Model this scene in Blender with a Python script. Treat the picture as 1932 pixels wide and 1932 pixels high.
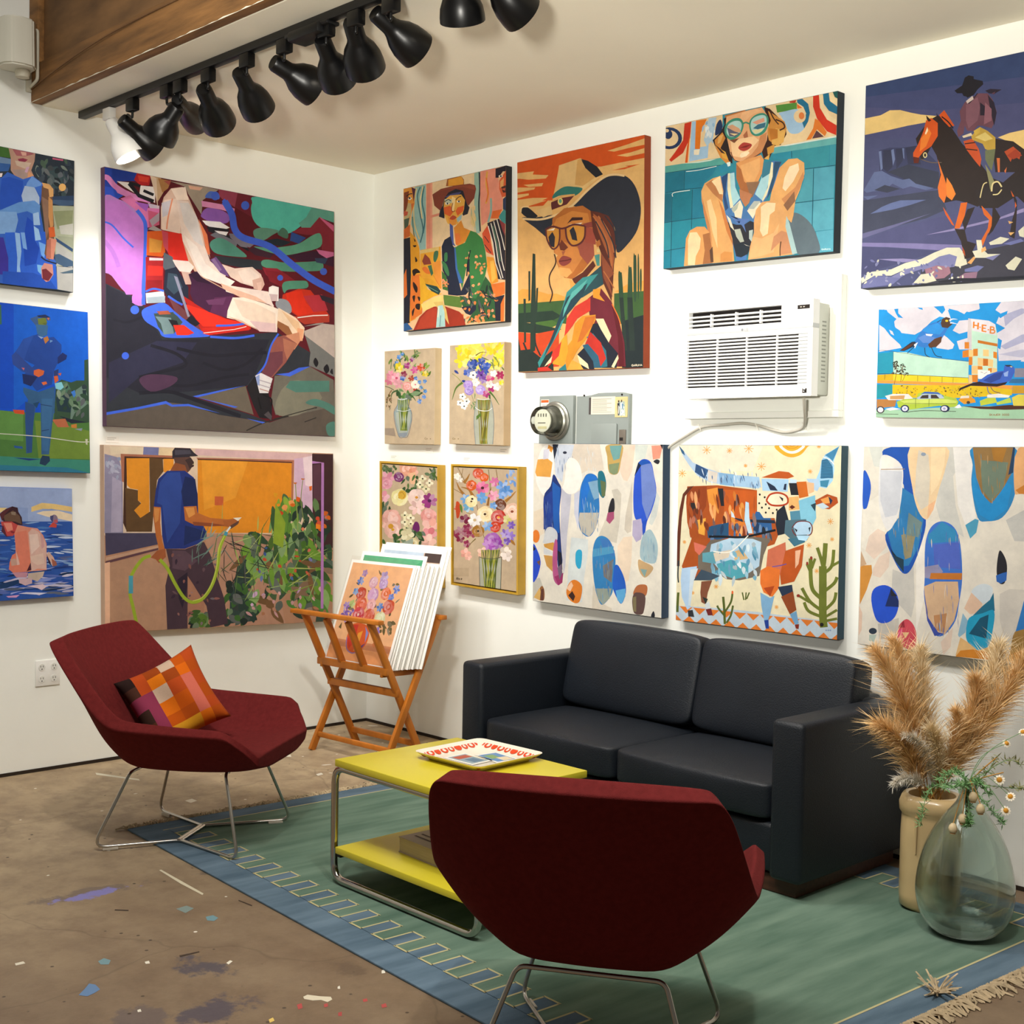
import bpy, bmesh, math, random
from mathutils import Vector, Matrix
from mathutils.geometry import tessellate_polygon

for _o in list(bpy.data.objects):
    bpy.data.objects.remove(_o, do_unlink=True)
SC = bpy.context.scene
COL = SC.collection

# ------------------------------------------------------------------ camera
IMG, FPX = 1932.0, 2451.85
YAW, PITCH, ROLL = -0.809596, -0.0397505, 0.0187868
CAM = Vector((6.0874, -4.6442, 1.55))
_f = Vector((math.cos(PITCH)*math.sin(YAW), math.cos(PITCH)*math.cos(YAW), math.sin(PITCH)))
_r = Vector((math.cos(YAW), -math.sin(YAW), 0)); _u = _r.cross(_f)
CR = math.cos(ROLL)*_r + math.sin(ROLL)*_u
CU = -math.sin(ROLL)*_r + math.cos(ROLL)*_u
CF = _f
cam_d = bpy.data.cameras.new('camera'); cam = bpy.data.objects.new('camera', cam_d); COL.objects.link(cam)
m3 = Matrix((CR, CU, -CF)).transposed()
cam.matrix_world = Matrix.Translation(CAM) @ m3.to_4x4()
cam_d.sensor_width = 36.0; cam_d.lens = 36.0*FPX/IMG; cam_d.clip_start = 0.05
SC.camera = cam

# ------------------------------------------------------------------ light of the place
W = bpy.data.worlds.new('world'); SC.world = W; W.use_nodes = True
W.node_tree.nodes['Background'].inputs[0].default_value = (1.0, 0.90, 0.76, 1)
W.node_tree.nodes['Background'].inputs[1].default_value = 0.10
SC.view_settings.view_transform = 'Standard'; SC.view_settings.look = 'None'
SC.view_settings.exposure = 0.24; SC.view_settings.gamma = 1.0
SC.view_settings.use_curve_mapping = False
try:
    SC.cycles.use_denoising = True
    SC.cycles.max_bounces = 8; SC.cycles.diffuse_bounces = 4; SC.cycles.glossy_bounces = 4; SC.cycles.transmission_bounces = 8; SC.cycles.use_adaptive_sampling = True; SC.cycles.adaptive_threshold = .045; SC.cycles.caustics_refractive = False; SC.cycles.caustics_reflective = False
except Exception: pass

def spot(name, loc, target, power, size=70, blend=0.6, color=(1, 0.93, 0.82), radius=0.05):
    d = bpy.data.lights.new(name, 'SPOT'); d.energy = power; d.spot_size = math.radians(size); d.spot_blend = blend
    d.color = color; d.shadow_soft_size = radius
    o = bpy.data.objects.new(name, d); COL.objects.link(o); o.location = loc
    o.rotation_euler = (Vector(target)-Vector(loc)).to_track_quat('-Z', 'Y').to_euler()
    return o

# further lamps of the gallery that hang behind the photographer, and one added wall fill
spot('gallery_spot_a', (3.5, -3.35, 3.75), (1.9, -1.7, 0.3), 120, 62, 0.7, (1, 0.95, 0.86), 0.06)
spot('left_wall_fill', (3.3, -3.3, 3.75), (0.0, -1.3, 1.3), 150, 58, 0.8, (1, 0.97, 0.91), 0.06)  # added fill that brightens the left wall
spot('gallery_spot_b', (5.0, -2.9, 3.75), (3.6, -1.0, 0.4), 135, 60, 0.7, (1, 0.96, 0.88), 0.06)
spot('gallery_spot_c', (4.3, -3.2, 3.75), (2.9, -0.1, 1.0), 45, 60, 0.7, (1, 0.94, 0.85), 0.06)

def area(name, loc, sx, sy, power, color, rot=(0, 0, 0)):
    d = bpy.data.lights.new(name, 'AREA'); d.shape = 'RECTANGLE'; d.size = sx; d.size_y = sy; d.energy = power; d.color = color
    o = bpy.data.objects.new(name, d); COL.objects.link(o); o.location = loc; o.rotation_euler = rot; return o
# soft overhead fill added to lift the floor and lower walls, out of view
area('top_fill_a', (2.9, -3.7, 4.5), 2.0, 1.0, 60, (1, .97, .91))
area('top_fill_b', (4.6, -3.0, 4.5), 2.0, 1.0, 60, (1, .97, .91))

# unseen fill spot added beside the camera to brighten the ceiling
spot('ceiling_fill', (5.6, -4.9, 1.9), (2.9, -1.1, 3.19), 980, 66, 1.0, (1, .96, .87), .15)

# ------------------------------------------------------------------ helpers
def lin(h):
    if not isinstance(h, str): return tuple(h)
    v = [int(h[i:i+2], 16)/255 for i in (0, 2, 4)]
    return tuple(c/12.92 if c <= .04045 else ((c+.055)/1.055)**2.4 for c in v)

MATS = {}
def mat(name, color, rough=0.6, metal=0.0, noise=0.0, nscale=20, bump=0.0, bscale=150, spec=0.5, trans=0.0, ior=1.45, emit=None, estr=0, stretch=None, color2=None, sheen=0.0, coat=0.0):
    if name in MATS: return MATS[name]
    m = bpy.data.materials.new(name); m.use_nodes = True; nt = m.node_tree; N = nt.nodes; L = nt.links
    b = N['Principled BSDF']
    c = lin(color)
    b.inputs['Base Color'].default_value = (*c, 1); b.inputs['Roughness'].default_value = rough
    b.inputs['Metallic'].default_value = metal; b.inputs['IOR'].default_value = ior
    b.inputs['Specular IOR Level'].default_value = spec
    if trans: b.inputs['Transmission Weight'].default_value = trans
    if sheen: b.inputs['Sheen Weight'].default_value = sheen
    if coat: b.inputs['Coat Weight'].default_value = coat; b.inputs['Coat Roughness'].default_value = .15
    if emit: b.inputs['Emission Color'].default_value = (*lin(emit), 1); b.inputs['Emission Strength'].default_value = estr
    if noise or bump:
        tc = N.new('ShaderNodeTexCoord'); mp = N.new('ShaderNodeMapping'); L.new(tc.outputs['Object'], mp.inputs[0])
        if stretch: mp.inputs['Scale'].default_value = stretch
    if noise:
        nz = N.new('ShaderNodeTexNoise'); nz.inputs['Scale'].default_value = nscale; nz.inputs['Detail'].default_value = 6
        L.new(mp.outputs[0], nz.inputs['Vector'])
        rp = N.new('ShaderNodeValToRGB'); rp.color_ramp.elements[0].position = .3; rp.color_ramp.elements[1].position = .7
        c2 = lin(color2) if color2 else tuple(min(1, x*(1+noise)) for x in c)
        rp.color_ramp.elements[0].color = (*[x*(1-noise) for x in c], 1); rp.color_ramp.elements[1].color = (*c2, 1)
        L.new(nz.outputs['Fac'], rp.inputs[0]); L.new(rp.outputs[0], b.inputs['Base Color'])
    if bump:
        nb = N.new('ShaderNodeTexNoise'); nb.inputs['Scale'].default_value = bscale; nb.inputs['Detail'].default_value = 3
        L.new(mp.outputs[0], nb.inputs['Vector'])
        bp = N.new('ShaderNodeBump'); bp.inputs['Strength'].default_value = bump; bp.inputs['Distance'].default_value = .004
        L.new(nb.outputs['Fac'], bp.inputs['Height']); L.new(bp.outputs[0], b.inputs['Normal'])
    MATS[name] = m; return m

def tag(o, label=None, cat=None, group=None, kind=None):
    if label: o['label'] = label
    if cat: o['category'] = cat
    if group: o['group'] = group
    if kind: o['kind'] = kind
    return o

def empty(name, loc=(0, 0, 0), rz=0, label=None, cat=None, group=None):
    o = bpy.data.objects.new(name, None); COL.objects.link(o); o.location = loc; o.rotation_euler = (0, 0, rz)
    o.empty_display_size = .05
    return tag(o, label, cat, group)

def link(name, me, m, parent=None, loc=None, smooth=None):
    if m is not None and not me.materials:
        for q in (m if isinstance(m, (list, tuple)) else [m]): me.materials.append(q)
    if smooth is not None:
        me.polygons.foreach_set('use_smooth', [True]*len(me.polygons))
        if smooth < 180: me.set_sharp_from_angle(angle=math.radians(smooth))
    o = bpy.data.objects.new(name, me); COL.objects.link(o)
    if parent is not None: o.parent = parent
    if loc is not None: o.location = loc
    return o

def pyd(name, vs, fs, m, parent=None, smooth=None, loc=None, fix=True):
    me = bpy.data.meshes.new(name); me.from_pydata([tuple(v) for v in vs], [], [tuple(f) for f in fs]); me.update()
    if fix:
        bm = bmesh.new(); bm.from_mesh(me); bmesh.ops.recalc_face_normals(bm, faces=bm.faces); bm.to_mesh(me); bm.free()
    return link(name, me, m, parent, loc, smooth)

def fin(name, bm, m, parent=None, smooth=None, loc=None):
    bmesh.ops.recalc_face_normals(bm, faces=bm.faces)
    me = bpy.data.meshes.new(name); bm.to_mesh(me); bm.free()
    return link(name, me, m, parent, loc, smooth)

def bbox(bm, x0, x1, y0, y1, z0, z1, bev=0, seg=2, M=None):
    r = bmesh.ops.create_cube(bm, size=1); vs = r['verts']
    for v in vs:
        v.co = Vector(((x0+x1)/2+v.co.x*(x1-x0), (y0+y1)/2+v.co.y*(y1-y0), (z0+z1)/2+v.co.z*(z1-z0)))
    if bev:
        es = list({e for v in vs for e in v.link_edges})
        nb = bmesh.ops.bevel(bm, geom=es, offset=bev, segments=seg, affect='EDGES', profile=.5, clamp_overlap=True)
        vs = list({v for f in nb['faces'] for v in f.verts} | {v for v in vs if v.is_valid})
    if M is not None:
        for v in vs: v.co = M @ v.co
    return vs

def box(name, x0, x1, y0, y1, z0, z1, m, parent=None, bev=0, seg=2, M=None, smooth=35):
    bm = bmesh.new(); bbox(bm, x0, x1, y0, y1, z0, z1, bev, seg, M)
    return fin(name, bm, m, parent, smooth if bev else None)

def beam(name, a, b, w, h, m, parent=None, up=(0, 0, 1), bev=0.003, shape=None):
    a = Vector(a); b = Vector(b); d = (b-a); ln = d.length; d.normalize()
    s = d.cross(Vector(up)); s.normalize(); u = s.cross(d)
    M = Matrix((d, s, u)).transposed().to_4x4(); M.translation = (a+b)/2
    return box(name, -ln/2, ln/2, -w/2, w/2, -h/2, h/2, m, parent, bev, 2, M)

def fillet(pts, r, n=6, closed=False):
    P = [Vector(p) for p in pts]; out = []
    N = len(P)
    for i, p in enumerate(P):
        if not closed and (i == 0 or i == N-1): out.append(p); continue
        a = P[(i-1) % N]-p; b = P[(i+1) % N]-p
        la, lb = a.length, b.length; a.normalize(); b.normalize()
        ang = a.angle(b)
        if ang > 3.1: out.append(p); continue
        t = min(r/math.tan(ang/2), la*.49, lb*.49)
        p0 = p+a*t; p1 = p+b*t
        for k in range(n+1):
            q = k/n; out.append(p0*(1-q)**2+p*2*q*(1-q)+p1*q*q)
    return out

def tube_geo(bm, pts, r, seg=8, closed=False, cap=True):
    P = [Vector(p) for p in pts]; n = len(P)
    T = []
    for i in range(n):
        a = P[(i-1) % n] if (closed or i > 0) else P[i]; b = P[(i+1) % n] if (closed or i < n-1) else P[i]
        t = b-a; t.normalize(); T.append(t)
    nrm = T[0].orthogonal().normalized()
    rings = []
    for i in range(n):
        nrm = nrm-T[i]*nrm.dot(T[i])
        if nrm.length < 1e-6: nrm = T[i].orthogonal()
        nrm.normalize(); bi = T[i].cross(nrm)
        rr = r(i/(n-1)) if callable(r) else r
        rings.append([bm.verts.new(P[i]+(nrm*math.cos(k*2*math.pi/seg)+bi*math.sin(k*2*math.pi/seg))*rr) for k in range(seg)])
    for i in range(n if closed else n-1):
        A, B = rings[i], rings[(i+1) % n]
        for k in range(seg):
            try: bm.faces.new((A[k], A[(k+1) % seg], B[(k+1) % seg], B[k]))
            except ValueError: pass
    if cap and not closed:
        bm.faces.new(rings[0][::-1]); bm.faces.new(rings[-1])

def tube(name, pts, r, m, parent=None, seg=10, closed=False):
    bm = bmesh.new(); tube_geo(bm, pts, r, seg, closed); return fin(name, bm, m, parent, 60)

def lathe_geo(bm, prof, seg=24, M=None, cap=False):
    rings = []
    for (r, z) in prof:
        if r < 1e-6: rings.append([bm.verts.new((0, 0, z))])
        else: rings.append([bm.verts.new((r*math.cos(k*2*math.pi/seg), r*math.sin(k*2*math.pi/seg), z)) for k in range(seg)])
    for A, B in zip(rings, rings[1:]):
        for k in range(seg):
            k2 = (k+1) % seg
            if len(A) == 1 and len(B) == 1: continue
            if len(A) == 1: bm.faces.new((A[0], B[k], B[k2]))
            elif len(B) == 1: bm.faces.new((A[k], B[0], A[k2]))
            else: bm.faces.new((A[k], A[k2], B[k2], B[k]))
    if M is not None:
        for R in rings:
            for v in R: v.co = M @ v.co
def lathe(name, prof, m, parent=None, seg=24, M=None, smooth=40, loc=None):
    bm = bmesh.new(); lathe_geo(bm, prof, seg, M); return fin(name, bm, m, parent, smooth, loc)

def along(a, b):
    """matrix taking +z to the direction a->b with origin a"""
    q = (Vector(b)-Vector(a)).to_track_quat('Z', 'Y'); M = q.to_matrix().to_4x4(); M.translation = Vector(a); return M

def pix(x, y):
    d = CF + CR*((x-966)/FPX) - CU*((y-966)/FPX); return d
def on_left(x, y, o=0.0):
    d = pix(x, y); return CAM + d*((o-CAM.x)/d.x)
def on_right(x, y, o=0.0):
    d = pix(x, y); return CAM + d*((-o-CAM.y)/d.y)

MW_WALL = mat('wall_paint', 'f2f3ec', .55, noise=.02, nscale=3, bump=.10, bscale=40)
MW_CEIL = mat('ceiling_paint', 'efe7d4', .8, noise=.03, nscale=1.2, bump=.08, bscale=60)
M_WOOD = mat('fascia_wood', '80592f', .75, noise=.4, nscale=3, stretch=(1, 8, 9), bump=.3, bscale=30)
M_PLY = mat('fascia_ply', '6f5030', .8, noise=.45, nscale=2.5, stretch=(1.2, 6, 4))
M_DARK = mat('gap_dark', '2a1f14', .9)
M_WHITE = mat('white_plastic', 'ecebe6', .4)
M_BLACK = mat('lamp_black', '0a0a0b', .35, spec=.4)
M_TRACK = mat('track_black', '0c0c0d', .45)
M_CHROME = mat('chrome', 'b9b4ac', .16, 1.0)
M_METAL = mat('brushed_steel', 'c4c0b8', .28, 1.0)
# ------------------------------------------------------------------ the room
CZ, FY = 3.19, -2.0
def structure(o): o['kind'] = 'structure'; return o

def floor_material():
    m = bpy.data.materials.new('stained_concrete'); m.use_nodes = True; nt = m.node_tree; N = nt.nodes; L = nt.links
    b = N['Principled BSDF']; b.inputs['Roughness'].default_value = .55; b.inputs['Specular IOR Level'].default_value = .35
    tc = N.new('ShaderNodeTexCoord')
    def noise(scale, det=6, rough=.6):
        n = N.new('ShaderNodeTexNoise'); n.inputs['Scale'].default_value = scale; n.inputs['Detail'].default_value = det; n.inputs['Roughness'].default_value = rough
        L.new(tc.outputs['Object'], n.inputs['Vector']); return n.outputs['Fac']
    def ramp(src, p0, p1, c0=(0, 0, 0, 1), c1=(1, 1, 1, 1)):
        r = N.new('ShaderNodeValToRGB'); r.color_ramp.elements[0].position = p0; r.color_ramp.elements[1].position = p1
        r.color_ramp.elements[0].color = c0; r.color_ramp.elements[1].color = c1; L.new(src, r.inputs[0]); return r.outputs[0]
    def mix(fac, a, c, mode='MIX'):
        x = N.new('ShaderNodeMix'); x.data_type = 'RGBA'; x.blend_type = mode
        if isinstance(fac, float): x.inputs[0].default_value = fac
        else: L.new(fac, x.inputs[0])
        for s, v in ((6, a), (7, c)):
            if isinstance(v, tuple): x.inputs[s].default_value = (*v[:3], 1)
            else: L.new(v, x.inputs[s])
        return x.outputs[2]
    col = ramp(noise(1.3), .3, .72, (*lin('9a8467'), 1), (*lin('bba685'), 1))
    col = mix(ramp(noise(7, 8, .7), .42, .75), col, lin('7d6954'))
    # a paler zone by the left wall, turning darker brown with growing x
    sep = N.new('ShaderNodeSeparateXYZ'); L.new(tc.outputs['Object'], sep.inputs[0])
    add = N.new('ShaderNodeMath'); add.operation = 'ADD'; nz = N.new('ShaderNodeMath'); nz.operation = 'MULTIPLY'; nz.inputs[1].default_value = 1.6
    L.new(noise(1.1, 4), nz.inputs[0]); L.new(sep.outputs['X'], add.inputs[0]); L.new(nz.outputs[0], add.inputs[1])
    mr = N.new('ShaderNodeMapRange'); mr.inputs['From Min'].default_value = 1.9; mr.inputs['From Max'].default_value = 3.3
    L.new(add.outputs[0], mr.inputs[0])
    mx = N.new('ShaderNodeMath'); mx.operation = 'MULTIPLY'; mx.inputs[1].default_value = .8; L.new(mr.outputs[0], mx.inputs[0])
    col = mix(mx.outputs[0], col, mix(ramp(noise(4, 8, .7), .35, .65), lin('644f3e'), lin('7a6753')))
    def blob(cx, cy, rx, ry, rot, colr, strength, ns=9.0, edge=.55):
        nonlocal col
        mp = N.new('ShaderNodeMapping'); mp.vector_type = 'TEXTURE'; mp.inputs['Location'].default_value = (cx, cy, 0); mp.inputs['Rotation'].default_value = (0, 0, rot); mp.inputs['Scale'].default_value = (rx, ry, 1)
        L.new(tc.outputs['Object'], mp.inputs[0])
        ln = N.new('ShaderNodeVectorMath'); ln.operation = 'LENGTH'; L.new(mp.outputs[0], ln.inputs[0])
        n2 = N.new('ShaderNodeMath'); n2.operation = 'MULTIPLY_ADD'; n2.inputs[1].default_value = 1.4; L.new(noise(ns, 8, .7), n2.inputs[0]); L.new(ln.outputs['Value'], n2.inputs[2])
        r = ramp(n2.outputs[0], edge+.35, edge+1.0, (strength,)*3+(1,), (0, 0, 0, 1))
        col = mix(r, col, lin(colr))
    def smear(p, q, wd, colr, st, ns=7.0):
        A_, B_ = on_floor(*p), on_floor(*q); d = B_-A_; blob((A_.x+B_.x)/2, (A_.y+B_.y)/2, d.length*.85, wd*1.5, math.atan2(d.y, d.x), colr, st, ns)
    smear((-40, 1722), (350, 1650), .12, '6b5d54', .75, 5)     # grey and lilac paint dragged over the slab
    smear((10, 1722), (330, 1655), .075, '7d78b4', .95, 9)
    smear((300, 1655), (480, 1640), .05, '5d5048', .6, 8)
    smear((300, 1790), (480, 1860), .16, '4b4650', .85, 6)     # dark stains
    smear((330, 1880), (520, 1935), .22, '4a4450', .85, 5)
    smear((180, 1900), (330, 1945), .16, '5a5054', .6, 6)
    smear((600, 1800), (720, 1860), .12, '5d4c3e', .6, 7)
    smear((520, 1720), (660, 1760), .10, '665342', .6, 7)
    # cracks
    vo = N.new('ShaderNodeTexVoronoi'); vo.feature = 'DISTANCE_TO_EDGE'; vo.inputs['Scale'].default_value = .55
    wv = N.new('ShaderNodeMapping'); wn = N.new('ShaderNodeTexNoise'); wn.inputs['Scale'].default_value = 3
    L.new(tc.outputs['Object'], wn.inputs['Vector'])
    wa = N.new('ShaderNodeVectorMath'); wa.operation = 'MULTIPLY_ADD'; wa.inputs[1].default_value = (.35, .35, 0); L.new(wn.outputs['Color'], wa.inputs[0]); L.new(tc.outputs['Object'], wa.inputs[2])
    L.new(wa.outputs[0], vo.inputs['Vector'])
    col = mix(ramp(vo.outputs['Distance'], .0, .004, (.3,)*3+(1,), (0, 0, 0, 1)), col, lin('4a3a2e'))
    # flecks of paint
    for sc, th, cc, thr in ((9.0, .06, 'd8d0c0', .80), (13.0, .07, 'e6e0d2', .88), (11.0, .05, '3c3026', .70), (7.0, .05, 'a8534e', .93), (16., .08, '4e4034', .6)):
        v = N.new('ShaderNodeTexVoronoi'); v.inputs['Scale'].default_value = sc; L.new(wa.outputs[0] if sc < 10 else tc.outputs['Object'], v.inputs['Vector'])
        d = ramp(v.outputs['Distance'], th, th+.03, (1,)*3+(1,), (0, 0, 0, 1))
        sp = N.new('ShaderNodeSeparateColor'); L.new(v.outputs['Color'], sp.inputs[0])
        g = N.new('ShaderNodeMath'); g.operation = 'GREATER_THAN'; g.inputs[1].default_value = thr; L.new(sp.outputs[0], g.inputs[0])
        mu = N.new('ShaderNodeMath'); mu.operation = 'MULTIPLY'; L.new(d, mu.inputs[0]); L.new(g.outputs[0], mu.inputs[1])
        col = mix(mu.outputs[0], col, lin(cc))
    L.new(col, b.inputs['Base Color'])
    bp = N.new('ShaderNodeBump'); bp.inputs['Strength'].default_value = .25; bp.inputs['Distance'].default_value = .01
    L.new(noise(18, 8, .7), bp.inputs['Height']); L.new(bp.outputs[0], b.inputs['Normal'])
    return m

def on_floor(x, y):
    d = pix(x, y); return CAM + d*(-CAM.z/d.z)
FLOOR = structure(box('floor', -.1, 8, -7.5, .1, -.1, 0, floor_material()))
SPOTS = [('cfc6ac', [(300, 1642), (304, 1641), (384, 1686), (382, 1689), (340, 1667)]), ('cfc8b2', [(180, 1458), (262, 1470), (264, 1473), (182, 1462)]),
 ('d6ccb4', [(572, 1881), (580, 1877), (604, 1880), (624, 1881), (627, 1886), (618, 1891), (606, 1887), (590, 1888), (574, 1885)]),
 ('5f7fa6', [(148, 1878), (160, 1866), (168, 1856), (180, 1858), (189, 1867), (178, 1874), (165, 1880)]), ('6f8f96', [(185, 1814), (196, 1808), (209, 1812), (205, 1820), (190, 1820)]),
 ('6b8f98', [(388, 1730), (402, 1727), (412, 1732), (404, 1738), (391, 1737)]), ('7a8a86', [(332, 1715), (352, 1709), (366, 1714), (350, 1723)]),
 ('b04a48', [(560, 1896), (569, 1893), (571, 1902), (563, 1905)]), ('b04a48', [(611, 1895), (618, 1893), (619, 1899), (612, 1901)]), ('b04a48', [(684, 1886), (692, 1884), (694, 1889), (686, 1891)]), ('b04a48', [(719, 1896), (728, 1893), (730, 1900), (721, 1902)]), ('a84444', [(638, 1911), (645, 1909), (645, 1917), (638, 1917)]),
 ('e4dece', [(273, 1815), (281, 1813), (283, 1818), (275, 1819)]), ('e4dece', [(720, 1832), (725, 1828), (727, 1836), (720, 1837)]), ('e4dece', [(427, 1817), (434, 1812), (439, 1814), (431, 1820)]), ('e4dece', [(637, 1862), (641, 1860), (642, 1866), (637, 1866)]),
 ('dcd4c0', [(349, 1511), (362, 1507), (372, 1511), (360, 1515)]), ('d8d0bc', [(28, 1818), (44, 1814), (48, 1818), (30, 1822)]), ('e0c068', [(507, 1924), (515, 1920), (518, 1926), (509, 1930)]), ('e4dece', [(259, 1906), (265, 1904), (267, 1909), (260, 1910)]),
 ('d8d2c0', [(596, 1461), (606, 1458), (610, 1461), (600, 1464)]), ('d8d2c0', [(538, 1425), (548, 1424), (550, 1428), (540, 1428)]), ('3a2c22', [(217, 1716), (243, 1717), (242, 1719), (216, 1718)]), ('3a2c22', [(338, 1803), (376, 1795), (376, 1797), (340, 1806)]), ('3a2c22', [(450, 1698), (476, 1708), (475, 1710), (450, 1700)])]
for c_, P_ in SPOTS:
    W_ = [on_floor(*p) for p in P_]
    pyd('paint_spot', [(p.x, p.y, .0006) for p in W_], [tuple(range(len(W_)))[::-1]], mat('spot_'+c_, c_, .6), FLOOR)
structure(box('wall_left', -.1, 0, -7.5, 0, 0, 4.6, MW_WALL))
structure(box('wall_right', -.1, 8, 0, .1, 0, 4.6, MW_WALL))
structure(box('ceiling', 0, 8, FY+.02, -.001, CZ, CZ+.25, MW_CEIL))
structure(box('gap_shade_left', .0005, .006, -7.5, -.004, 0, .016, M_DARK))  # dark strip standing in for the shade of the gap under the wall
structure(box('gap_shade_right', .004, 8, -.006, -.0005, 0, .016, M_DARK))  # gap shade as a dark strip along the right wall too
# exposed edge of the dropped ceiling: rough boards
fas = empty('trim_3', (0, FY, CZ)); structure(fas); fas['label'] = 'rough brown timber edge of the dropped ceiling'
box('lower_board', .004, 8, -.035, .018, .002, .175, M_WOOD, fas, .004)
box('plywood_panel', .004, 8, -.012, .018, .175, 1.2, M_PLY, fas)
box('end_post', .004, .10, -.045, -.012, .175, 1.2, M_WOOD, fas, .004)
pyd('chipped_paint_edge', [(x, -.0365-.001*random.Random(i).random(), .002+(.006 if i % 3 else .002)*random.Random(i+9).random()) for i, x in enumerate([k*.04+.004 for k in range(200)])] + [(k*.04+.004, -.0365, .0015) for k in range(200)], [(i, i+1, 201+i, 200+i) for i in range(199)], mat('chip', 'cfc8b4', .8), fas)
tube('loose_cable', [(x, -.04-.004*math.sin(x*3), .06+.13*x*.5+.03*math.sin(x*2.2)) for x in [k*.1+.02 for k in range(30)]], .003, mat('cable_brown', '6d4c2c', .7), fas, 6)

# ------------------------------------------------------------------ track with lamp heads
TY = -1.80
track = empty('lighting_track', (1.7, TY, CZ), 0, 'black lighting track running along the ceiling above the lamp heads', 'track')
box('rail', -1.66, 2.6, -.018, .018, -.034, -.001, M_TRACK, track, .003)
bm = bmesh.new(); bbox(bm, .16, .36, -.045, .045, -.075, -.034, .012); bbox(bm, .12, .40, -.03, .03, -.05, -.034, .006)
fin('feed_box', bm, M_TRACK, track, 35)

def lamp_head(x, neck, tip, label, white=False, power=0, size=60, scale=1.0, aim=None, warm=(1, .93, .82)):
    """a lamp: adapter on the rail, short stem, bell-shaped shade; neck and tip are world points of the shade axis"""
    m = M_WHITE if white else M_BLACK
    r = empty('track_lamp', (x, TY, CZ-.034), 0, label, 'lamp', 'lamps on the ceiling track')
    base = Vector(r.location); nk = Vector(neck)-base; tp = Vector(tip)-base
    box('adapter', -.035, .035, -.018, .018, -.055, 0, m, r, .005)
    ax = (tp-nk).normalized()
    joint = nk+ax*.035
    stem_end = joint + Vector((0, 0, .045))
    tube('stem', fillet([(0, 0, -.05), (0, 0, -.085), tuple(stem_end), tuple(joint)], .02), .006, m, r, 8)
    ln = (tp-nk).length; s = scale
    prof = [(0, 0), (.028*s, .002), (.033*s, .012), (.034*s, ln*.36), (.040*s, ln*.44), (.058*s, ln*.58), (.069*s, ln*.74), (.073*s, ln*.90), (.0735*s, ln), (.070*s, ln), (.069*s, ln*.90), (.064*s, ln*.74), (.035*s, ln*.5), (0, ln*.48)]
    lathe('shade', prof, m, r, 28, along(nk, tp))
    lathe('bulb', [(0, ln*.5), (.03*s, ln*.52), (.054*s, ln*.72), (.056*s, ln*.80), (0, ln*.84)], mat('bulb_lit', 'fff4e0', .4, emit='fff1dc', estr=14), r, 20, along(nk, tp))
    if power:
        o = spot('lamp_light', tuple(base+tp+ax*.02), tuple(base+tp+ax) if aim is None else aim, power, size, .7, warm, .045)
    return r
def on_y(x, y, Y):
    d = pix(x, y); return CAM + d*((Y-CAM.y)/d.y)
LAMPS = [  # mount px, neck px, tip px, tip depth towards the picture wall, label, white, power, aim
 ((206, 205), (209, 226), (246, 296), .07, 'white lamp head at the wall end of the ceiling track', True, 14, (0.0, -1.0, 0.9), 1.0),
 ((250, 190), (229, 224), (292, 281), .18, 'black lamp head tilted right, nearest the white lamp', False, 24, (0.0, -1.9, 1.3), 1.0),
 ((315, 160), (336, 200), (299, 258), -.03, 'black lamp head tilted left with a pale rim showing', False, 32, (0.0, -.5, 1.3), 1.05),
 ((340, 150), (334, 187), (370, 229), .22, 'small black lamp head half hidden behind its neighbour', False, 34, (.45, 0, 1.4), .85),
 ((393, 125), (383, 166), (413, 232), .16, 'black lamp head hanging down just right of the small one', False, 40, (.9, 0, 1.5), 1.05),
 ((466, 98), (450, 134), (488, 207), .16, 'black lamp head with a pale adapter left of the feed box', False, 28, (1.2, 0, 1.3), 1.0),
 ((537, 64), (514, 116), (593, 166), .19, 'black lamp head lying sideways right below the feed box', False, 28, (2.0, 0, 1.5), 1.05),
 ((616, 30), (607, 73), (640, 154), .15, 'black lamp head overlapped by the next one right of the feed box', False, 27, (1.7, 0, 1.2), 1.0),
 ((672, 6), (663, 38), (690, 130), .15, 'large black lamp head pointing down in front of another', False, 27, (2.4, -.2, 1.0), 1.05),
 ((738, -4), (706, 22), (788, 96), .20, 'black lamp head tilted right with a bright glint on its shade', False, 31, (2.9, 0, 1.7), 1.0),
 ((872, -55), (863, -66), (873, 40), .08, 'black lamp head with pale rim cut by the top of the picture', False, 31, (3.2, 0, .9), 1.05),
 ((935, -85), (903, -62), (986, 26), .20, 'black lamp head at the right end of the track', False, 48, (3.9, 0, 1.3), 1.0),
]
for mp_, nk_, tp_, dy_, lb_, wh_, pw_, am_, sc_ in LAMPS:
    mx_ = on_y(*mp_, TY).x
    lamp_head(mx_, on_y(*nk_, TY), on_y(*tp_, TY+dy_), lb_, wh_, pw_, 78, sc_, am_, (1, .97, .93) if not wh_ else (.95, .97, 1.0))

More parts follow.
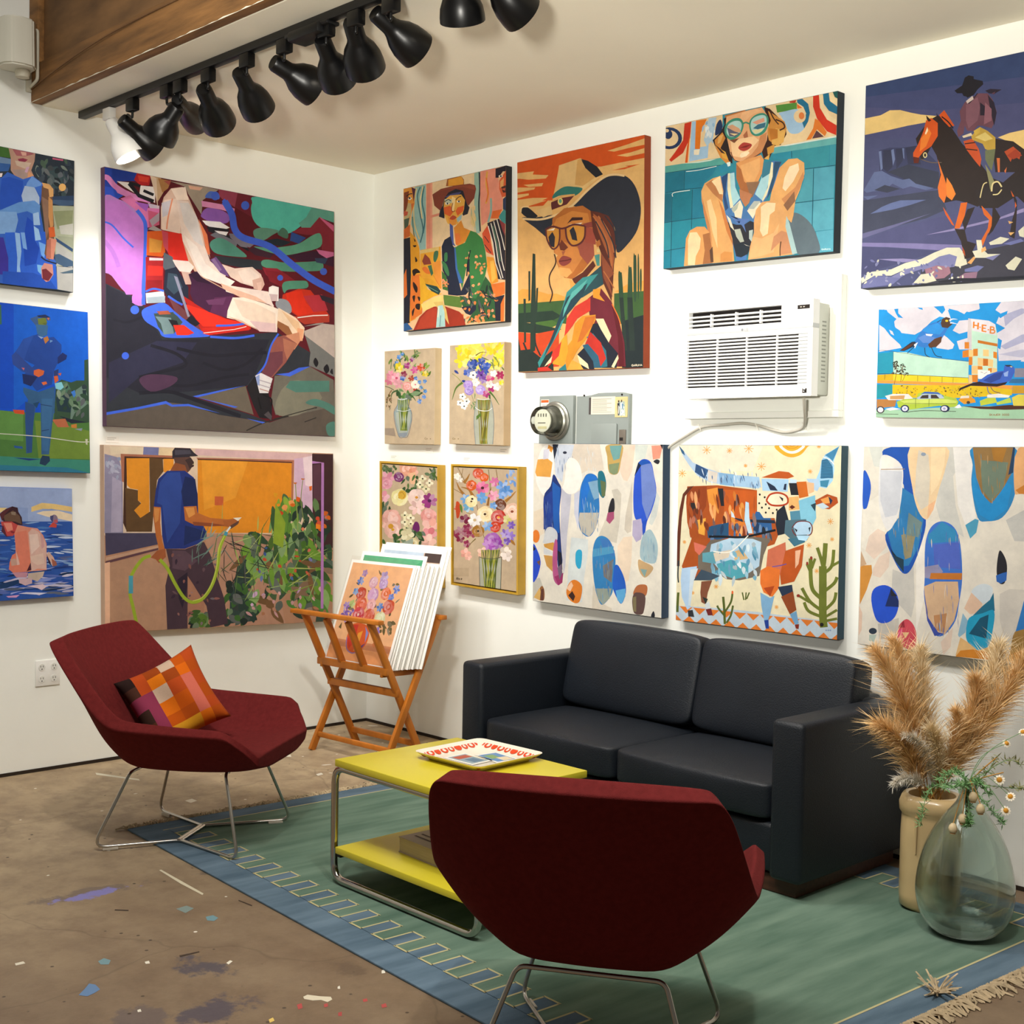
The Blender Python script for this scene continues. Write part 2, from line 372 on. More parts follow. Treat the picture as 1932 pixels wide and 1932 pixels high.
# ------------------------------------------------------------------ wall speaker
sp = empty('wall_speaker', (0, -2.15, 3.41), 0, 'white rounded loudspeaker on a bracket in the upper left corner', 'speaker')
bm = bmesh.new()
pr = [(-.085, .06), (-.08, .15), (-.05, .19), (0, .20), (.05, .19), (.08, .15), (.085, .06), (.05, .045), (-.05, .045)]
A = [bm.verts.new((x, y, -.105)) for y, x in pr]; B = [bm.verts.new((x*.97, y*.97, .115)) for y, x in pr]
for i in range(9): bm.faces.new((A[i], A[(i+1) % 9], B[(i+1) % 9], B[i]))
bm.faces.new(A[::-1]); bm.faces.new(B)
bmesh.ops.bevel(bm, geom=[e for e in bm.edges], offset=.008, segments=2, affect='EDGES')
fin('cabinet', bm, mat('speaker_white', 'd6d3c4', .5), sp, 40)
tube('bracket', fillet([(.0, .11, .10), (.10, .105, .10), (.10, .105, -.13), (0, .11, -.15)], .02), .008, mat('speaker_bracket', 'c9c3b0', .5), sp)
box('wall_plate', .001, .012, .09, .125, -.17, .13, MATS['speaker_bracket'], sp, .003)
lathe('swivel_knob', [(0, -.02), (.03, -.02), (.035, 0), (.03, .012), (0, .012)], MATS['speaker_bracket'], sp, 16, Matrix.Translation((.11, .03, -.118)))

# ------------------------------------------------------------------ rug
RA = -.0585
rug = empty('area_rug', (1.188, -2.126, 0), RA, 'green flat-woven rug with blue border, cream meander lines and fringed ends', 'rug')
RL, RW = 3.05, 2.13
def rug_mat(name, c, c2):
    m = mat(name, c, .95, noise=.16, nscale=2.2, stretch=(6, 1.0, 1), color2=c2, bump=.5, bscale=260, spec=.1); return m
MR_G = rug_mat('rug_green', '5e7a6a', '778f7e'); MR_B = rug_mat('rug_blue', '566c7e', '708596'); MR_C = mat('rug_cream', 'b9b187', .95, spec=.1)
box('woven_body', 0, RL, 0, RW, .0005, .008, MR_B, rug, .002)
def flat(name, rects, m, z, par):
    vs = []; fs = []
    for (x0, x1, y0, y1) in rects:
        i = len(vs); vs += [(x0, y0, z), (x1, y0, z), (x1, y1, z), (x0, y1, z)]; fs.append((i, i+1, i+2, i+3))
    return pyd(name, vs, fs, m, par, fix=False)
flat('green_field', [(.112, RL-.115, .135, RW-.10)], MR_G, .0086, rug)
flat('cream_line', [(.106, .114, .105, RW-.105)], MR_C, .0090, rug); flat('cream_line', [(RL-.12, RL-.112, .105, RW-.105)], MR_C, .0090, rug)
P_ = .0645
for side in (0, 1):
    x = .112; k = 0; gb = []; bb = []; ml = []
    yb, yt = (.128, .245) if side == 0 else (RW-.225, RW-.11)
    while x < RL-.12-P_:
        x1 = x+P_
        (bb if k % 2 == 0 else gb).append((x, x1, min(yb, yt), max(yb, yt)))
        yy = yt if (k % 2 == 0) == (side == 0) else yb
        ml.append((x-.004, x1+.004, yy-.004, yy+.004)); ml.append((x1-.004, x1+.004, yb, yt))
        x = x1; k += 1
    flat('blue_meander_fill', bb, MR_B, .0094, rug); flat('green_meander_fill', gb, MR_G, .0094, rug); flat('cream_meander', ml, MR_C, .0100, rug)
rnd = random.Random(5)
for nm, x0, dx in (('fringe', -.002, -1), ('fringe', RL+.002, 1)):
    vs = []; fs = []
    y = .0
    while y < RW:
        for q in range(2):
            ln = rnd.uniform(.045, .085) if dx > 0 else rnd.uniform(.03, .06); a = rnd.uniform(-.9, .9); w = rnd.uniform(.002, .0045)
            p = Vector((x0-dx*.006, y+rnd.uniform(-.006, .006), .006))
            d = Vector((dx*math.cos(a), math.sin(a), 0)); s = Vector((-d.y, d.x, 0))*w
            i = len(vs); k = p+d*ln*.5+Vector((0, 0, rnd.uniform(.0, .012))); e = p+d*ln+Vector((rnd.uniform(-.01, .01), rnd.uniform(-.015, .015), -.004))
            for c in (p, k, e): vs += [c-s, c+s, c+Vector((0, 0, w*1.3))]
            for b0 in (0, 3):
                fs += [(i+b0, i+b0+1, i+b0+4, i+b0+3), (i+b0+1, i+b0+2, i+b0+5, i+b0+4), (i+b0+2, i+b0, i+b0+3, i+b0+5)]
        y += rnd.uniform(.006, .011)
    o = pyd(nm, vs, fs, mat('fringe_cotton', 'b8a484', .95, noise=.25, nscale=30), rug, fix=False); o['kind'] = 'stuff'
# a knotted tuft of loose fringe lying on the blue border
vs = []; fs = []
for q in range(26):
    a = rnd.uniform(0, 6.28); p = Vector((2.995+rnd.uniform(-.012, .012), 1.18+rnd.uniform(-.02, .02), .012)); d = Vector((math.cos(a), math.sin(a), rnd.uniform(0, .7))); ln = rnd.uniform(.03, .07); s = Vector((-d.y, d.x, 0))*.003
    i = len(vs); vs += [p-s, p+s, p+d*ln+s, p+d*ln-s, p+d*ln*.5+Vector((0, 0, .006))]; fs += [(i, i+1, i+4), (i+1, i+2, i+4), (i+2, i+3, i+4), (i+3, i, i+4)]
o = pyd('loose_tuft', vs, fs, MATS['fringe_cotton'], rug, fix=False); o['kind'] = 'stuff'
RZ = .0105  # top of the rug
# ------------------------------------------------------------------ sofa
M_LEATH = mat('black_leather', '10161e', .5, noise=.12, nscale=5, bump=.35, bscale=220, spec=.5)
M_PLINTH = mat('plinth_wood', '4a2a1c', .5, noise=.3, nscale=6, stretch=(1, 8, 8))
sofa = empty('sofa', (2.64, -.41, 0), 0, 'black leather two-seat sofa with boxy arms against the wall', 'sofa')
def cushion(name, x0, x1, y0, y1, z0, z1, parent, m, bev=.03, puff=.015, M=None):
    bm = bmesh.new(); r = bmesh.ops.create_cube(bm, size=2)
    bmesh.ops.subdivide_edges(bm, edges=bm.edges[:], cuts=6, use_grid_fill=True)
    hx, hy, hz = (x1-x0)/2, (y1-y0)/2, (z1-z0)/2
    for v in bm.verts:
        c = v.co.copy(); n = c.copy()
        q = Vector((n.x*hx, n.y*hy, n.z*hz))
        # rounded box
        inner = Vector((max(-hx+bev, min(hx-bev, q.x)), max(-hy+bev, min(hy-bev, q.y)), max(-hz+bev, min(hz-bev, q.z))))
        d = q-inner
        if d.length > 1e-6: q = inner+d.normalized()*bev
        def bulge(a, b): return max(0, 1-a*a)*max(0, 1-b*b)
        if abs(c.z) > .99: q.z += math.copysign(puff*bulge(c.x, c.y), c.z)
        if abs(c.y) > .99: q.y += math.copysign(puff*bulge(c.x, c.z), c.y)
        if abs(c.x) > .99: q.x += math.copysign(puff*.5*bulge(c.y, c.z), c.x)
        v.co = q+Vector(((x0+x1)/2, (y0+y1)/2, (z0+z1)/2))
        if M is not None: v.co = M @ v.co
    o = fin(name, bm, m, parent, 180)
    o.modifiers.new('s', 'SUBSURF').levels = 1; o.modifiers['s'].render_levels = 2
    return o
SX = 2.64
# local x from -0.90 to 0.90, y from -0.38 (front) to 0.39 (wall)
for s, nm in ((-1, 'arm'), (1, 'arm')):
    xa, xb = (-.905, -.77) if s < 0 else (.765, .90)
    bm = bmesh.new(); bbox(bm, xa, xb, -.385, .37, .072, .648, .022, 3)
    arm = fin(nm, bm, M_LEATH, sofa, 45)
box('seat_deck', -.775, .77, -.36, .36, .085, .265, M_LEATH, sofa, .02, 3)
box('back_frame', -.775, .77, .22, .37, .20, .655, M_LEATH, sofa, .025, 3)
for x0, x1 in ((-.768, .0), (.004, .762)):
    cushion('seat_cushion', x0, x1, -.385, .20, .268, .415, sofa, M_LEATH, .020, .012)
tl = Matrix.Translation((0, .22, .43)) @ Matrix.Rotation(math.radians(-13), 4, 'X') @ Matrix.Translation((0, -.22, -.43))
for x0, x1 in ((-.755, .005), (.010, .755)):
    cushion('back_cushion', x0, x1, .09, .255, .405, .80, sofa, M_LEATH, .022, .010, tl)
box('plinth', -.86, .855, -.335, .33, .011, .075, M_PLINTH, sofa, .003)

# ------------------------------------------------------------------ coffee table
M_YEL = mat('yellow_laminate', 'cfbf30', .38, noise=.02, nscale=4, spec=.5)
M_YEDGE = mat('yellow_edge', 'b3a81f', .5)
TX, TYY = 2.675, -1.63
tab = empty('coffee_table', (TX, TYY, 0), 0, 'square yellow coffee table with tubular steel frame and lower shelf', 'table')
box('table_top', -.345, .345, -.285, .295, .447, .472, M_YEL, tab, .002)
for y in (-.25, .255):
    z0 = RZ+.014
    tube('steel_frame', fillet([(-.39, y, z0), (.39, y, z0), (.39, y, .432), (-.39, y, .432)], .06, 8, True), .0135, M_CHROME, tab, 14, True)
box('shelf', -.35, .345, -.275, .27, .128, .152, M_YEL, tab, .002)
for x in (-.365, .36):
    box('shelf_bracket', x-.012, x+.012, -.25, .25, .105, .126, M_TRACK, tab, .002)
# tray with postcards
M_TRAY = mat('tray_white', 'ece4d4', .35, coat=.3)
tc_ = empty('serving_tray', (2.66, -1.52, .4725), 0, 'square tray with orange and white loop pattern on the yellow table', 'tray')
tc_.rotation_euler = (0, 0, math.radians(2))
bm = bmesh.new()
def ring(h, z, rr=.03):
    out = []
    for cx, cy, a0 in ((1, 1, 0), (-1, 1, 90), (-1, -1, 180), (1, -1, 270)):
        for k in range(5):
            a = math.radians(a0+k*22.5); out.append(bm.verts.new((cx*(h-rr)+rr*math.cos(a), cy*(h-rr)+rr*math.sin(a), z)))
    return out
R = [ring(.135, .0), ring(.165, .028), ring(.17, .028), ring(.162, .020), ring(.133, .005)]
for a, b in zip(R, R[1:]):
    for k in range(20): bm.faces.new((a[k], a[(k+1) % 20], b[(k+1) % 20], b[k]))
bm.faces.new(R[0][::-1]); bm.faces.new(R[-1])
fin('tray_body', bm, M_TRAY, tc_, 40)
rn = random.Random(3); vs = []; fs = []
def disc(vs, fs, c, ax, ay, rx, ry, n=12, hole=0):
    i = len(vs)
    for k in range(n):
        a = k*2*math.pi/n; vs.append(c+ax*rx*math.cos(a)+ay*ry*math.sin(a))
    if hole:
        for k in range(n):
            a = k*2*math.pi/n; vs.append(c+ax*rx*hole*math.cos(a)+ay*ry*hole*math.sin(a))
        for k in range(n): fs.append((i+k, i+(k+1) % n, i+n+(k+1) % n, i+n+k))
    else: fs.append(tuple(range(i, i+n)))
for sd in range(4):
    a = sd*math.pi/2; nx = Vector((math.cos(a), math.sin(a), 0)); tx = Vector((-nx.y, nx.x, 0))
    slope = (nx*.029+Vector((0, 0, .015))).normalized()
    for k in range(9):
        t = -.135+k*.0338; c = nx*.1475+tx*t+Vector((0, 0, .0135))+Vector((0, 0, .0008))-nx*.0006
        disc(vs, fs, c, tx*(1 if k % 2 else .8), slope, .0165, .0165, 12, .5 if k % 3 else 0)
pyd('orange_loops', vs, fs, mat('tray_orange', 'd8451c', .4), tc_, fix=False)
def card(cx, cy, rz, w, h, z, cols, label):
    e = empty('postcard', (cx, cy, z), rz, label, 'postcard', 'postcards in the tray')
    box('card_stock', -w/2, w/2, -h/2, h/2, 0, .0012, mat('card_white', 'e8e4da', .5), e)
    for q, (x0, x1, y0, y1, c) in enumerate(cols):
        flat('printed_patch', [((x0-.5)*w, (x1-.5)*w, (y0-.5)*h, (y1-.5)*h)], mat('card_'+c, c, .5), .0014+q*.0002, e)
card(2.655, -1.565, .05, .15, .11, .4795, [(.08, .92, .1, .9, '8fa3ad'), (.15, .4, .2, .8, 'b0503a'), (.5, .85, .3, .7, '5a7890'), (.2, .8, .8, .9, 'e0d8c0')], 'grey postcard with a red patch lying in the tray nearer the chair')
card(2.70, -1.47, -.1, .14, .10, .4795, [(.08, .92, .1, .9, '5a87b8'), (.2, .6, .2, .6, '7fa06a'), (.55, .9, .4, .85, 'd8c8a8')], 'blue postcard lying in the tray nearer the sofa')
bk = empty('thick_book', (2.67, -1.67, .1525), math.radians(-3), 'thick pale paperback book lying on the lower table shelf', 'book')
box('page_block', -.145, .145, -.105, .105, .003, .052, mat('book_pages', 'b9ab97', .8, noise=.12, nscale=40, stretch=(.2, .2, 12)), bk, .001)
box('back_cover', -.147, .147, -.107, .107, 0, .003, mat('book_cover', 'b3a296', .5), bk)
box('front_cover', -.147, .147, -.107, .107, .052, .055, mat('book_cover', 'b3a296', .5), bk)
flat('cover_print', [(-.12, -.02, .03, .085)], mat('book_print', '7e6260', .6), .0553, bk)
flat('cover_title', [(-.105, -.035, .062, .075), (-.12, .1, -.03, -.02), (-.12, .02, -.06, -.05)], mat('book_title', '54403e', .6), .0556, bk)
flat('cover_picture', [(0, .13, -.005, .08)], mat('book_pic', '8f7c70', .6), .0553, bk)

# ------------------------------------------------------------------ lounge chairs
M_FAB = mat('maroon_wool', '682323', .95, noise=.12, nscale=60, bump=.4, bscale=420, spec=.1)
M_FOOT = mat('glide_white', 'c9c2b4', .5)
def chair(loc, ang, label):
    """local +x is forward, +y is the sitter's left"""
    r = empty('lounge_chair', loc, ang, label, 'chair', 'maroon lounge chairs')
    #       inner: (edge x,y,z) (wall x,y,z) (fold x,y,z) (centre x,z)
    I = [((.372, .268, .405), (.376, .20, .412), (.378, .14, .416), (.380, .418)),
         ((.330, .318, .468), (.330, .262, .425), (.325, .215, .413), (.325, .413)),
         ((.262, .366, .524), (.258, .305, .450), (.25, .245, .400), (.25, .402)),
         ((.06, .378, .530), (.05, .318, .445), (.04, .255, .384), (.04, .382)),
         ((-.125, .372, .540), (-.14, .312, .455), (-.16, .25, .375), (-.17, .370)),
         ((-.185, .366, .572), (-.21, .300, .520), (-.245, .235, .455), (-.255, .440)),
         ((-.275, .350, .665), (-.300, .270, .640), (-.322, .20, .620), (-.335, .615)),
         ((-.395, .328, .795), (-.410, .25, .790), (-.422, .18, .790), (-.430, .790)),
         ((-.425, .300, .832), (-.438, .24, .838), (-.446, .17, .840), (-.452, .842))]
    O = [((.366, .262, .368), (.368, .20, .352), (.37, .14, .345), (.37, .343)),
         ((.340, .312, .425), (.325, .245, .365), (.32, .19, .335), (.32, .332)),
         ((.285, .392, .498), (.27, .310, .402), (.25, .215, .322), (.25, .318)),
         ((.06, .408, .502), (.05, .322, .395), (.04, .205, .308), (.04, .304)),
         ((-.160, .402, .508), (-.17, .310, .395), (-.18, .175, .305), (-.185, .302)),
         ((-.232, .398, .545), (-.262, .310, .450), (-.285, .20, .375), (-.295, .352)),
         ((-.325, .380, .645), (-.352, .29, .610), (-.375, .20, .580), (-.385, .575)),
         ((-.440, .352, .785), (-.462, .265, .775), (-.478, .18, .772), (-.485, .77)),
         ((-.468, .322, .815), (-.485, .25, .815), (-.495, .17, .815), (-.50, .815))]
    bm = bmesh.new()
    def grid(T):
        G = []
        for e, w, f, c in T:
            row = [e, w, f, (c[0], 0, c[1])] ; row += [(f[0], -f[1], f[2]), (w[0], -w[1], w[2]), (e[0], -e[1], e[2])]
            G.append([bm.verts.new(p) for p in row])
        return G
    GI, GO = grid(I), grid(O); n = len(I); cl = bm.edges.layers.float.new('crease_edge')
    for G in (GI, GO):
        for i in range(n-1):
            for j in range(6): bm.faces.new((G[i][j], G[i][j+1], G[i+1][j+1], G[i+1][j]))
    loopI = GI[0][:] + [GI[i][6] for i in range(1, n)] + GI[n-1][5::-1] + [GI[i][0] for i in range(n-2, 0, -1)]
    loopO = GO[0][:] + [GO[i][6] for i in range(1, n)] + GO[n-1][5::-1] + [GO[i][0] for i in range(n-2, 0, -1)]
    m_ = len(loopI)
    for k in range(m_): bm.faces.new((loopI[k], loopI[(k+1) % m_], loopO[(k+1) % m_], loopO[k]))
    for lp, cv in ((loopI, .75), (loopO, .9)):
        for k in range(m_):
            e = bm.edges.get((lp[k], lp[(k+1) % m_]))
            if e: e[cl] = cv
    def cr(a, b, v):
        e = bm.edges.get((a, b))
        if e: e[cl] = v
    for j in (0, 6):
        cr(GI[0][j], GO[0][j], .8); cr(GI[2][j], GO[2][j], .45); cr(GI[4][j], GO[4][j], .3); cr(GI[8][j], GO[8][j], .3)
    for G in (GI, GO):
        for j in (2, 4):
            for i in range(0, 5): cr(G[i][j], G[i+1][j], .35)
        for j in range(6): cr(G[4][j], G[4][j+1], .35)
    o = fin('upholstered_shell', bm, M_FAB, r, 180)
    s = o.modifiers.new('sub', 'SUBSURF'); s.levels = 2; s.render_levels = 3
    zf = RZ+.006 
    for sg in (1, -1):
        tube('leg_frame', fillet([(-.195, 0, .296), (-.195, sg*.185, .296), (-.30, sg*.285, zf), (-.02, sg*.105, zf), (.30, sg*.285, zf), (.205, sg*.19, .318), (.205, 0, .318)], .035, 6), .0065, M_METAL, r, 10)
    for dx in (-.007, .007):
        tube('cross_bar', [(-.02+dx, -.108, zf), (-.02+dx, .108, zf)], .0065, M_METAL, r, 10)
    for fx, fy in ((-.245, .245), (-.245, -.245), (.245, .245), (.245, -.245)):
        M = Matrix.Translation((fx, fy, 0)) @ Matrix.Rotation(math.atan2(-fy*.6, -fx), 4, 'Z')
        box('glide', -.03, .03, -.009, .009, RZ-.009, RZ+.006, M_FOOT, r, .003, 2, M)
    return r
chair((1.4476, -1.959, 0), math.radians(35.5), 'maroon upholstered lounge chair holding a patchwork cushion')
chair((3.857, -2.16, 0), math.radians(122.5), 'maroon upholstered lounge chair seen from behind in the foreground')

# ------------------------------------------------------------------ cushion on the left chair
def cushion_mat():
    m = bpy.data.materials.new('patchwork_wool'); m.use_nodes = True; nt = m.node_tree; N = nt.nodes; L = nt.links
    at = N.new('ShaderNodeVertexColor'); at.layer_name = 'Col'
    b = N['Principled BSDF']; b.inputs['Roughness'].default_value = .9; b.inputs['Specular IOR Level'].default_value = .15
    nz = N.new('ShaderNodeTexNoise'); nz.inputs['Scale'].default_value = 90
    rp = N.new('ShaderNodeValToRGB'); rp.color_ramp.elements[0].color = (.75, .75, .75, 1); L.new(nz.outputs['Fac'], rp.inputs[0])
    mx = N.new('ShaderNodeMix'); mx.data_type = 'RGBA'; mx.blend_type = 'MULTIPLY'; mx.inputs[0].default_value = .6
    L.new(at.outputs['Color'], mx.inputs[6]); L.new(rp.outputs[0], mx.inputs[7]); L.new(mx.outputs[2], b.inputs['Base Color'])
    return m
def throw_cushion():
    r = empty('throw_cushion', (1.4476, -1.959, .40), math.radians(35.5), 'orange and brown patchwork cushion propped in the left chair', 'cushion')
    n = 28; S = .172
    pal = ['d9690f', 'c4570c', 'e07a12', 'a8480e', 'b8410f', '8c3c12', 'e0901c', 'c8502a', 'd06a5c', '3a241c', '2a1a16', '4a3020', '7a3a1c', 'c9a890']
    def colour(u, v, side):
        i, j = int(u*5.999), int(v*5.999)
        if side < 0: return lin('2d1c17')
        t = (i*7+j*13+i*j*3) % 8
        if i == 0 or (i == 1 and j < 4): return lin(['33201a', '2a1a17', '3b261e', '2b1b18', '4a2c22', '55301f', '30201c', '8c3550'][t])
        if i == 4 and j in (1, 2, 3): return lin('cf6a58')
        if j == 0 and i in (2, 3): return lin('d99a24')
        if (i, j) in ((2, 3), (3, 5)): return lin('c7ab93')
        return lin(['d8660e', 'c0540d', 'de7612', 'b04c10', 'd96c10', '9a4212', 'cf5e0e', 'b5481a'][t])
    vs = []; fs = []; fc = []
    for side in (1, -1):
        for i in range(n+1):
            for j in range(n+1):
                u, v = i/n*2-1, j/n*2-1
                pin = 1-.10*(1-v*v)*abs(u)**3; pin2 = 1-.10*(1-u*u)*abs(v)**3
                t = .068*((1-u**4)*(1-v**4))**.6
                fold = .016*math.sin(u*5+v*2)*(1-u*u)*(1-v*v)
                vs.append((side*t+fold, u*S*pin, v*S*pin2))
        o = (n+1)**2 if side < 0 else 0
        for i in range(n):
            for j in range(n):
                a = o+i*(n+1)+j; f = (a, a+1, a+n+2, a+n+1); fs.append(f if side < 0 else f[::-1]); fc.append(colour((i+.5)/n, (j+.5)/n, side))
    # rotate the square about its own axis, lean it back against the arm
    M = Matrix.Translation((-.115, .02, .150)) @ Matrix.Rotation(math.radians(-62), 4, 'Z') @ Matrix.Rotation(math.radians(-24), 4, 'Y') @ Matrix.Rotation(math.radians(27), 4, 'X')
    me = bpy.data.meshes.new('cushion'); me.from_pydata([tuple(M @ Vector(v)) for v in vs], [], fs)
    bm = bmesh.new(); bm.from_mesh(me); bmesh.ops.remove_doubles(bm, verts=bm.verts, dist=1e-5); bm.to_mesh(me); bm.free()
    ca = me.color_attributes.new('Col', 'FLOAT_COLOR', 'CORNER'); data = []
    for p in me.polygons:
        for _ in p.loop_indices: data += [*fc[p.index], 1]
    ca.data.foreach_set('color', data)
    o = link('cushion_cover', me, cushion_mat(), r, smooth=180)
throw_cushion()
# ------------------------------------------------------------------ print rack with prints
M_RACK = mat('rack_wood', 'b56a1e', .5, noise=.22, nscale=8, stretch=(1.5, 1.5, .5), spec=.4)
rack = empty('print_rack', (.713, -.529, 0), math.radians(4), 'folding orange-brown wooden print rack in the corner', 'rack')
# local x along the bars, local -y towards the viewer
for s in (-1, 1):
    xo = s*.285
    beam('leg', (xo-s*.028, .145, .0), (xo-s*.028, -.225, .735), .022, .036, M_RACK, rack, (0, 1, 0))
    beam('leg', (xo+s*.0, -.145, .0), (xo+s*.0, .215, .725), .022, .036, M_RACK, rack, (0, 1, 0))
for x in (-.085, .085):
    beam('slat', (x, -.105, .475), (x, -.222, .725), .022, .034, M_RACK, rack, (0, 1, 0))
beam('top_bar', (-.345, -.232, .742), (.345, -.232, .742), .04, .022, M_RACK, rack)
beam('top_bar', (-.31, .222, .732), (.325, .222, .732), .04, .022, M_RACK, rack)
for x in (-.085, .085):
    beam('slat', (x, .10, .475), (x, .215, .722), .022, .034, M_RACK, rack, (0, 1, 0))
beam('shelf_bar', (-.27, -.118, .478), (.27, -.118, .478), .022, .036, M_RACK, rack)
beam('shelf_bar', (-.27, .098, .468), (.27, .098, .468), .022, .036, M_RACK, rack)
for s in (-1, 1):
    beam('shelf_rail', (s*.235, -.13, .462), (s*.235, .11, .455), .018, .026, M_RACK, rack)
beam('stretcher', (-.27, -.045, .362), (.27, -.045, .362), .024, .036, M_RACK, rack)
beam('stretcher', (-.285, -.105, .082), (.285, -.105, .082), .018, .026, M_RACK, rack)
beam('stretcher', (-.26, .105, .082), (.26, .105, .082), .018, .03, M_RACK, rack)
M_PAPER = mat('print_board', 'f2efe8', .5)
M_SLEEVE = mat('sleeve_film', 'f4f4f0', .12, trans=.85, ior=1.2)
PRINTS = []
def print_board(k, y0, w, h, thick, dx, lean, label, z0=.481):
    e = empty('art_print', (0, 0, 0), 0, label, 'print', 'prints standing in the rack')
    e.rotation_euler = (math.radians(-lean), 0, math.radians(4))
    M = Matrix.Rotation(math.radians(4), 4, 'Z'); e.location = Vector((.713, -.529, 0)) + M @ Vector((dx, y0, z0))
    box('board', -w/2, w/2, 0, thick, 0, h, M_PAPER, e, .0008)
    PRINTS.append(e); return e, w, h
# ------------------------------------------------------------------ painted pictures: flat layers of paint on the canvas
import numpy as np
def paint_material():
    m = bpy.data.materials.new('brushed_paint'); m.use_nodes = True; nt = m.node_tree; N = nt.nodes; L = nt.links
    at = N.new('ShaderNodeVertexColor'); at.layer_name = 'Col'
    b = N['Principled BSDF']; b.inputs['Roughness'].default_value = .62; b.inputs['Specular IOR Level'].default_value = .25
    tc = N.new('ShaderNodeTexCoord'); nz = N.new('ShaderNodeTexNoise'); nz.inputs['Scale'].default_value = 14; nz.inputs['Detail'].default_value = 8; nz.inputs['Roughness'].default_value = .65
    L.new(tc.outputs['Object'], nz.inputs['Vector'])
    rp = N.new('ShaderNodeValToRGB'); rp.color_ramp.elements[0].position = .25; rp.color_ramp.elements[1].position = .75
    rp.color_ramp.elements[0].color = (.74, .74, .76, 1); rp.color_ramp.elements[1].color = (1.0, .99, .97, 1); L.new(nz.outputs['Fac'], rp.inputs[0])
    mx = N.new('ShaderNodeMix'); mx.data_type = 'RGBA'; mx.blend_type = 'MULTIPLY'; mx.inputs[0].default_value = 1.0
    L.new(at.outputs['Color'], mx.inputs[6]); L.new(rp.outputs[0], mx.inputs[7]); L.new(mx.outputs[2], b.inputs['Base Color'])
    n2 = N.new('ShaderNodeTexNoise'); n2.inputs['Scale'].default_value = 240; L.new(tc.outputs['Object'], n2.inputs['Vector'])
    bp = N.new('ShaderNodeBump'); bp.inputs['Strength'].default_value = .12; bp.inputs['Distance'].default_value = .002
    L.new(n2.outputs['Fac'], bp.inputs['Height']); L.new(bp.outputs[0], b.inputs['Normal'])
    return m
M_PAINT = paint_material()

def homog(src):
    A = []; B = []
    for (x, y), (u, v) in zip(src, ((0, 0), (1, 0), (1, 1), (0, 1))):
        A.append([x, y, 1, 0, 0, 0, -u*x, -u*y]); B.append(u); A.append([0, 0, 0, x, y, 1, -v*x, -v*y]); B.append(v)
    h = np.linalg.solve(np.array(A, float), np.array(B, float)); return np.append(h, 1).reshape(3, 3)

def clip01(poly):
    for ax, lim, sg in ((0, 0, 1), (0, 1, -1), (1, 0, 1), (1, 1, -1)):
        out = []; n = len(poly)
        for i in range(n):
            a, b = poly[i], poly[(i+1) % n]; da, db = (a[ax]-lim)*sg, (b[ax]-lim)*sg
            if da >= 0: out.append(a)
            if (da >= 0) != (db >= 0):
                t = da/(da-db); out.append((a[0]+(b[0]-a[0])*t, a[1]+(b[1]-a[1])*t))
        poly = out
        if len(poly) < 3: return []
    return poly

def spline(P, closed=True, n=5):
    out = []; N = len(P)
    rng = range(N) if closed else range(N-1)
    for i in rng:
        g = lambda k: P[k % N] if closed else P[max(0, min(N-1, k))]
        p0, p1, p2, p3 = g(i-1), g(i), g(i+1), g(i+2)
        for k in range(n):
            t = k/n; t2, t3 = t*t, t*t*t
            out.append(tuple(.5*(2*p1[a]+(p2[a]-p0[a])*t+(2*p0[a]-5*p1[a]+4*p2[a]-p3[a])*t2+(3*p1[a]-p0[a]-3*p2[a]+p3[a])*t3) for a in (0, 1)))
    if not closed: out.append(tuple(P[-1]))
    return out

def stroke(P, w, taper=False):
    """list of quads along a polyline"""
    Lft = []; Rgt = []; n = len(P)
    for i in range(n):
        a = P[max(0, i-1)]; b = P[min(n-1, i+1)]; dx, dy = b[0]-a[0], b[1]-a[1]; l = math.hypot(dx, dy) or 1
        ww = w/2*((1-i/(n-1)*.85) if taper else 1)
        Lft.append((P[i][0]-dy/l*ww, P[i][1]+dx/l*ww)); Rgt.append((P[i][0]+dy/l*ww, P[i][1]-dx/l*ww))
    return [[Lft[i], Lft[i+1], Rgt[i+1], Rgt[i]] for i in range(n-1)]

def tint(c, f):
    r = lin(c) if isinstance(c, str) else c
    if f >= 0: return tuple(x+(1-x)*f for x in r)
    return tuple(x*(1+f) for x in r)

GLY = {'G': '94 6 2 0,2 0,7 3,9 7,9 9,7 9,5 6,5', 'A': '0,9 4,0 8,9|2,6 6,6', 'R': '0,9 0,0 6,0 8,2 6,5 0,5|4,5 8,9', 'U': '0,0 0,7 3,9 5,9 8,7 8,0', 'N': '0,9 0,0 8,9 8,0', 'S': '8,1 5,0 1,1 1,4 7,5 8,8 4,9 0,8', 'K': '0,0 0,9|8,0 0,5 8,9', 'E': '8,0 0,0 0,9 8,9|0,4 6,4', '2': '0,2 3,0 7,1 7,4 0,9 8,9', '0': '3,0 0,3 0,6 3,9 6,9 8,6 8,3 6,0 3,0', 'L': '0,0 0,9 7,9', 'C': '8,1 4,0 0,3 0,6 4,9 8,8', 'o': '3,3 0,6 3,9 6,6 3,3', 'I': '4,0 4,9', 'O': '3,0 0,3 0,6 3,9 6,9 8,6 8,3 6,0 3,0', 'H': '0,0 0,9|8,0 8,9|0,4 8,4', 'M': '0,9 0,0 4,5 8,0 8,9', 's': '6,4 3,3 0,5 6,7 3,9 0,8', 'r': '0,9 0,3 5,3'}
GLY['G'] = '8,2 5,0 2,0 0,3 0,6 3,9 6,9 8,7 8,5 5,5'

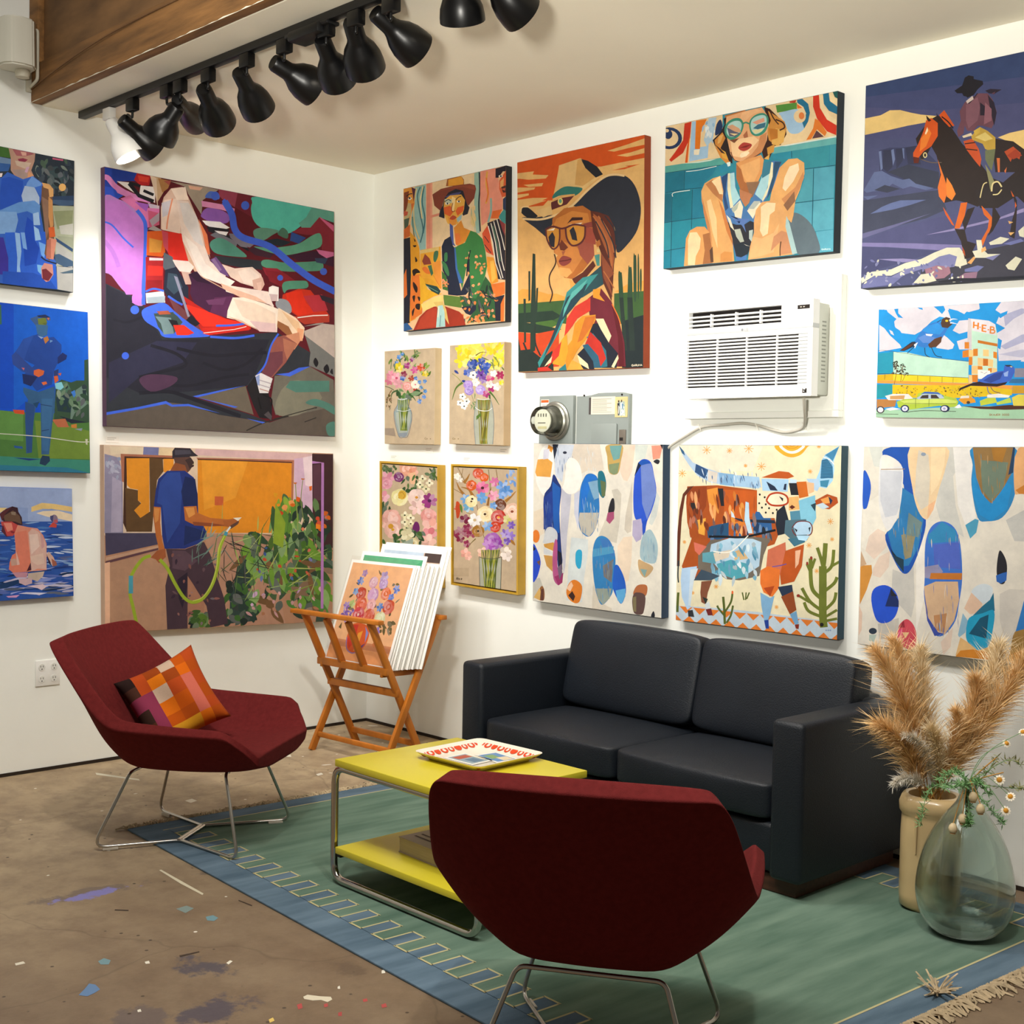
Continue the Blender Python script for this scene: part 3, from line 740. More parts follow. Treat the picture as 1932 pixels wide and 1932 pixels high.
class Picture:
    def __init__(s): s.polys = []; s.rnd = random.Random(11)
    def add(s, c, pts): s.polys.append((lin(c) if isinstance(c, str) else c, pts))
    def ell(s, c, cx, cy, rx, ry, rot=0, n=14):
        a0 = math.radians(rot); ca, sa = math.cos(a0), math.sin(a0)
        s.add(c, [(cx+rx*math.cos(t)*ca-ry*math.sin(t)*sa, cy+rx*math.cos(t)*sa+ry*math.sin(t)*ca) for t in (k*2*math.pi/n for k in range(n))])
    def line(s, c, w, P, smooth=False, taper=False):
        if smooth: P = spline(P, False)
        for q in stroke(P, w, taper): s.add(c, q)
    def leaf(s, c, x, y, ln, ang, w=None):
        a = math.radians(ang); w = w or ln*.28; dx, dy = math.cos(a), math.sin(a)
        s.add(c, spline([(x, y), (x+dx*ln*.4-dy*w, y+dy*ln*.4+dx*w), (x+dx*ln, y+dy*ln), (x+dx*ln*.4+dy*w, y+dy*ln*.4-dx*w)], True, 3))
    def flower(s, c, x, y, r, n, cc=None):
        for k in range(n):
            a = k*2*math.pi/n+s.rnd.uniform(-.2, .2); f = s.rnd.uniform(-.25, .25)
            s.ell(tint(c, f), x+math.cos(a)*r*.55, y+math.sin(a)*r*.55, r*.5, r*.30 if n > 5 else r*.42, math.degrees(a), 9)
        if cc: s.ell(cc, x, y, r*.25, r*.22, 0, 9)
    def rose(s, c, x, y, r, cc=None):
        s.ell(tint(c, -.18), x, y, r*.95, r*.9, 20, 16); ph = s.rnd.uniform(0, 6)
        for n, q, pr, f0 in ((6, .62, .46, 0), (5, .42, .36, .10), (4, .24, .26, -.06), (3, .11, .17, .16)):
            for k in range(n):
                a = ph+k*2*math.pi/n+s.rnd.uniform(-.2, .2); ph += .13
                s.ell(tint(c, f0+s.rnd.uniform(-.16, .20)), x+math.cos(a)*r*q, y+math.sin(a)*r*q, r*pr, r*pr*.72, math.degrees(a)+90+s.rnd.uniform(-25, 25), 10)
        if cc: s.ell(cc, x, y, r*.18, r*.15, 0, 8)
    def text(s, c, w, x, y, size, txt, slope=0):
        for ch in txt:
            if ch in GLY:
                for part in GLY[ch].split('|'):
                    P = [tuple(float(v) for v in q.split(',')) for q in part.split()]
                    s.line(c, w, [(x+px*size/10, y+py*size/9+slope*(px*size/10)) for px, py in P])
            x += size*(1.05 if ch != ' ' else .7); y += slope*size*1.05
    def scatter(s, n, cols, x0, y0, x1, y1, ln, wd, ang, jit):
        for _ in range(n):
            s.leaf(tint(s.rnd.choice(cols), s.rnd.uniform(-.18, .12)), s.rnd.uniform(x0, x1), s.rnd.uniform(y0, y1), ln*s.rnd.uniform(.5, 1.3), ang+s.rnd.uniform(-jit, jit), wd*s.rnd.uniform(.6, 1.3))
    def run(s, src):
        for ln in src.strip().splitlines():
            t = ln.split('#')[0].split()
            if not t: continue
            op = t[0]; xy = lambda L: [tuple(float(v) for v in q.split(',')) for q in L]
            if op == 'P': s.add(t[1], xy(t[2:]))
            elif op == 'S': s.add(t[1], spline(xy(t[2:]), True, 4))
            elif op == 'L': s.line(t[1], float(t[2]), xy(t[3:]))
            elif op == 'C': s.line(t[1], float(t[2]), xy(t[3:]), True)
            elif op == 'K': s.line(t[1], float(t[2]), xy(t[3:]), True, True)
            elif op == 'E':
                v = [float(a) for q in t[2:] for a in q.split(',')]; s.ell(t[1], v[0], v[1], v[2], v[3], v[4] if len(v) > 4 else 0, 20)
            elif op == 'F': (x, y), = xy(t[2:3]); s.flower(t[1], x, y, float(t[3]), int(t[4]), t[5] if len(t) > 5 else None)
            elif op == 'R': (x, y), = xy(t[2:3]); s.rose(t[1], x, y, float(t[3]), t[4] if len(t) > 4 else None)
            elif op == 'V': (x, y), = xy(t[2:3]); s.leaf(t[1], x, y, float(t[3]), float(t[4]), float(t[5]) if len(t) > 5 else None)
            elif op == 'T': (x0, y0), (x1, y1) = xy(t[3:5]); s.scatter(int(t[1]), t[2].split(','), x0, y0, x1, y1, *[float(v) for v in t[5:9]])
            elif op == 'X': (x, y), = xy(t[3:4]); s.text(t[1], float(t[2]), x, y, float(t[4]), t[5].replace('_', ' '), float(t[6]) if len(t) > 6 else 0)
    def build(s, name, parent, corners, src_quad, bg, step=.000012):
        """corners: TL, TR, BR, BL in the parent's space"""
        H = homog(src_quad); TL, TR, BR, BL = [Vector(c) for c in corners]
        nrm = (BL-TL).cross(TR-TL).normalized()
        vs = []; fs = []; fc = []; boxes = []
        def put(poly, c):
            i = len(vs); us = [p[0] for p in poly]; ws = [p[1] for p in poly]; b = (min(us), max(us), min(ws), max(ws)); lv = 0
            for (q, l) in boxes:
                if l >= lv and q[0] < b[1] and q[1] > b[0] and q[2] < b[3] and q[3] > b[2]: lv = l+1
            boxes.append((b, lv)); z = .0003+lv*step
            for u, v in poly: vs.append(TL*(1-u)*(1-v)+TR*u*(1-v)+BR*u*v+BL*(1-u)*v+nrm*z)
            if len(poly) == 4 or len(poly) == 3 : tri = [tuple(range(len(poly)))] if convex(poly) else None
            else: tri = None
            if tri is None: tri = tessellate_polygon([[Vector((u, v, 0)) for u, v in poly]])
            for t in tri:
                a = [poly[k] for k in t]; ar = sum(a[k][0]*a[(k+1) % len(a)][1]-a[(k+1) % len(a)][0]*a[k][1] for k in range(len(a)))
                if abs(ar) < 1e-9: continue
                t = tuple(i+k for k in t); fs.append(t if ar < 0 else t[::-1]); fc.append(c)
        put([(0, 0), (1, 0), (1, 1), (0, 1)], lin(bg))
        for c, pts in s.polys:
            A = np.array([[x, y, 1] for x, y in pts]) @ H.T; uv = A[:, :2]/A[:, 2:3]
            poly = clip01([tuple(q) for q in uv])
            if len(poly) >= 3: put(poly, c)
        me = bpy.data.meshes.new(name); me.from_pydata([tuple(v) for v in vs], [], fs); me.update()
        ca = me.color_attributes.new('Col', 'FLOAT_COLOR', 'CORNER'); data = []
        for p, c in zip(me.polygons, fc):
            data += [c[0], c[1], c[2], 1.0]*p.loop_total
        ca.data.foreach_set('color', data)
        return link(name, me, M_PAINT, parent)
def convex(p):
    sg = 0; n = len(p)
    for i in range(n):
        a, b, c = p[i], p[(i+1) % n], p[(i+2) % n]
        cr = (b[0]-a[0])*(c[1]-b[1])-(b[1]-a[1])*(c[0]-b[0])
        if abs(cr) < 1e-12: continue
        if sg == 0: sg = 1 if cr > 0 else -1
        elif (cr > 0) != (sg > 0): return False
    return True

def painting(wall, zoom, quad, bg, side, dsl, label, thick=.04, frame=None, name='painting'):
    """zoom = (x offset, y offset, scale) of the coordinates used; quad = TL TR BR BL of the front face"""
    ox, oy, s = zoom; gap = .003
    f = on_left if wall == 'L' else on_right
    W3 = [f(ox+x*s, oy+y*s, thick+gap) for x, y in quad]
    base = (W3[2]+W3[3])/2; base = Vector((gap, base.y, base.z)) if wall == 'L' else Vector((base.x, -gap, base.z))
    r = empty(name, base, 0, label, 'painting')
    F = [w-base for w in W3]; inw = Vector((-1, 0, 0)) if wall == 'L' else Vector((0, 1, 0))
    B = [p+inw*thick for p in F]
    ms = mat('canvas_edge_'+side, side, .8, noise=.06, nscale=12)
    if frame is None:
        bm = bmesh.new(); a = [bm.verts.new(p) for p in F]; b = [bm.verts.new(p) for p in B]
        bm.faces.new(a); bm.faces.new(b[::-1])
        for i in range(4): bm.faces.new((a[i], a[(i+1) % 4], b[(i+1) % 4], b[i]))
        bmesh.ops.recalc_face_normals(bm, faces=bm.faces)
        bmesh.ops.bevel(bm, geom=bm.edges[:], offset=.0012, segments=1, affect='EDGES')
        fin('canvas', bm, ms, r)
        ins = .0013
    else:
        # floating frame: outer quad given, canvas recessed inside
        mf = mat('frame_'+frame, frame, .45, noise=.12, nscale=10, spec=.5)
        ex = (F[1]-F[0]).normalized(); ey = (F[3]-F[0]).normalized(); t = .010; g = .016
        def insq(Q, d): return [Q[0]+ex*d+ey*d, Q[1]-ex*d+ey*d, Q[2]-ex*d-ey*d, Q[3]+ex*d-ey*d]
        O0, O1 = F, B; I0 = insq(F, t); I1 = [p+inw*(thick-.004) for p in I0]
        vs = O0+O1+I0+I1; fs = []
        for i in range(4):
            j = (i+1) % 4
            fs += [(i, j, j+4, i+4), (i, j, j+8, i+8), (i+8, j+8, j+12, i+12)]
        fs.append((4, 5, 6, 7)); fs.append((12, 13, 14, 15))
        pyd('frame', vs, fs, mf, r)
        C0 = [p+inw*.006 for p in insq(F, g)]; C1 = [p+inw*(thick-.010) for p in C0]
        vs = C0+C1; fs = [(0, 1, 2, 3), (4, 5, 6, 7)]+[(i, (i+1) % 4, (i+1) % 4+4, i+4) for i in range(4)]
        pyd('canvas', vs, fs, ms, r)
        pyd('shadow_gap', [p+inw*(thick-.0045) for p in I0], [(0, 1, 2, 3)], mat('frame_inner', '2a1a10', .8), r)
        F = C0; ins = .0005
        k = 1/ (on_right(ox, oy, thick) - on_right(ox+1, oy, thick)).length if False else None
        quad = [(quad[0][0]+g_[0], quad[0][1]+g_[1]) if False else q for q, g_ in zip(quad, ((0, 0),)*4)]
        # source quad of the recessed canvas, found by projecting its corners back into the photo frame
        quad = []
        for p in F:
            v = base+p-CAM; zz = v.dot(CF); quad.append(((966+v.dot(CR)/zz*FPX-ox)/s, (966-v.dot(CU)/zz*FPX-oy)/s))
    pc = Picture(); pc.run(dsl) if isinstance(dsl, str) else dsl(pc)
    ex = (F[1]-F[0]).normalized()*ins; ey = (F[3]-F[0]).normalized()*ins
    Fp = [F[0]+ex+ey, F[1]-ex+ey, F[2]-ex-ey, F[3]+ex-ey]
    pc.build('painted_picture', r, Fp, quad, bg)
    return r
# ------------------------------------------------------------------ pictures on the left wall
painting('L', (180, 300, .2743), [(62, 52), (1642, 362), (1648, 1910), (75, 1838)], '57131f', '5b3a55', '''
P 2c3038 40,700 60,850 300,960 480,1225 800,1215 1250,1190 1480,1330 1472,1425 1240,1490 1040,1560 680,1640 1040,1750 1210,1815 850,1760 490,1675 60,1760
P 23232f 75,860 300,980 460,1240 900,1235 1200,1240 1100,1480 1040,1560 640,1600 300,1610 75,1500
P 2b2b42 90,1400 420,1250 700,1260 600,1400 300,1500 90,1680
C 1d1d28 26 300,1610 500,1600 640,1640 1000,1770
C 1d1d28 22 380,1280 560,1340 620,1420 420,1470 300,1500
C 1d1d28 22 560,1300 800,1350 1000,1340 1180,1330
C 1d1d28 20 740,1400 900,1450 1050,1400 1150,1300
C 1d1d28 20 420,1540 640,1560 900,1500 1060,1480
C 1d1d28 18 120,1100 220,1120 330,1080
S 4a3048 300,1520 380,1480 560,1500 520,1560 380,1600
P 5a5149 60,1755 300,1715 490,1672 640,1690 850,1760 1200,1815 1240,1800 1330,1770 1660,1640 1660,1920 60,1850
P 655c50 690,1635 1035,1562 1090,1760 900,1700
P 6a665c 1235,1490 1330,1485 1475,1425 1640,1520 1650,1700 1340,1770 1240,1760 1210,1650
S 7a7868 1280,1590 1400,1520 1560,1640 1400,1760 1240,1750
P 6f706e 1430,1170 1650,1330 1650,1500 1470,1420 1480,1330
P b7a89f 1440,1180 1570,1130 1650,1140 1650,1370 1560,1300 1440,1210
P 8e8a86 1430,1150 1580,1115 1560,1135
P 4d7a6e 1310,1570 1340,1525 1610,1525 1610,1600 1380,1605
S 4d7a6e 1450,1670 1520,1650 1640,1700 1650,1760 1560,1710 1470,1690
S 4d7a6e 1590,1830 1650,1810 1650,1900 1600,1900
S 1b1a20 1500,1395 1515,1365 1535,1400 1520,1430
S 1b1a20 1570,1440 1595,1410 1610,1450 1590,1475
S 1b1a20 1615,1465 1630,1440 1635,1480
C 2b2826 8 1040,1870 1160,1815 1330,1770
C 2b2826 6 1230,1790 1500,1715 1515,1715
L 2b2826 6 1440,1810 1520,1780
P 3f63d6 60,1745 300,1705 485,1665 530,1690 640,1685 860,1750 640,1700 525,1705 485,1685 300,1722 60,1765
P 3f63d6 670,1632 860,1590 1030,1558 820,1612 700,1640 980,1705 960,1712
P 3f63d6 1040,1785 1170,1812 1150,1820
P 3f63d6 1240,1480 1330,1470 1400,1435 1480,1425 1340,1495
# sky and upper left
P 1f3fa0 30,50 300,95 290,150 150,150 140,270 30,270
P 2a4fc0 30,180 150,200 190,250 150,275 30,265
C d886c4 36 30,130 80,125 140,190 250,250 380,285
P d886c4 120,180 230,220 330,290 260,280 150,230
P f2ecec 145,150 240,160 320,260 300,250 200,190
P b8232a 285,95 380,110 370,180 310,180 265,140
P d84030 290,110 370,125 360,160 300,150
P f2eef0 310,180 410,190 410,300 330,260 300,250
L 191922 26 230,165 300,250 400,290
L 191922 20 230,160 310,185
L 191922 20 330,215 400,245
P c3b5c8 360,300 440,320 440,370 380,350
S b07cc0 50,275 160,275 260,330 340,420 345,560 330,760 310,870 330,1000 260,990 280,920 200,910 110,800 40,720
P b873c4 35,280 170,280 340,430 340,600 330,880 290,1000 250,985 270,930 210,930 180,870 110,800 35,710
P d070a8 170,270 240,245 330,330 440,340 440,440 360,470 280,350
P 9a58b8 270,290 370,310 350,360 300,320
P c05578 360,350 440,370 440,450 370,470
P a89aa8 370,420 440,365 440,420 390,460
C a46ab8 30 60,560 120,640 160,740
C 3d63d8 26 285,350 330,410 345,480 340,700 330,870 330,1000
C 3d63d8 12 40,425 110,450 190,540 260,605
# car interior
P a6a0a0 360,480 400,455 460,490 450,500
P d05a1e 355,495 470,490 480,640 460,670 350,660
P c98a3a 370,540 460,560 450,640 370,640
P a32226 345,670 470,670 465,910 345,910
P d03028 360,730 465,735 460,800 355,800
P d8cfd6 370,675 465,680 465,695 370,695
P 8a1a1e 350,830 460,830 460,900 350,890
P d62a20 460,490 590,510 660,700 610,800 520,690 480,600
P c0475a 455,485 500,505 500,640 470,600
P 57606a 470,640 530,670 550,740 490,780 465,740
P 23283a 480,760 555,740 640,880 640,1000 500,960 470,900
P 384a5a 500,780 560,790 600,880 540,930 490,880
P 6b3a40 500,940 640,1060 720,1130 730,1190 560,1080
P b4221c 590,930 700,1000 900,1095 1070,1130 1070,1170 740,1200 680,1080
P e03020 600,990 760,1040 900,1100 1060,1130 940,1150 740,1150
P c8281e 735,1160 1060,1140 1060,1175 740,1215
L e8d0c8 5 745,1195 960,1170 1040,1150
P d83020 540,1135 620,1140 680,1195 560,1215
P 8a8aa0 540,800 565,810 650,1080 635,1085
P 1e1e28 620,1110 660,1070 720,1130 690,1150
P c9d0d4 345,920 470,905 480,985 350,990
P 9aa8b0 350,950 480,940 475,985 360,990
C 3d63d8 14 345,910 400,890 470,905
S 3d63d8 320,1040 400,1000 480,990 560,1060 640,1120 720,1190 790,1215 700,1225 480,1225 430,1170 340,1110
P 394a48 400,1060 540,1050 600,1120 540,1200 470,1200 430,1150
P 6f8688 410,1080 520,1090 540,1200 470,1205 450,1130
P a05038 420,1045 500,1040 520,1065 440,1068
P 1d1f24 500,1100 560,1110 580,1160 530,1150
P d83020 535,1140 610,1140 680,1195 640,1210 560,1210
C 3d63d8 14 540,1050 640,1130 740,1195
C 3d63d8 14 500,940 560,980 600,1000
C 3d63d8 14 830,1145 960,1140 1070,1120
C 3d63d8 16 790,1220 960,1230 1095,1212
E 3d63d8 270,1035 30,30
E 3d63d8 205,1352 25,25
S b873c4 255,930 300,900 320,940 300,1000 255,985
# upper right: hills, disc
P 9c9082 510,150 760,190 850,210 740,280 730,380 640,240 620,190
P d8a890 640,180 740,195 720,215 650,205
P 8c3a50 850,205 980,230 960,330 880,280 850,250
P 671c2c 980,232 1100,255 1080,330 1080,400 1030,370 960,330
S 4a6bc0 755,260 790,220 850,240 850,275 800,270
E 4060c8 825,252 28,30
E 4060c8 1032,318 28,30
P d58ab8 730,285 870,310 960,340 955,372 860,345 735,325
S 8a5ab0 728,380 770,335 880,355 925,400 900,440 800,430 740,405
P f0eef2 735,420 860,430 925,470 900,480 800,470 760,450
L 1c1c26 18 770,470 920,490
L 1c1c26 30 780,480 900,530 1060,620
P f0eef2 820,490 915,500 900,525 850,510
P 6f707c 790,520 830,500 980,570 960,630 880,570
S 4f8c7c 790,600 800,560 860,540 940,580 1040,660 1000,672 840,650
P 2b3038 810,660 1000,680 1150,700 1150,760 980,740 880,720
P 74707e 920,510 1000,515 1100,580 1060,610 1000,600 930,540
P 5a1420 1040,600 1400,700 1640,720 1640,1100 1300,900 1180,760 1150,690
P 3c2030 1050,620 1110,600 1230,650 1200,680 1100,660
S 52b8a8 1072,350 1080,300 1110,258 1485,325 1450,420 1400,470 1330,510 1240,500 1140,470 1090,420
P 5a9a8a 1490,330 1650,365 1650,440 1540,400 1480,470 1420,470 1400,440 1450,400
P 7d2433 1540,400 1640,500 1640,640 1560,640 1550,520 1450,520 1350,500 1420,470 1480,470
P c05a80 1540,395 1640,455 1640,500 1550,410
P 2a4a8c 1350,500 1450,540 1400,580 1340,560
S 5a8c7a 1090,490 1150,470 1260,490 1220,520 1150,560 1100,540
S 46705f 1260,500 1290,470 1325,500 1320,545 1260,520
S 5a9a80 1090,600 1200,610 1300,600 1400,580 1500,520 1550,515 1550,600 1420,640 1300,660 1200,640
P 1e2a34 1150,560 1250,545 1350,570 1280,600 1180,580
P 3a1830 1320,660 1500,630 1640,650 1640,740 1500,700 1400,700
P c86a98 1520,620 1640,640 1640,665 1590,680 1540,650
S 4f8c74 1145,700 1190,690 1300,710 1450,705 1555,705 1560,760 1460,770 1300,770 1160,740
P 8a2030 1150,745 1250,750 1330,800 1250,860 1170,790
P 7c1c28 1170,760 1300,780 1440,880 1330,900 1200,840
P 33405a 1510,680 1600,680 1580,720 1520,710
E 4060c8 1570,772 24,24
E 4060c8 1272,815 20,20
P c0301c 1290,930 1400,890 1480,900 1560,1000 1610,1075 1420,1100 1350,1050 1280,990
P d83018 1310,920 1420,900 1450,990 1520,1050 1400,1080 1330,1020
P b0303c 1430,940 1560,930 1600,1040 1500,1050
P a83828 1350,1080 1610,1070 1610,1120 1440,1135
L e8dcd4 7 1390,1090 1500,1075 1600,1072
S 4f8c74 1285,870 1310,840 1400,835 1455,840 1455,885 1330,895 1300,920
P 2a2430 1540,930 1640,960 1640,1000 1560,970
C 3d5fd0 46 890,290 940,380 960,480 1020,540 1200,600 1350,720 1500,830 1650,910
C 3d5fd0 26 880,280 915,320 940,370
S 8b8f96 1240,1000 1260,960 1320,970 1350,1020 1340,1060 1280,1050
# figure
P c8a884 380,110 450,130 490,190 430,290 420,250
P a87848 430,130 520,150 500,200 460,230
P e0c8b0 375,110 420,130 430,340 410,240
P a35048 470,150 520,145 510,180
P d8b8a8 470,260 520,200 600,190 640,260 700,400 770,560 790,680 740,560 590,510 450,480 450,330
P e6cfc2 470,280 560,270 590,400 580,510 460,485 450,360
P c8c4d0 455,300 520,280 500,380 460,400
C e09070 10 530,270 500,400 490,480
P e07a50 710,410 770,520 790,650 770,660 740,520
P f0ddd0 520,205 620,190 640,280 560,280
P e8d5cc 560,280 640,290 700,400 740,560 790,700 900,790 880,860 720,800 680,740 600,560
P dcd6d6 580,300 640,300 700,400 740,600 680,560 610,440
P f0e4dc 610,520 700,600 760,720 860,790 960,840 920,880 740,810 700,740
P d0a890 600,560 660,680 710,790 890,890 960,930 860,880 700,800 640,700
P e8d8d0 530,690 640,700 680,740 650,780 580,770 550,730
P caa79a 590,770 660,780 660,860 620,860
P 6a4a80 790,690 830,670 900,760 920,810 860,780
P 8a6a98 800,690 820,680 870,760 850,770
P e0c6b8 870,720 960,750 1080,740 1140,790 1160,860 1100,880 1000,850 930,810
P e8d4c8 980,770 1060,745 1130,800 1110,870 1020,850
P d0a898 1080,830 1150,810 1165,860 1140,905 1090,890
P e0b8a8 1110,850 1145,840 1140,900 1120,905
P 43203f 640,790 700,770 730,810 860,880 960,930 950,960 900,1090 780,1050 680,990 650,920 660,850
P 5a2a50 820,950 950,940 900,1090 790,1050
P 2f1830 640,790 690,770 720,800 800,860 700,840
P 6a3a60 760,970 900,950 880,1000 780,1000
P ead6c8 880,860 1000,880 1180,920 1230,1010 1140,980 1000,940 900,910
P e0b49c 860,850 980,900 1180,970 1180,990 1000,950 880,890
P e6d2c8 1000,880 1190,910 1230,1020 1150,970
P ecdccc 945,950 1020,950 1160,990 1260,1030 1250,1190 1140,1180 1000,1110 905,1090 910,1040
P e2cbb8 950,960 1100,990 1240,1060 1240,1180 1150,1150 1010,1080
P dcae94 900,1075 1010,1110 1130,1180 1000,1120
P d8b8b8 1060,1110 1240,1130 1245,1190 1130,1185
P e8cdb0 1260,1020 1380,1090 1440,1160 1430,1230 1400,1260 1330,1180 1250,1130
P e0b890 1280,1040 1400,1120 1420,1220 1360,1150
P 96603c 1255,1110 1330,1150 1360,1210 1330,1220 1250,1150
P e6e0dc 1195,880 1220,868 1262,880 1260,975 1220,975 1192,930
P c8b0b0 1195,925 1255,930 1250,975 1215,975
P e0a078 1390,1160 1435,1170 1425,1250 1390,1250
P c88868 1280,1220 1400,1190 1410,1250 1370,1310 1290,1240
P 8c5048 1230,1230 1300,1210 1390,1270 1310,1400 1210,1510 1140,1490 1190,1330
P a86a54 1290,1230 1390,1270 1320,1380 1300,1320
P 6a3a44 1200,1330 1290,1320 1290,1400 1210,1500 1145,1480
C 3d63d8 12 1260,1200 1210,1280 1170,1410 1110,1490
P d8d4d4 1100,1490 1140,1470 1220,1510 1190,1610 1130,1610
P 8a9ac8 1100,1500 1130,1480 1130,1560 1110,1550
L a8a0a8 7 1130,1520 1210,1545
L a8a0a8 7 1125,1550 1205,1575
L b08a80 7 1130,1580 1195,1600
P 1d1b20 1040,1570 1100,1490 1130,1610 1190,1610 1215,1700 1215,1790 1130,1780 1090,1700 1060,1620
P 4a4448 1160,1760 1190,1735 1215,1770 1210,1800
C 0e0e12 10 1150,1620 1210,1650 1210,1700
C 0e0e12 8 1120,1640 1140,1720
''', 'large abstract painting of a seated figure in a red car', .042)

painting('L', (180, 820, .2381), [(65, 80), (1885, 150), (1880, 1478), (75, 1572)], 'b08468', 'c9a890', '''
P d8c0a8 60,70 1720,140 1720,800 60,800
P d4b0b0 780,110 1720,150 1720,210 780,160
P e0cdb0 110,90 370,100 370,160 200,150 120,160
P e2c8a0 490,100 610,110 600,170 490,160
P 7478a4 375,95 495,100 490,165 370,160
P 8f8aa4 70,150 180,180 210,300 215,780 70,780
P a8a0b8 130,330 200,370 205,770 120,775
T 18 a8a8c0,8c94b0 80,170 190,360 50 14 60 60
P a86a50 195,150 600,165 600,185 240,175 230,380 205,370
P 43281e 225,170 600,182 600,195 245,188 240,760 215,700
P dd8f26 240,185 420,185 420,620 350,660 300,600 355,540 330,520 330,435 270,425 245,400
P e0902a 530,190 610,190 610,260 545,300 530,290
P dd8c22 800,190 1560,215 1560,600 1430,700 1420,780 830,780 800,620
P e59a30 830,200 1200,210 1100,500 850,600
P a86a50 790,180 1570,200 1560,600 1545,590 1550,225 800,195
P 3a2018 800,190 1555,215 1555,222 800,198
P 5e4428 420,180 525,190 530,290 480,360 455,600 440,770 240,770 230,420 330,440 330,520 355,545 300,600 350,660 425,610
P c86036 935,488 1005,490 1003,560 935,560
P d0b0c8 1570,190 1720,170 1720,650 1640,620 1570,600
P e6d0d8 1640,180 1715,165 1715,420 1660,400
P 3e2428 1715,150 1885,155 1885,900 1720,860
P 563442 1720,240 1780,230 1790,520 1725,520
P 443f58 75,780 480,780 490,870 80,960
P b08468 80,960 490,880 480,910 80,1000
P 604048 78,1005 490,895 490,915 78,1025
P c09a80 80,975 490,880 490,898 78,1000
P b58c70 110,1020 500,930 560,1000 570,1560 110,1560
P e8b898 70,1020 112,1010 112,1580 70,1580
P b58a72 850,780 1420,790 1400,1000 1500,1500 1000,1540 960,1100 880,900
P a87860 720,1120 860,1270 850,1400 740,1540 700,1350
# plants
T 80 4a6a2a,5f8a30,3a5530,6d9a34,2e4a34 1150,760 1860,1250 160 34 80 55
P 2a4038 1130,960 1200,1000 1230,1180 1200,1420 1120,1500 1060,1300 1100,1120
P 2f4440 1060,1220 1200,1120 1240,1480 1050,1500
T 70 3a5a2c,6f9c36,2c4032,558a3c,7a5a3a 1180,900 1860,1420 150 30 80 70
T 40 2a4038,3f6a30,20302c 1000,1150 1250,1480 90 30 70 60
T 30 3c5c2c,55782c,1e2c28 740,1400 880,1520 70 24 70 90
T 40 5c8a34,86a838,3a5c34 1380,460 1620,900 150 26 80 30
T 30 2f4a34,24382e,48702c 1560,500 1860,900 130 24 85 40
T 24 c89a9c,c8a0c8,b07858 1180,1200 1820,1420 50 14 70 60
T 16 3a5aa0,6a6aa8,c05030 1240,900 1720,1150 40 12 60 80
T 14 d0641c,e08a20,c8401c 1420,470 1860,740 46 20 70 80
T 40 86a840,a8b860,4c6a34 900,760 1800,1350 220 4 -50 60
T 30 2a302c,3c4a34 950,760 1300,1100 180 4 70 60
C 8a9a50 7 1580,380 1590,560 1600,760
C 7a8a50 6 1640,360 1625,520 1650,700
P c06a2c 1565,378 1595,378 1585,392 1570,390
P c06a2c 1625,345 1660,348 1645,358 1630,356
P d4581c 1590,490 1620,500 1612,535 1585,525
P d89a20 1405,460 1440,465 1425,500 1410,490
P d8641c 1690,410 1715,405 1712,440 1695,445
P e08020 1745,705 1785,715 1780,748 1745,745
P 86a030 1420,540 1500,700 1480,900 1400,860
# man
P 2f2a33 600,130 620,102 740,105 770,140 805,168 740,172 720,200 600,190
P 474450 620,120 740,120 750,150 620,160
P 5b4038 610,180 740,175 770,230 740,280 720,300 690,260 620,220
P 8c5030 580,290 620,220 700,240 720,300 640,300
P 3c2c2c 700,200 745,178 770,215 770,250 735,270 720,230
C d8c8a0 5 760,235 776,228 776,212
P 22357c 560,285 700,285 770,340 800,470 805,640 870,770 870,820 820,860 700,905 540,905 520,800 510,580 455,570 470,440 490,350
P 2d4894 560,300 660,295 680,420 660,700 560,860 520,560 480,540 500,380
P 1a2858 700,330 780,350 800,480 800,600 760,560 690,570 670,450
P 1c2c60 700,720 780,740 870,775 865,815 760,850 690,880
P b86a34 455,570 510,575 505,700 520,850 545,920 500,930 470,800 450,640
P d08a48 455,580 500,585 490,680 465,700
P a05a34 480,920 545,905 550,970 495,1020 470,990 430,975
P b86a34 690,570 790,565 800,620 900,660 1080,675 1100,700 1040,730 900,720 760,710 700,680
P d8924a 700,580 770,575 780,630 730,660
P 8c4a2c 760,690 900,700 1030,720 900,728 770,720
P a86030 1000,680 1120,660 1130,700 1060,740 1010,720
P e8e0d0 1080,660 1150,655 1120,685
P 5a4038 1060,720 1130,680 1120,710 1060,750
P 46343f 550,905 700,910 850,850 900,950 960,1150 1010,1300 1040,1500 900,1530 870,1360 760,1180 720,1120 720,1540 560,1560 545,1200 580,1040
P 5a4450 600,920 700,920 800,1000 700,1080 600,1060
P 2a2030 640,1150 720,1090 720,1200 680,1380 650,1300
T 26 6a5058,38283a,8a5a54 570,920 960,1500 40 10 60 80
T 26 6a8a80,7a9a8a,48685c 740,780 940,1080 120 4 -50 40
# hose
C 98b030 26 1020,790 975,900 955,1060 910,1200 840,1300 760,1330 690,1290 620,1180 560,1060 500,990
C 98b030 26 430,960 370,985 310,1060 275,1140 268,1260 290,1360 320,1500
C c2d060 7 1012,800 968,900 948,1060 903,1200 835,1292 760,1320
P 4a9ab0 258,1120 292,1120 292,1260 258,1260
C 4a9ab0 26 1028,770 1018,800
C d8e0e0 14 1060,730 1030,770
# lilac frame line
L b07ab8 22 1715,218 1800,222 1795,1380
''', 'painting of a man in a blue shirt watering a garden', .042)

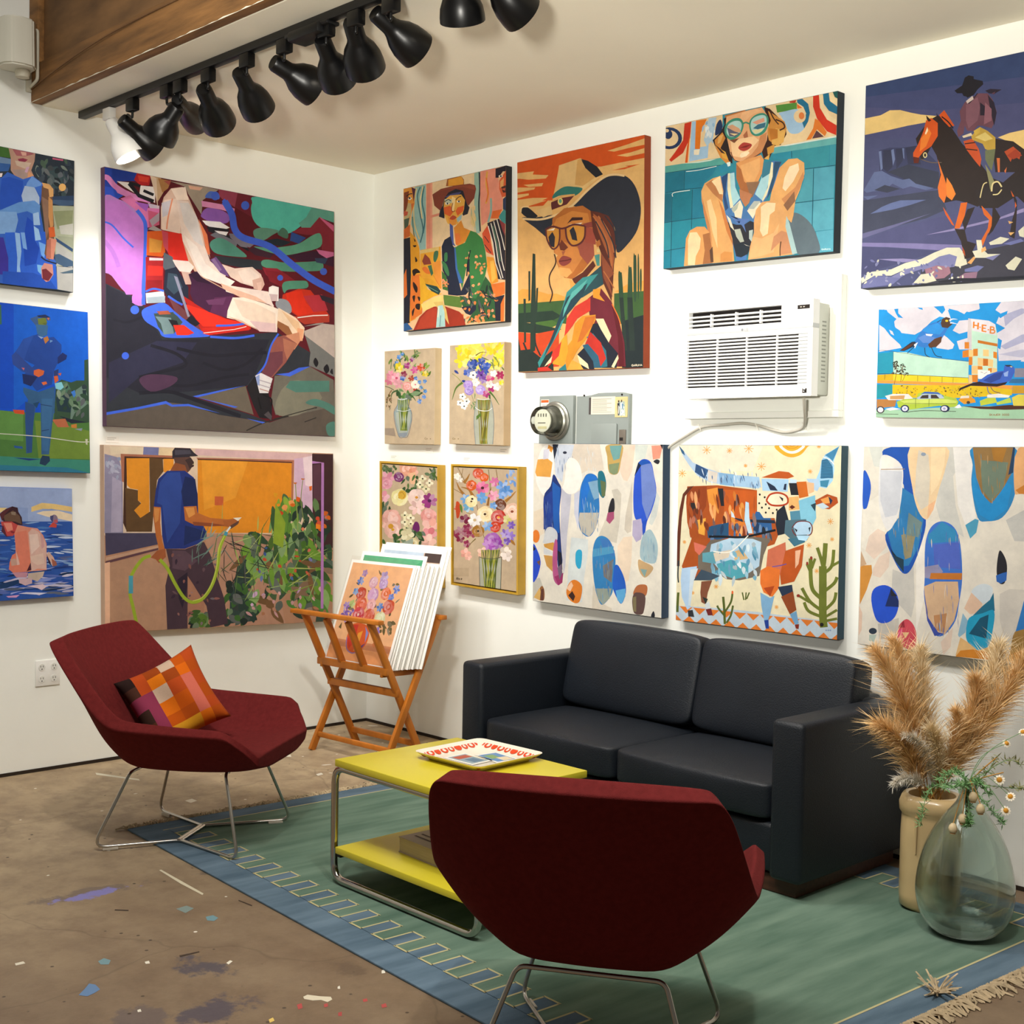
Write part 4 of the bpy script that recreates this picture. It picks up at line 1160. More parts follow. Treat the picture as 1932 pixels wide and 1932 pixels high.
painting('L', (0, 270, .15528), [(-420, -45), (905, 215), (890, 1815), (-420, 1655)], '2a3540', '1f2d3a', '''
P 3f6a2c -420,-60 120,-10 130,180 0,160 -420,120
P 6a86a8 -420,170 0,165 130,190 140,260 0,240 -420,240
P 2f5a9a -420,230 0,240 130,255 100,340 -420,360
P 252f3a 430,120 905,215 900,660 640,680 480,400
P 33484e 560,300 700,280 780,420 700,560 600,520
T 40 1f2a30,3a4c50,4a6050,2c3a48 440,180 880,640 120 30 70 50
P c05a78 640,175 770,195 770,215 640,195
E e0ae68 760,538 44,46
P 2a4060 640,650 905,640 900,750 640,740
P 3f5878 650,690 900,700 895,755 760,770 640,735
P a8ae94 640,760 900,770 895,1500 680,1500 650,1000
P 8c9470 650,830 890,820 880,1000 700,1050
P c4c4bc 720,1010 890,980 890,1120 740,1110
P 9aa08a 700,1130 890,1150 890,1280 700,1180
P 2c4a70 675,1150 890,1290 885,1330 690,1200
P b0b0ac 680,1200 885,1350 885,1520 690,1480
P 3f5a78 665,1360 720,1350 890,1440 890,1500 790,1510 680,1460
P b4b4b0 690,1500 890,1520 890,1815 700,1780
P 4a6274 730,1580 895,1540 890,1585 770,1590
# woman
P b8907c 100,40 430,110 420,220 380,330 420,420 300,460 180,400 130,330 130,180
P a05a60 150,70 330,90 420,130 300,160 200,150
P d0a090 250,100 320,110 320,150 270,150
P 8c3048 215,190 280,180 340,200 300,230 230,220
P c8b09c 180,210 380,240 340,300 300,310 200,270
P a89088 140,320 320,320 330,400 290,460 200,390
P d89a70 350,340 410,390 370,430 330,440
P c8a0b8 320,290 360,285 330,360 300,350
P 3060c0 -420,420 20,420 90,350 280,440 400,400 520,490 520,620 480,760 520,1000 560,1250 680,1440 700,1780 -420,1660
P 1f4fb8 20,430 110,410 280,460 280,600 240,760 120,820 -100,800 0,600
P 6a96d8 390,400 510,490 500,530 400,540 300,560 330,480
P 3a6ac8 420,540 520,510 520,610 480,640
P a8bcd8 300,520 420,540 480,660 480,760 400,700 280,720 260,640
P 5f90d0 230,720 420,700 490,760 480,900 330,830 200,860 -100,860
P 7aa4d8 -420,820 200,840 220,940 180,1100 -420,1120
P 9abce4 400,860 470,840 490,1000 410,1000
P 2a60d0 60,1090 560,1080 560,1400 680,1500 700,1780 100,1720
P 1848b8 330,900 400,960 420,1180 480,1280 440,1470 300,1500 280,1200
P 90b8e8 180,1090 240,1100 260,1320 240,1500 270,1720 200,1700 210,1400
P 78a8e8 250,1090 300,1090 330,1300 280,1280
P 9ac4f0 410,1010 470,1050 500,1180 430,1190
P 70a8f0 470,1200 560,1240 540,1400 500,1360
P 3a309a -420,1140 40,1150 100,1400 100,1600 -420,1600
P 1f50b8 30,1560 400,1580 600,1650 690,1780 30,1720
P 78b4e8 450,1480 520,1490 500,1600 460,1560
P f0e0e0 -60,370 30,365 20,410 -60,420
# arm
P 70503c 510,520 600,500 640,560 640,760 660,1000 660,1300 600,1440 540,1350 570,1150 530,900 500,700
P d8a468 510,480 600,500 650,560 650,650 600,660 590,560 530,540
P c89058 590,650 640,700 650,1000 620,1080 590,900
P 8a6a58 510,650 590,700 590,1080 560,1180 530,900
P d0602c 590,1030 660,1020 675,1140 600,1150
P d08870 600,1150 690,1180 650,1420 560,1400 570,1250
P b06a58 570,1180 620,1170 620,1400 560,1410
P c88a80 540,1460 640,1480 650,1600 600,1680 560,1690 510,1640 500,1520
P 702430 510,1540 560,1530 640,1600 590,1680 520,1660
C 16203a 16 500,1385 560,1430 690,1470
''', 'painting of a woman in a blue sleeveless dress, upper left', .035)

painting('L', (0, 560, .18116), [(-330, 20), (915, 160), (940, 1838), (-330, 1800)], '0a50d0', '14305c', '''
P 0c4cc8 -330,20 140,70 140,1150 -330,1150
P 1260d4 140,70 915,160 935,900 500,900 140,1180
P 3a6a58 -330,60 10,80 15,280 -330,260
P 4c7a3c -330,1140 200,1190 560,1200 935,1300 940,1700 400,1690 -330,1650
P 6f8c38 360,1280 560,1300 935,1390 935,1690 400,1680
P 5f9048 -100,1160 240,1200 240,1500 -330,1450
P 3c8a78 -330,1640 400,1680 940,1700 940,1838 -330,1800
P 2c7a98 -330,1740 700,1780 940,1838 -330,1800
# bushes
P 34503c 580,900 640,850 740,880 800,860 880,860 880,650 920,640 935,1300 560,1290
P 4c7260 600,880 700,870 740,960 700,1080 600,1040
P 223a44 580,1040 760,960 760,1200 600,1180
P 6a8478 790,960 880,900 930,1090 860,1150 780,1200 730,1310 740,1160
P 4f7058 780,1040 850,1080 830,1200 770,1190
P 203038 860,960 900,960 900,1080 870,1060
T 26 2c4838,5a7c5c,708a70,24343c 600,880 920,1280 80 24 70 60
P 20283a 620,1230 720,1260 920,1300 740,1310
P b86a48 540,1270 680,1260 720,1350 600,1350
P c8803c 740,1325 800,1315 800,1360 745,1355
P 8a98b0 780,1370 860,1360 850,1390
P d0502c 130,1165 250,1170 250,1215 150,1205
P 88d0e0 570,890 640,875 665,930 630,960 580,945
P 3f7cd0 740,980 780,960 790,1010 770,1040
# man
P 3a5a8c 310,220 400,190 400,330 360,280
P 4a5a80 380,200 440,185 520,205 525,240 480,240 470,210
P 6f7c34 390,220 470,210 490,260 460,300 400,290
P c0705c 480,205 515,215 505,240
P 5a6a3c 440,270 490,260 480,300
P 3a6898 370,280 500,290 490,390 440,410 390,400
P 20305c 385,190 470,180 525,210 480,215 400,210
P 20479c 240,430 390,380 440,420 560,410 640,490 640,560 600,680 560,760 540,900 380,970 240,800 360,700 240,640
P 2850a8 240,430 350,390 300,500 250,640 210,700 330,740 340,800 230,770 130,690 130,600 200,500
P 2d4a98 120,600 160,560 240,640 350,740 350,800 230,760 130,690
P 1e2f6c 600,620 650,570 700,600 690,640 600,690
P 2c3c74 560,760 610,740 600,850 560,850
P 1c2c64 230,790 390,820 320,920 240,890
P b8783c 450,420 495,400 510,440 470,480
P 8aa8d8 390,395 450,415 430,430
P 6f98c8 520,440 550,450 520,470
P d8683c 350,755 400,740 460,760 450,800 400,825 350,800
P d06038 560,815 600,810 610,860 570,890
P d86a38 430,880 480,870 490,895 450,910
P c8603c 600,790 640,780 630,810
P c06a78 220,725 255,730 245,755
P 34608c 240,930 400,980 570,920 570,1140 545,1300 510,1640 430,1640 420,1100 380,1080 330,1400 330,1620 270,1630 260,1200 290,1060 240,980
P 2a4f88 260,1080 360,1120 340,1400 330,1620 280,1620 260,1300
P 3a6a9a 430,1050 550,1050 530,1300 500,1600 440,1600
L 22406c 8 430,1390 510,1375
L 22406c 8 420,1110 540,1130
P 20486c 340,1100 410,1080 380,1150
P 1f3a58 420,1690 440,1650 515,1660 520,1710 470,1760 410,1740
P 1e3c80 130,1672 420,1690 300,1705
P 2a5aa0 140,1545 230,1555 235,1580 150,1570
P 141c24 265,1650 350,1660 300,1655
C d8d8cc 8 -330,1400 100,1425 400,1448 620,1478 820,1505 930,1505
P c8c8b0 890,1475 915,1475 912,1540 895,1530
''', 'painting of a man in blue walking on green grass', .035)

painting('L', (0, 900, .12937), [(-420, 130), (1050, 172), (1075, 1735), (-420, 1840)], '2f5cae', '3a62b8', '''
P 9cb0dc -420,130 1055,170 1060,640 -420,640
P 8fa6d6 -420,400 420,440 420,640 -420,640
P eccb84 470,430 620,370 800,385 1060,430 1060,500 850,470 640,455 470,500
P f0dcbc 540,520 640,490 850,480 1060,540 1060,640 860,600 700,570
P 8ca0d0 600,480 760,455 900,485 760,478
P ecd090 -420,440 120,440 0,520 -420,540
P 2a55a8 -420,640 1062,640 1075,1740 -420,1840
T 150 1c3c86,4a7cc4,8ab0e0,2452b0,3a68c0,c0d0ec -400,650 1060,1380 260 15 2 10
T 70 16345f,c8c4e0,2450b4,8a9ce0,1c48a8 -400,1380 1060,1740 300 18 -4 8
P 1a3a68 0,1560 280,1490 300,1550 100,1620 -200,1660
P 1a3f80 380,1620 600,1620 610,1640 300,1660 150,1690
P e0c8d4 400,1590 640,1560 690,1600 620,1650 560,1620
P d8a0d0 100,1740 300,1720 250,1760 130,1760
P e0b0c0 490,1700 600,1690 590,1730
P d8d8f0 280,1700 400,1680 700,1690 600,1720
# swimmer far
E 8a7890 800,600 50,60
P c05a60 790,620 850,610 850,660 800,660
P c84a40 720,720 780,650 840,680 830,730
P 4a4a78 740,560 790,550 780,650 745,610
# boy
P 3a1f28 20,530 90,460 190,420 270,440 280,500 330,580 340,690 270,690 180,650 60,650
P 6a5040 60,560 200,480 300,560 330,680 230,640 80,630
P 8a7868 170,500 240,500 240,550 180,540
P 5a2a30 0,530 60,480 180,430 80,540 40,640
P c04a48 20,640 180,640 270,690 270,760 230,810 200,850 110,850 50,760
P e08a78 60,660 180,660 200,760 120,790
P 5a2838 40,700 60,700 110,850 200,860 100,860 30,780
P 8a3038 160,770 230,790 210,815 170,800
P e09078 270,690 420,720 560,740 640,840 690,960 690,1350 470,1370 380,1380 330,1300 240,1000 220,820
P e0816a 230,800 400,770 440,1080 460,1260 460,1320 380,1380 200,1390 140,1340 150,1240 190,1130 240,1100
P dcb4a8 425,800 480,740 600,800 680,950 690,1340 560,1330 470,1370 450,1100
P e8ccc0 440,830 560,820 590,1000 470,1120
P d0a0a0 600,820 650,900 660,1010 620,1040
P e4c4b4 450,1150 640,1100 660,1250 560,1280 480,1230
P d89a90 690,1000 680,960 560,740 400,720 560,770 640,880
P c8a090 160,1190 240,1180 290,1270 180,1290
P e0b8ac 240,1050 280,1180 300,1270 260,1280
P 4a2030 460,1240 470,1350 400,1370
P d8b0a0 680,1130 720,1080 790,1160 830,1270 780,1300 740,1220
P 30203a 690,1120 740,1220 760,1290 720,1250
P a06050 760,1180 830,1230 840,1280 780,1300
P c890a0 190,1390 420,1385 400,1460 250,1460
P c8b4a4 420,1400 660,1370 640,1440 560,1520 420,1470
P d0b0b8 290,1480 480,1470 480,1550 380,1580 290,1540
C 102a50 8 400,1380 560,1370 760,1355
''', 'small painting of a bare-backed boy wading in blue water', .03)
# ------------------------------------------------------------------ pictures on the right wall
painting('R', (740, 300, .17595), [(120, 320), (1222, 68), (1212, 1742), (122, 1848)], 'e0b888', '1c1c20', '''
P e3c79c 360,270 890,150 890,980 360,1000
P d88a70 365,265 410,258 410,960 365,970
P e09a80 410,255 430,252 430,960 410,960
L d88a70 26 410,620 520,590
P 8fb4ae 240,300 360,270 360,990 300,1000 280,900 200,700
C 3f6a70 12 300,300 270,400 300,600 330,760 300,900
C d8c080 12 260,310 230,500 240,700 290,860
C 3a7078 14 340,290 320,460 350,640 330,800
C e0c890 12 330,290 300,450 320,640
C 466e5c 10 215,620 230,800 260,900
P 93b4a4 880,150 945,130 940,800 900,800 880,600
C 24303a 16 935,140 940,320 930,500 945,780
P e09078 945,130 1110,95 1160,300 1190,420 1180,560 1060,640 960,720 945,500
C d8a048 20 1020,130 1010,260 1030,380 1005,480
C dc6a30 12 1010,200 1030,350 1010,460
C 86a89c 22 1060,420 1060,560 1030,680
P e0c088 840,520 890,500 890,740 840,700
T 10 d8c080,90b0a0 830,520 890,740 120 6 80 10
P e0a030 300,980 520,940 520,1400 300,1300
P d8b870 300,985 500,945 500,985 300,1020
# left figure
P d89038 120,320 210,300 240,400 240,480 200,600 180,660 125,650
P 7a3a20 125,360 180,340 160,520 120,600
P b8a878 170,470 210,480 200,600 150,660 125,640
P c86a30 200,480 235,470 210,560
P 4a2038 205,300 250,320 230,460 220,380
C 1c1c20 10 150,400 185,375 215,372
P f0e8d8 165,430 190,400 210,425 190,440
E 20303a 186,418 10,12
P b85038 125,560 170,565 160,605 125,615
P 4a5a48 125,650 185,630 170,720 130,760
P c8642c 125,760 190,700 190,830 125,860
P 20222e 122,860 195,840 200,1250 190,1760 122,1780
P dc9a28 190,780 250,850 290,960 300,1200 320,1300 300,1500 250,1720 185,1750 200,1240
P d8742c 210,1250 300,1240 330,1420 320,1660 200,1740 190,1500
P d8702c 125,1250 150,1180 160,1460 125,1500
S 2a1c18 215,1200 260,1180 300,1220 260,1230 230,1260
S 2a1c18 230,850 250,880 240,890
S 2a1c18 220,930 260,930 240,950
S 2a1c18 245,1050 270,1090 250,1110
S 2a1c18 225,1320 270,1380 260,1440 225,1380
S 2a1c18 255,1560 300,1560 290,1620 250,1600
S 2a1c18 210,1640 240,1600 220,1690
S 2a1c18 270,1480 300,1490 290,1530
S 2a1c18 215,1480 245,1470 235,1540
S 2a1c18 125,1150 135,1180 125,1190
P 2d5a8c 122,1770 160,1760 220,1830 122,1850
# right figure
P 24202c 1110,100 1222,68 1222,130 1190,130 1140,200 1110,200
P cc5a34 1150,230 1222,120 1222,400 1180,410 1150,320
P d8a060 1160,240 1200,200 1195,290 1160,310
P 4a2a24 1170,300 1222,280 1222,360 1190,360
P c05a40 1175,320 1215,310 1210,340
E f0ead8 1165,182 22,12
E 2a3a4a 1167,182 10,11
P 2c3a5a 1190,430 1222,400 1222,560 1190,540
P 3f8a88 1140,620 1200,540 1222,560 1222,700 1180,680
P d86a30 1060,640 1080,560 1180,540 1140,640
P cc5230 965,800 1040,690 1060,900 1090,1040 1010,1000 980,900
C 24202a 8 990,830 1040,900
C 24202a 8 990,920 1060,1010
P 28242c 1020,690 1150,640 1215,800 1215,1300 1130,1290 1090,960
L e0d8c8 10 1030,720 1080,900 1110,1120 1170,1290
L e0d8c8 10 1060,690 1110,900 1140,1100 1190,1280
L e0d8c8 10 1090,670 1150,900 1180,1100 1205,1200
L 4a6a58 14 1080,720 1130,920 1160,1100
L e0d8c8 10 1125,650 1180,850 1210,980
P 8a3a3c 1150,650 1215,700 1212,830 1180,750
P e0922c 1015,1050 1090,1060 1120,1180 1140,1320 1060,1350 1020,1200
P eab04c 1050,1100 1090,1090 1120,1280 1070,1330
P d8702c 1050,1350 1210,1320 1210,1450 1120,1490 1070,1470
P 242430 1090,1490 1205,1460 1200,1740 1110,1740
P d8702c 1165,1560 1205,1470 1200,1745 1165,1745
# flowers beside
P 8c4030 320,1100 350,1020 400,1070 420,1130 340,1140
S 3f6a4c 440,1080 450,1000 490,990 490,1050 460,1110
S d8702c 320,1180 360,1160 410,1230 360,1230
P 3f6a4c 380,1150 420,1140 440,1230 420,1260
P e09038 430,1120 520,1090 530,1400 470,1320
L c87830 6 440,1250 520,1390
P d89a28 330,1280 420,1290 510,1380 460,1400 360,1350
P e0a828 290,1250 340,1300 380,1400 460,1440 540,1450 440,1480 330,1540 300,1640 300,1420
P 23403c 350,1340 480,1370 520,1420 500,1460 420,1420
L 6a9a88 6 360,1360 490,1430
# central woman
P 9a5a30 575,290 590,210 740,182 770,220 770,280 660,290
P dc9a34 600,220 740,185 765,230 760,270 600,290
P 7c3c2c 430,380 520,320 620,295 830,262 890,280 900,320 880,420 820,500 700,400 560,420 520,560 450,500
P 8c4632 440,370 560,315 760,280 880,280 890,330 760,300 600,320 520,340
P 22222e 500,620 510,560 540,500 560,420 600,360 680,320 760,340 800,480 830,520 810,590 760,610 740,560 720,520 560,600 560,640
P 4a4a78 560,410 640,370 740,350 720,380 600,410
P e0a848 560,440 620,390 740,380 780,440 770,540 740,630 700,700 640,720 590,690 560,610 550,520
P d8602c 550,520 620,500 660,560 620,620 560,590
P d8602c 700,520 770,500 760,560 700,610 680,560
P b8c0a8 560,430 640,430 640,470 570,490
P 9ab8b8 690,640 750,590 740,650 700,680
P f0d090 640,400 680,420 660,560 640,560
P e09038 590,610 640,650 690,650 680,710 620,710
C 2a2424 8 560,460 600,435 630,450
C 2a2424 8 680,440 710,410 740,400
E f0ead8 590,480 22,11
E 24303a 592,478 9,11
E f0ead8 712,457 20,11
E 24303a 715,455 9,11
C 7a3a24 7 650,470 635,540 650,565 675,555
S b84a30 615,640 650,605 690,630 650,655
P 4a5a98 615,690 650,720 660,900 680,940 640,920 620,840
P d88a30 660,740 740,660 770,740 840,770 820,860 720,940 680,920
P e07838 670,800 720,800 740,880 700,930 680,910
P 22283a 530,940 560,870 625,830 650,930 700,1000 680,1180 740,1420 820,1250 800,1180 840,980 860,950 830,1100 840,1300 860,1380 790,1460 700,1470 600,1460 590,1300 540,1200
P 3a7a40 690,940 780,900 840,770 900,790 970,860 1000,980 1020,1150 1000,1250 930,1450 900,1520 820,1460 840,1360 830,1250 830,1000 780,1000 700,980
P 3a7a40 665,950 720,940 810,980 830,1060 790,1200 750,1400 700,1180
P 3f6aa8 665,950 680,960 700,1180 760,1330 720,1340 680,1180
S 3f7a4c 560,1020 590,1010 590,1090 560,1100
S 3f7a4c 530,1100 580,1130 610,1220 600,1260 560,1200
P 3a6a34 530,1200 580,1260 600,1420 540,1400
P 5a7a34 545,1460 720,1480 760,1540 740,1600 560,1570
P 2f5a34 720,1470 900,1500 1000,1260 1060,1340 1100,1500 1110,1740 800,1760 880,1620 760,1590
P 24283a 740,1590 900,1570 900,1620 840,1680 790,1660
T 12 e08848,d87840 540,1260 600,1420 26 11 80 60
T 26 e08848,e09858 780,1030 1000,1460 34 15 80 60
T 44 e08848,d8783c 760,1440 1110,1740 42 18 80 80
T 30 24302c,1c2428 760,1350 1100,1740 90 10 50 70
C 1c2428 12 840,980 810,1120 800,1260
# hands and trousers
P 9c3420 225,1840 290,1700 400,1590 560,1580 720,1640 760,1680 790,1790 600,1810
P b04028 300,1720 400,1610 480,1600 470,1800 260,1830
P f0cc78 310,1560 440,1490 550,1465 550,1530 440,1590 330,1640
P d8b868 440,1540 540,1530 580,1620 610,1780 560,1700
P a8d0c8 490,1580 540,1570 560,1640 570,1800 470,1810
L 3a6a78 6 520,1680 510,1800
L e8e0c0 10 500,1590 490,1700
''', 'painting of a woman in a brown hat and green blouse', .042)

painting('R', (960, 240, .24845), [(63, 268), (1032, 57), (1022, 1825), (72, 1862)], 'd8a866', '8a3a1a', '''
P c8521c 63,260 1040,50 1040,330 820,340 700,300 560,300 380,300 330,560 300,600 130,610 63,560
P d8ac6c 63,560 330,560 330,700 63,700
P d9ae6e 660,310 1040,235 1040,700 800,700
T 1 c8521c 300,560 301,561 10 5 0 0
P c8521c 130,610 300,555 260,600
P d8ac6c 63,350 190,335 180,360 300,365 280,390 150,400 63,390
P d8ac6c 63,380 130,380 63,395
P d8ac6c 110,440 260,425 250,450 150,455
P d8ac6c 63,460 200,460 190,475 63,500
P d8ac6c 63,515 150,505 150,520 63,545
P d8ac6c 63,555 180,540 295,540 250,560 120,580 63,590
P d8ac6c 750,178 900,130 1040,80 1040,130 920,155 800,185
P d8ac6c 820,215 930,190 1040,155 1040,195 900,225
P d8ac6c 700,300 870,265 1040,232 1040,330 900,345 720,320
P c8521c 780,330 910,300 880,295 940,290 1000,280 880,320
P d89a44 63,1260 100,1235 200,1245 300,1275 360,1270 440,1300 440,1340 63,1360
P d89a44 800,1260 900,1200 1030,1170 1030,1260
P 3a5a30 63,1350 440,1320 440,1500 63,1460
P 3a5a30 800,1270 1030,1250 1030,1500 800,1500
P 24382c 63,1420 330,1400 400,1440 340,1470 200,1490 63,1490
P 46682f 190,1490 330,1470 380,1500 300,1540 200,1510
P 24382c 63,1480 200,1500 400,1540 300,1570 200,1570 63,1560
P c4451f 63,1560 200,1575 380,1540 380,1820 63,1840
P 25302c 63,1700 160,1690 250,1760 330,1700 340,1850 63,1860
P 26382e 180,965 200,970 205,1360 200,1700 160,1720 165,1400
P 26382e 148,1100 162,1100 162,1320 148,1330
P 26382e 208,1230 222,1225 215,1400 200,1500
P 26382e 110,1310 128,1310 130,1640 115,1640
P 26382e 63,1560 90,1700 70,1740
C 25302c 14 110,1640 140,1720 150,1800
C 25302c 12 240,1740 200,1640 200,1500
S 2f4a34 832,1120 850,1110 862,1150 880,1500 860,1520 840,1340
S 2f4a34 908,1090 920,1072 935,1090 940,1300 920,1480 900,1480
S 2f4a34 948,990 960,980 970,1010 970,1300 950,1300
S 2f4a34 980,1000 990,1000 992,1280 980,1280
S 2f4a34 998,1100 1010,1095 1010,1240 998,1240
P 1f2a2c 860,1480 1030,1430 1030,1830 860,1830
P 26342e 840,1300 870,1300 900,1700 870,1700
P 26342e 900,1300 940,1300 960,1700 920,1700
# hat
P d8b478 340,560 360,440 380,290 540,235 620,270 690,380 580,470 460,520
P c89c5c 520,250 545,235 570,300 660,380 560,450 500,440
P 20242c 545,240 600,255 670,300 715,360 660,385 580,310
P d8b888 545,235 560,260 545,240
S 2f7068 330,545 350,500 420,455 490,455 560,470 500,525 400,520
P d0a060 325,560 400,520 500,510 500,525 400,535 325,575
P 5a2a2c 320,575 400,540 495,525 440,590 320,635
E d8c070 390,568 20,28
E 5a9a7a 390,565 11,16
S 2a2f3a 100,690 250,700 380,665 480,590 600,490 700,390 800,360 900,380 970,470 1005,620 980,780 900,900 820,955 800,760 640,620 480,600 330,700 290,830 230,780
P 2a2f3a 480,600 640,470 800,370 920,440 985,560 970,760 820,950 800,700
P 2a2f3a 110,705 330,670 330,740 280,840 200,770
C e0c08c 16 105,700 240,705 360,670 480,600 600,480 720,385 800,362 880,372
P d8b478 200,640 320,600 330,660 260,690
S 20242c 95,655 100,620 140,612 200,660 215,685 150,695
C e0c08c 10 90,650 100,612 150,608
# face
P b0682f 330,700 420,620 560,600 620,640 650,760 640,1000 560,1100 480,1160 420,1150 380,1080 350,1000 330,880
P c8803c 360,700 480,640 600,660 620,760 500,760 400,770 340,750
P c88040 340,860 430,880 520,920 560,1000 480,1120 410,1140 370,1040 350,980
P dca25c 380,1070 460,1080 480,1110 440,1150 390,1130
P 9a5040 520,900 640,830 650,980 600,1050 540,980
P 9c4a3a 560,760 660,780 660,900 580,880
P 6a3424 380,900 400,860 450,920 420,945 390,940
P a05a3c 400,950 430,945 410,985
S 8a4038 378,1030 400,990 430,985 475,1005 460,1040 410,1062
C 5a2420 7 380,1025 430,1020 475,1008
P 3a2020 440,740 480,690 560,690 560,710 480,715
P 5a2a20 480,1160 560,1110 640,1020 660,1060 560,1180 500,1200
P d89a4c 460,1160 510,1200 470,1240
P e0b878 340,960 370,980 350,1010
C 3a2620 10 345,970 355,1040 310,1130 310,1200 330,1270 310,1340
# glasses
S c88a38 280,790 330,770 380,780 380,860 360,920 310,910
S c88a38 430,760 500,745 580,760 570,850 530,900 470,900 440,840
P 2a2a34 300,840 330,800 350,840 345,920 310,910
P 2a2a34 460,790 490,760 510,810 520,870 480,860
P e8dcc8 290,790 350,770 340,790
P e8dcc8 450,745 560,730 540,745
C 5a2a2c 12 280,780 290,860 330,930 370,910 385,850 385,780
C 5a2a2c 14 430,770 440,850 480,905 540,890 575,840 580,760
C 5a2a2c 14 275,785 330,760 390,775 430,770 500,745 600,760 660,755
P 8a4038 560,740 640,720 660,760 600,770
# hair
P 5a2c22 620,640 680,650 760,680 800,760 820,900 800,1050 790,1240 780,1330 700,1150 700,960 640,800
P a05a34 640,660 720,720 780,860 800,1000 790,1100 760,1000 720,900 680,800
P 8a4a30 700,960 780,1080 800,1120 760,1160 790,1300 720,1150
C b06a3c 9 640,680 720,800 770,950 780,1060
C b06a3c 9 680,680 760,800 800,960
C b06a3c 8 720,1100 760,1160 800,1230
C 24303a 9 660,720 740,880 760,1000
C 24303a 9 700,700 790,880 815,1000
C 24303a 8 730,680 800,780 815,900
P b06a34 660,880 690,860 700,900 670,920
E d8c080 680,945 13,14
P 4a8a80 650,980 690,970 690,1060 670,1060
# scarf and poncho
P 2a4a50 560,1180 700,1060 720,1200 560,1300 440,1330
P 3a8a88 440,1260 560,1150 680,1120 600,1220 540,1300 440,1420 380,1560 300,1700 230,1830 220,1790 330,1600 400,1400
P 24404a 440,1300 600,1190 560,1290 470,1400 400,1480 330,1640 260,1760 340,1560
P 58a8a0 480,1260 600,1160 560,1230 470,1320 410,1450 420,1380
P 6a2430 600,1310 700,1230 780,1330 830,1440 880,1640 890,1820 560,1820 620,1500
P c8382a 440,1460 500,1370 620,1300 620,1400 520,1460 480,1520 420,1600
P e0922c 640,1240 700,1230 690,1280 730,1330 640,1300
P d08a28 480,1620 500,1500 560,1440 660,1430 660,1470 600,1600 520,1700 440,1850 420,1700
P c06a28 580,1450 660,1440 640,1500 560,1620 520,1640
P d89a2c 400,1620 440,1570 450,1700 420,1820 330,1800
P c8382a 330,1720 400,1630 380,1740 290,1830
P 1f2430 640,1500 700,1490 760,1640 830,1720 820,1830 700,1830 650,1650 600,1600
P 2f6a78 590,1600 640,1570 740,1700 750,1820 700,1830 660,1680
P b83024 620,1560 700,1640 740,1760 690,1830 640,1740 580,1650
P 2c5a70 560,1660 600,1650 680,1740 700,1830 640,1830
P 1f2430 520,1730 570,1680 640,1780 650,1840 560,1840
P e8d4a8 660,1460 720,1460 780,1590 760,1640 700,1540
P e8d4a8 520,1730 600,1800 610,1840 540,1800
P e8d4a8 290,1790 330,1740 320,1790 270,1820
P e0a040 480,1770 540,1800 570,1845 440,1845
P e8d4a8 780,1820 830,1730 835,1760 800,1830
P 2f7a80 380,1840 430,1800 440,1850 380,1855
P 5a1820 780,1340 830,1440 870,1640 880,1820 840,1820 830,1600
C d8702c 8 785,1350 830,1440 850,1500
P c8382a 220,1830 290,1820 330,1850 220,1858
X d8ccb0 4 935,1805 13 GARUNA -.05
''', 'tall painting of a woman in a cowboy hat and glasses', .045)

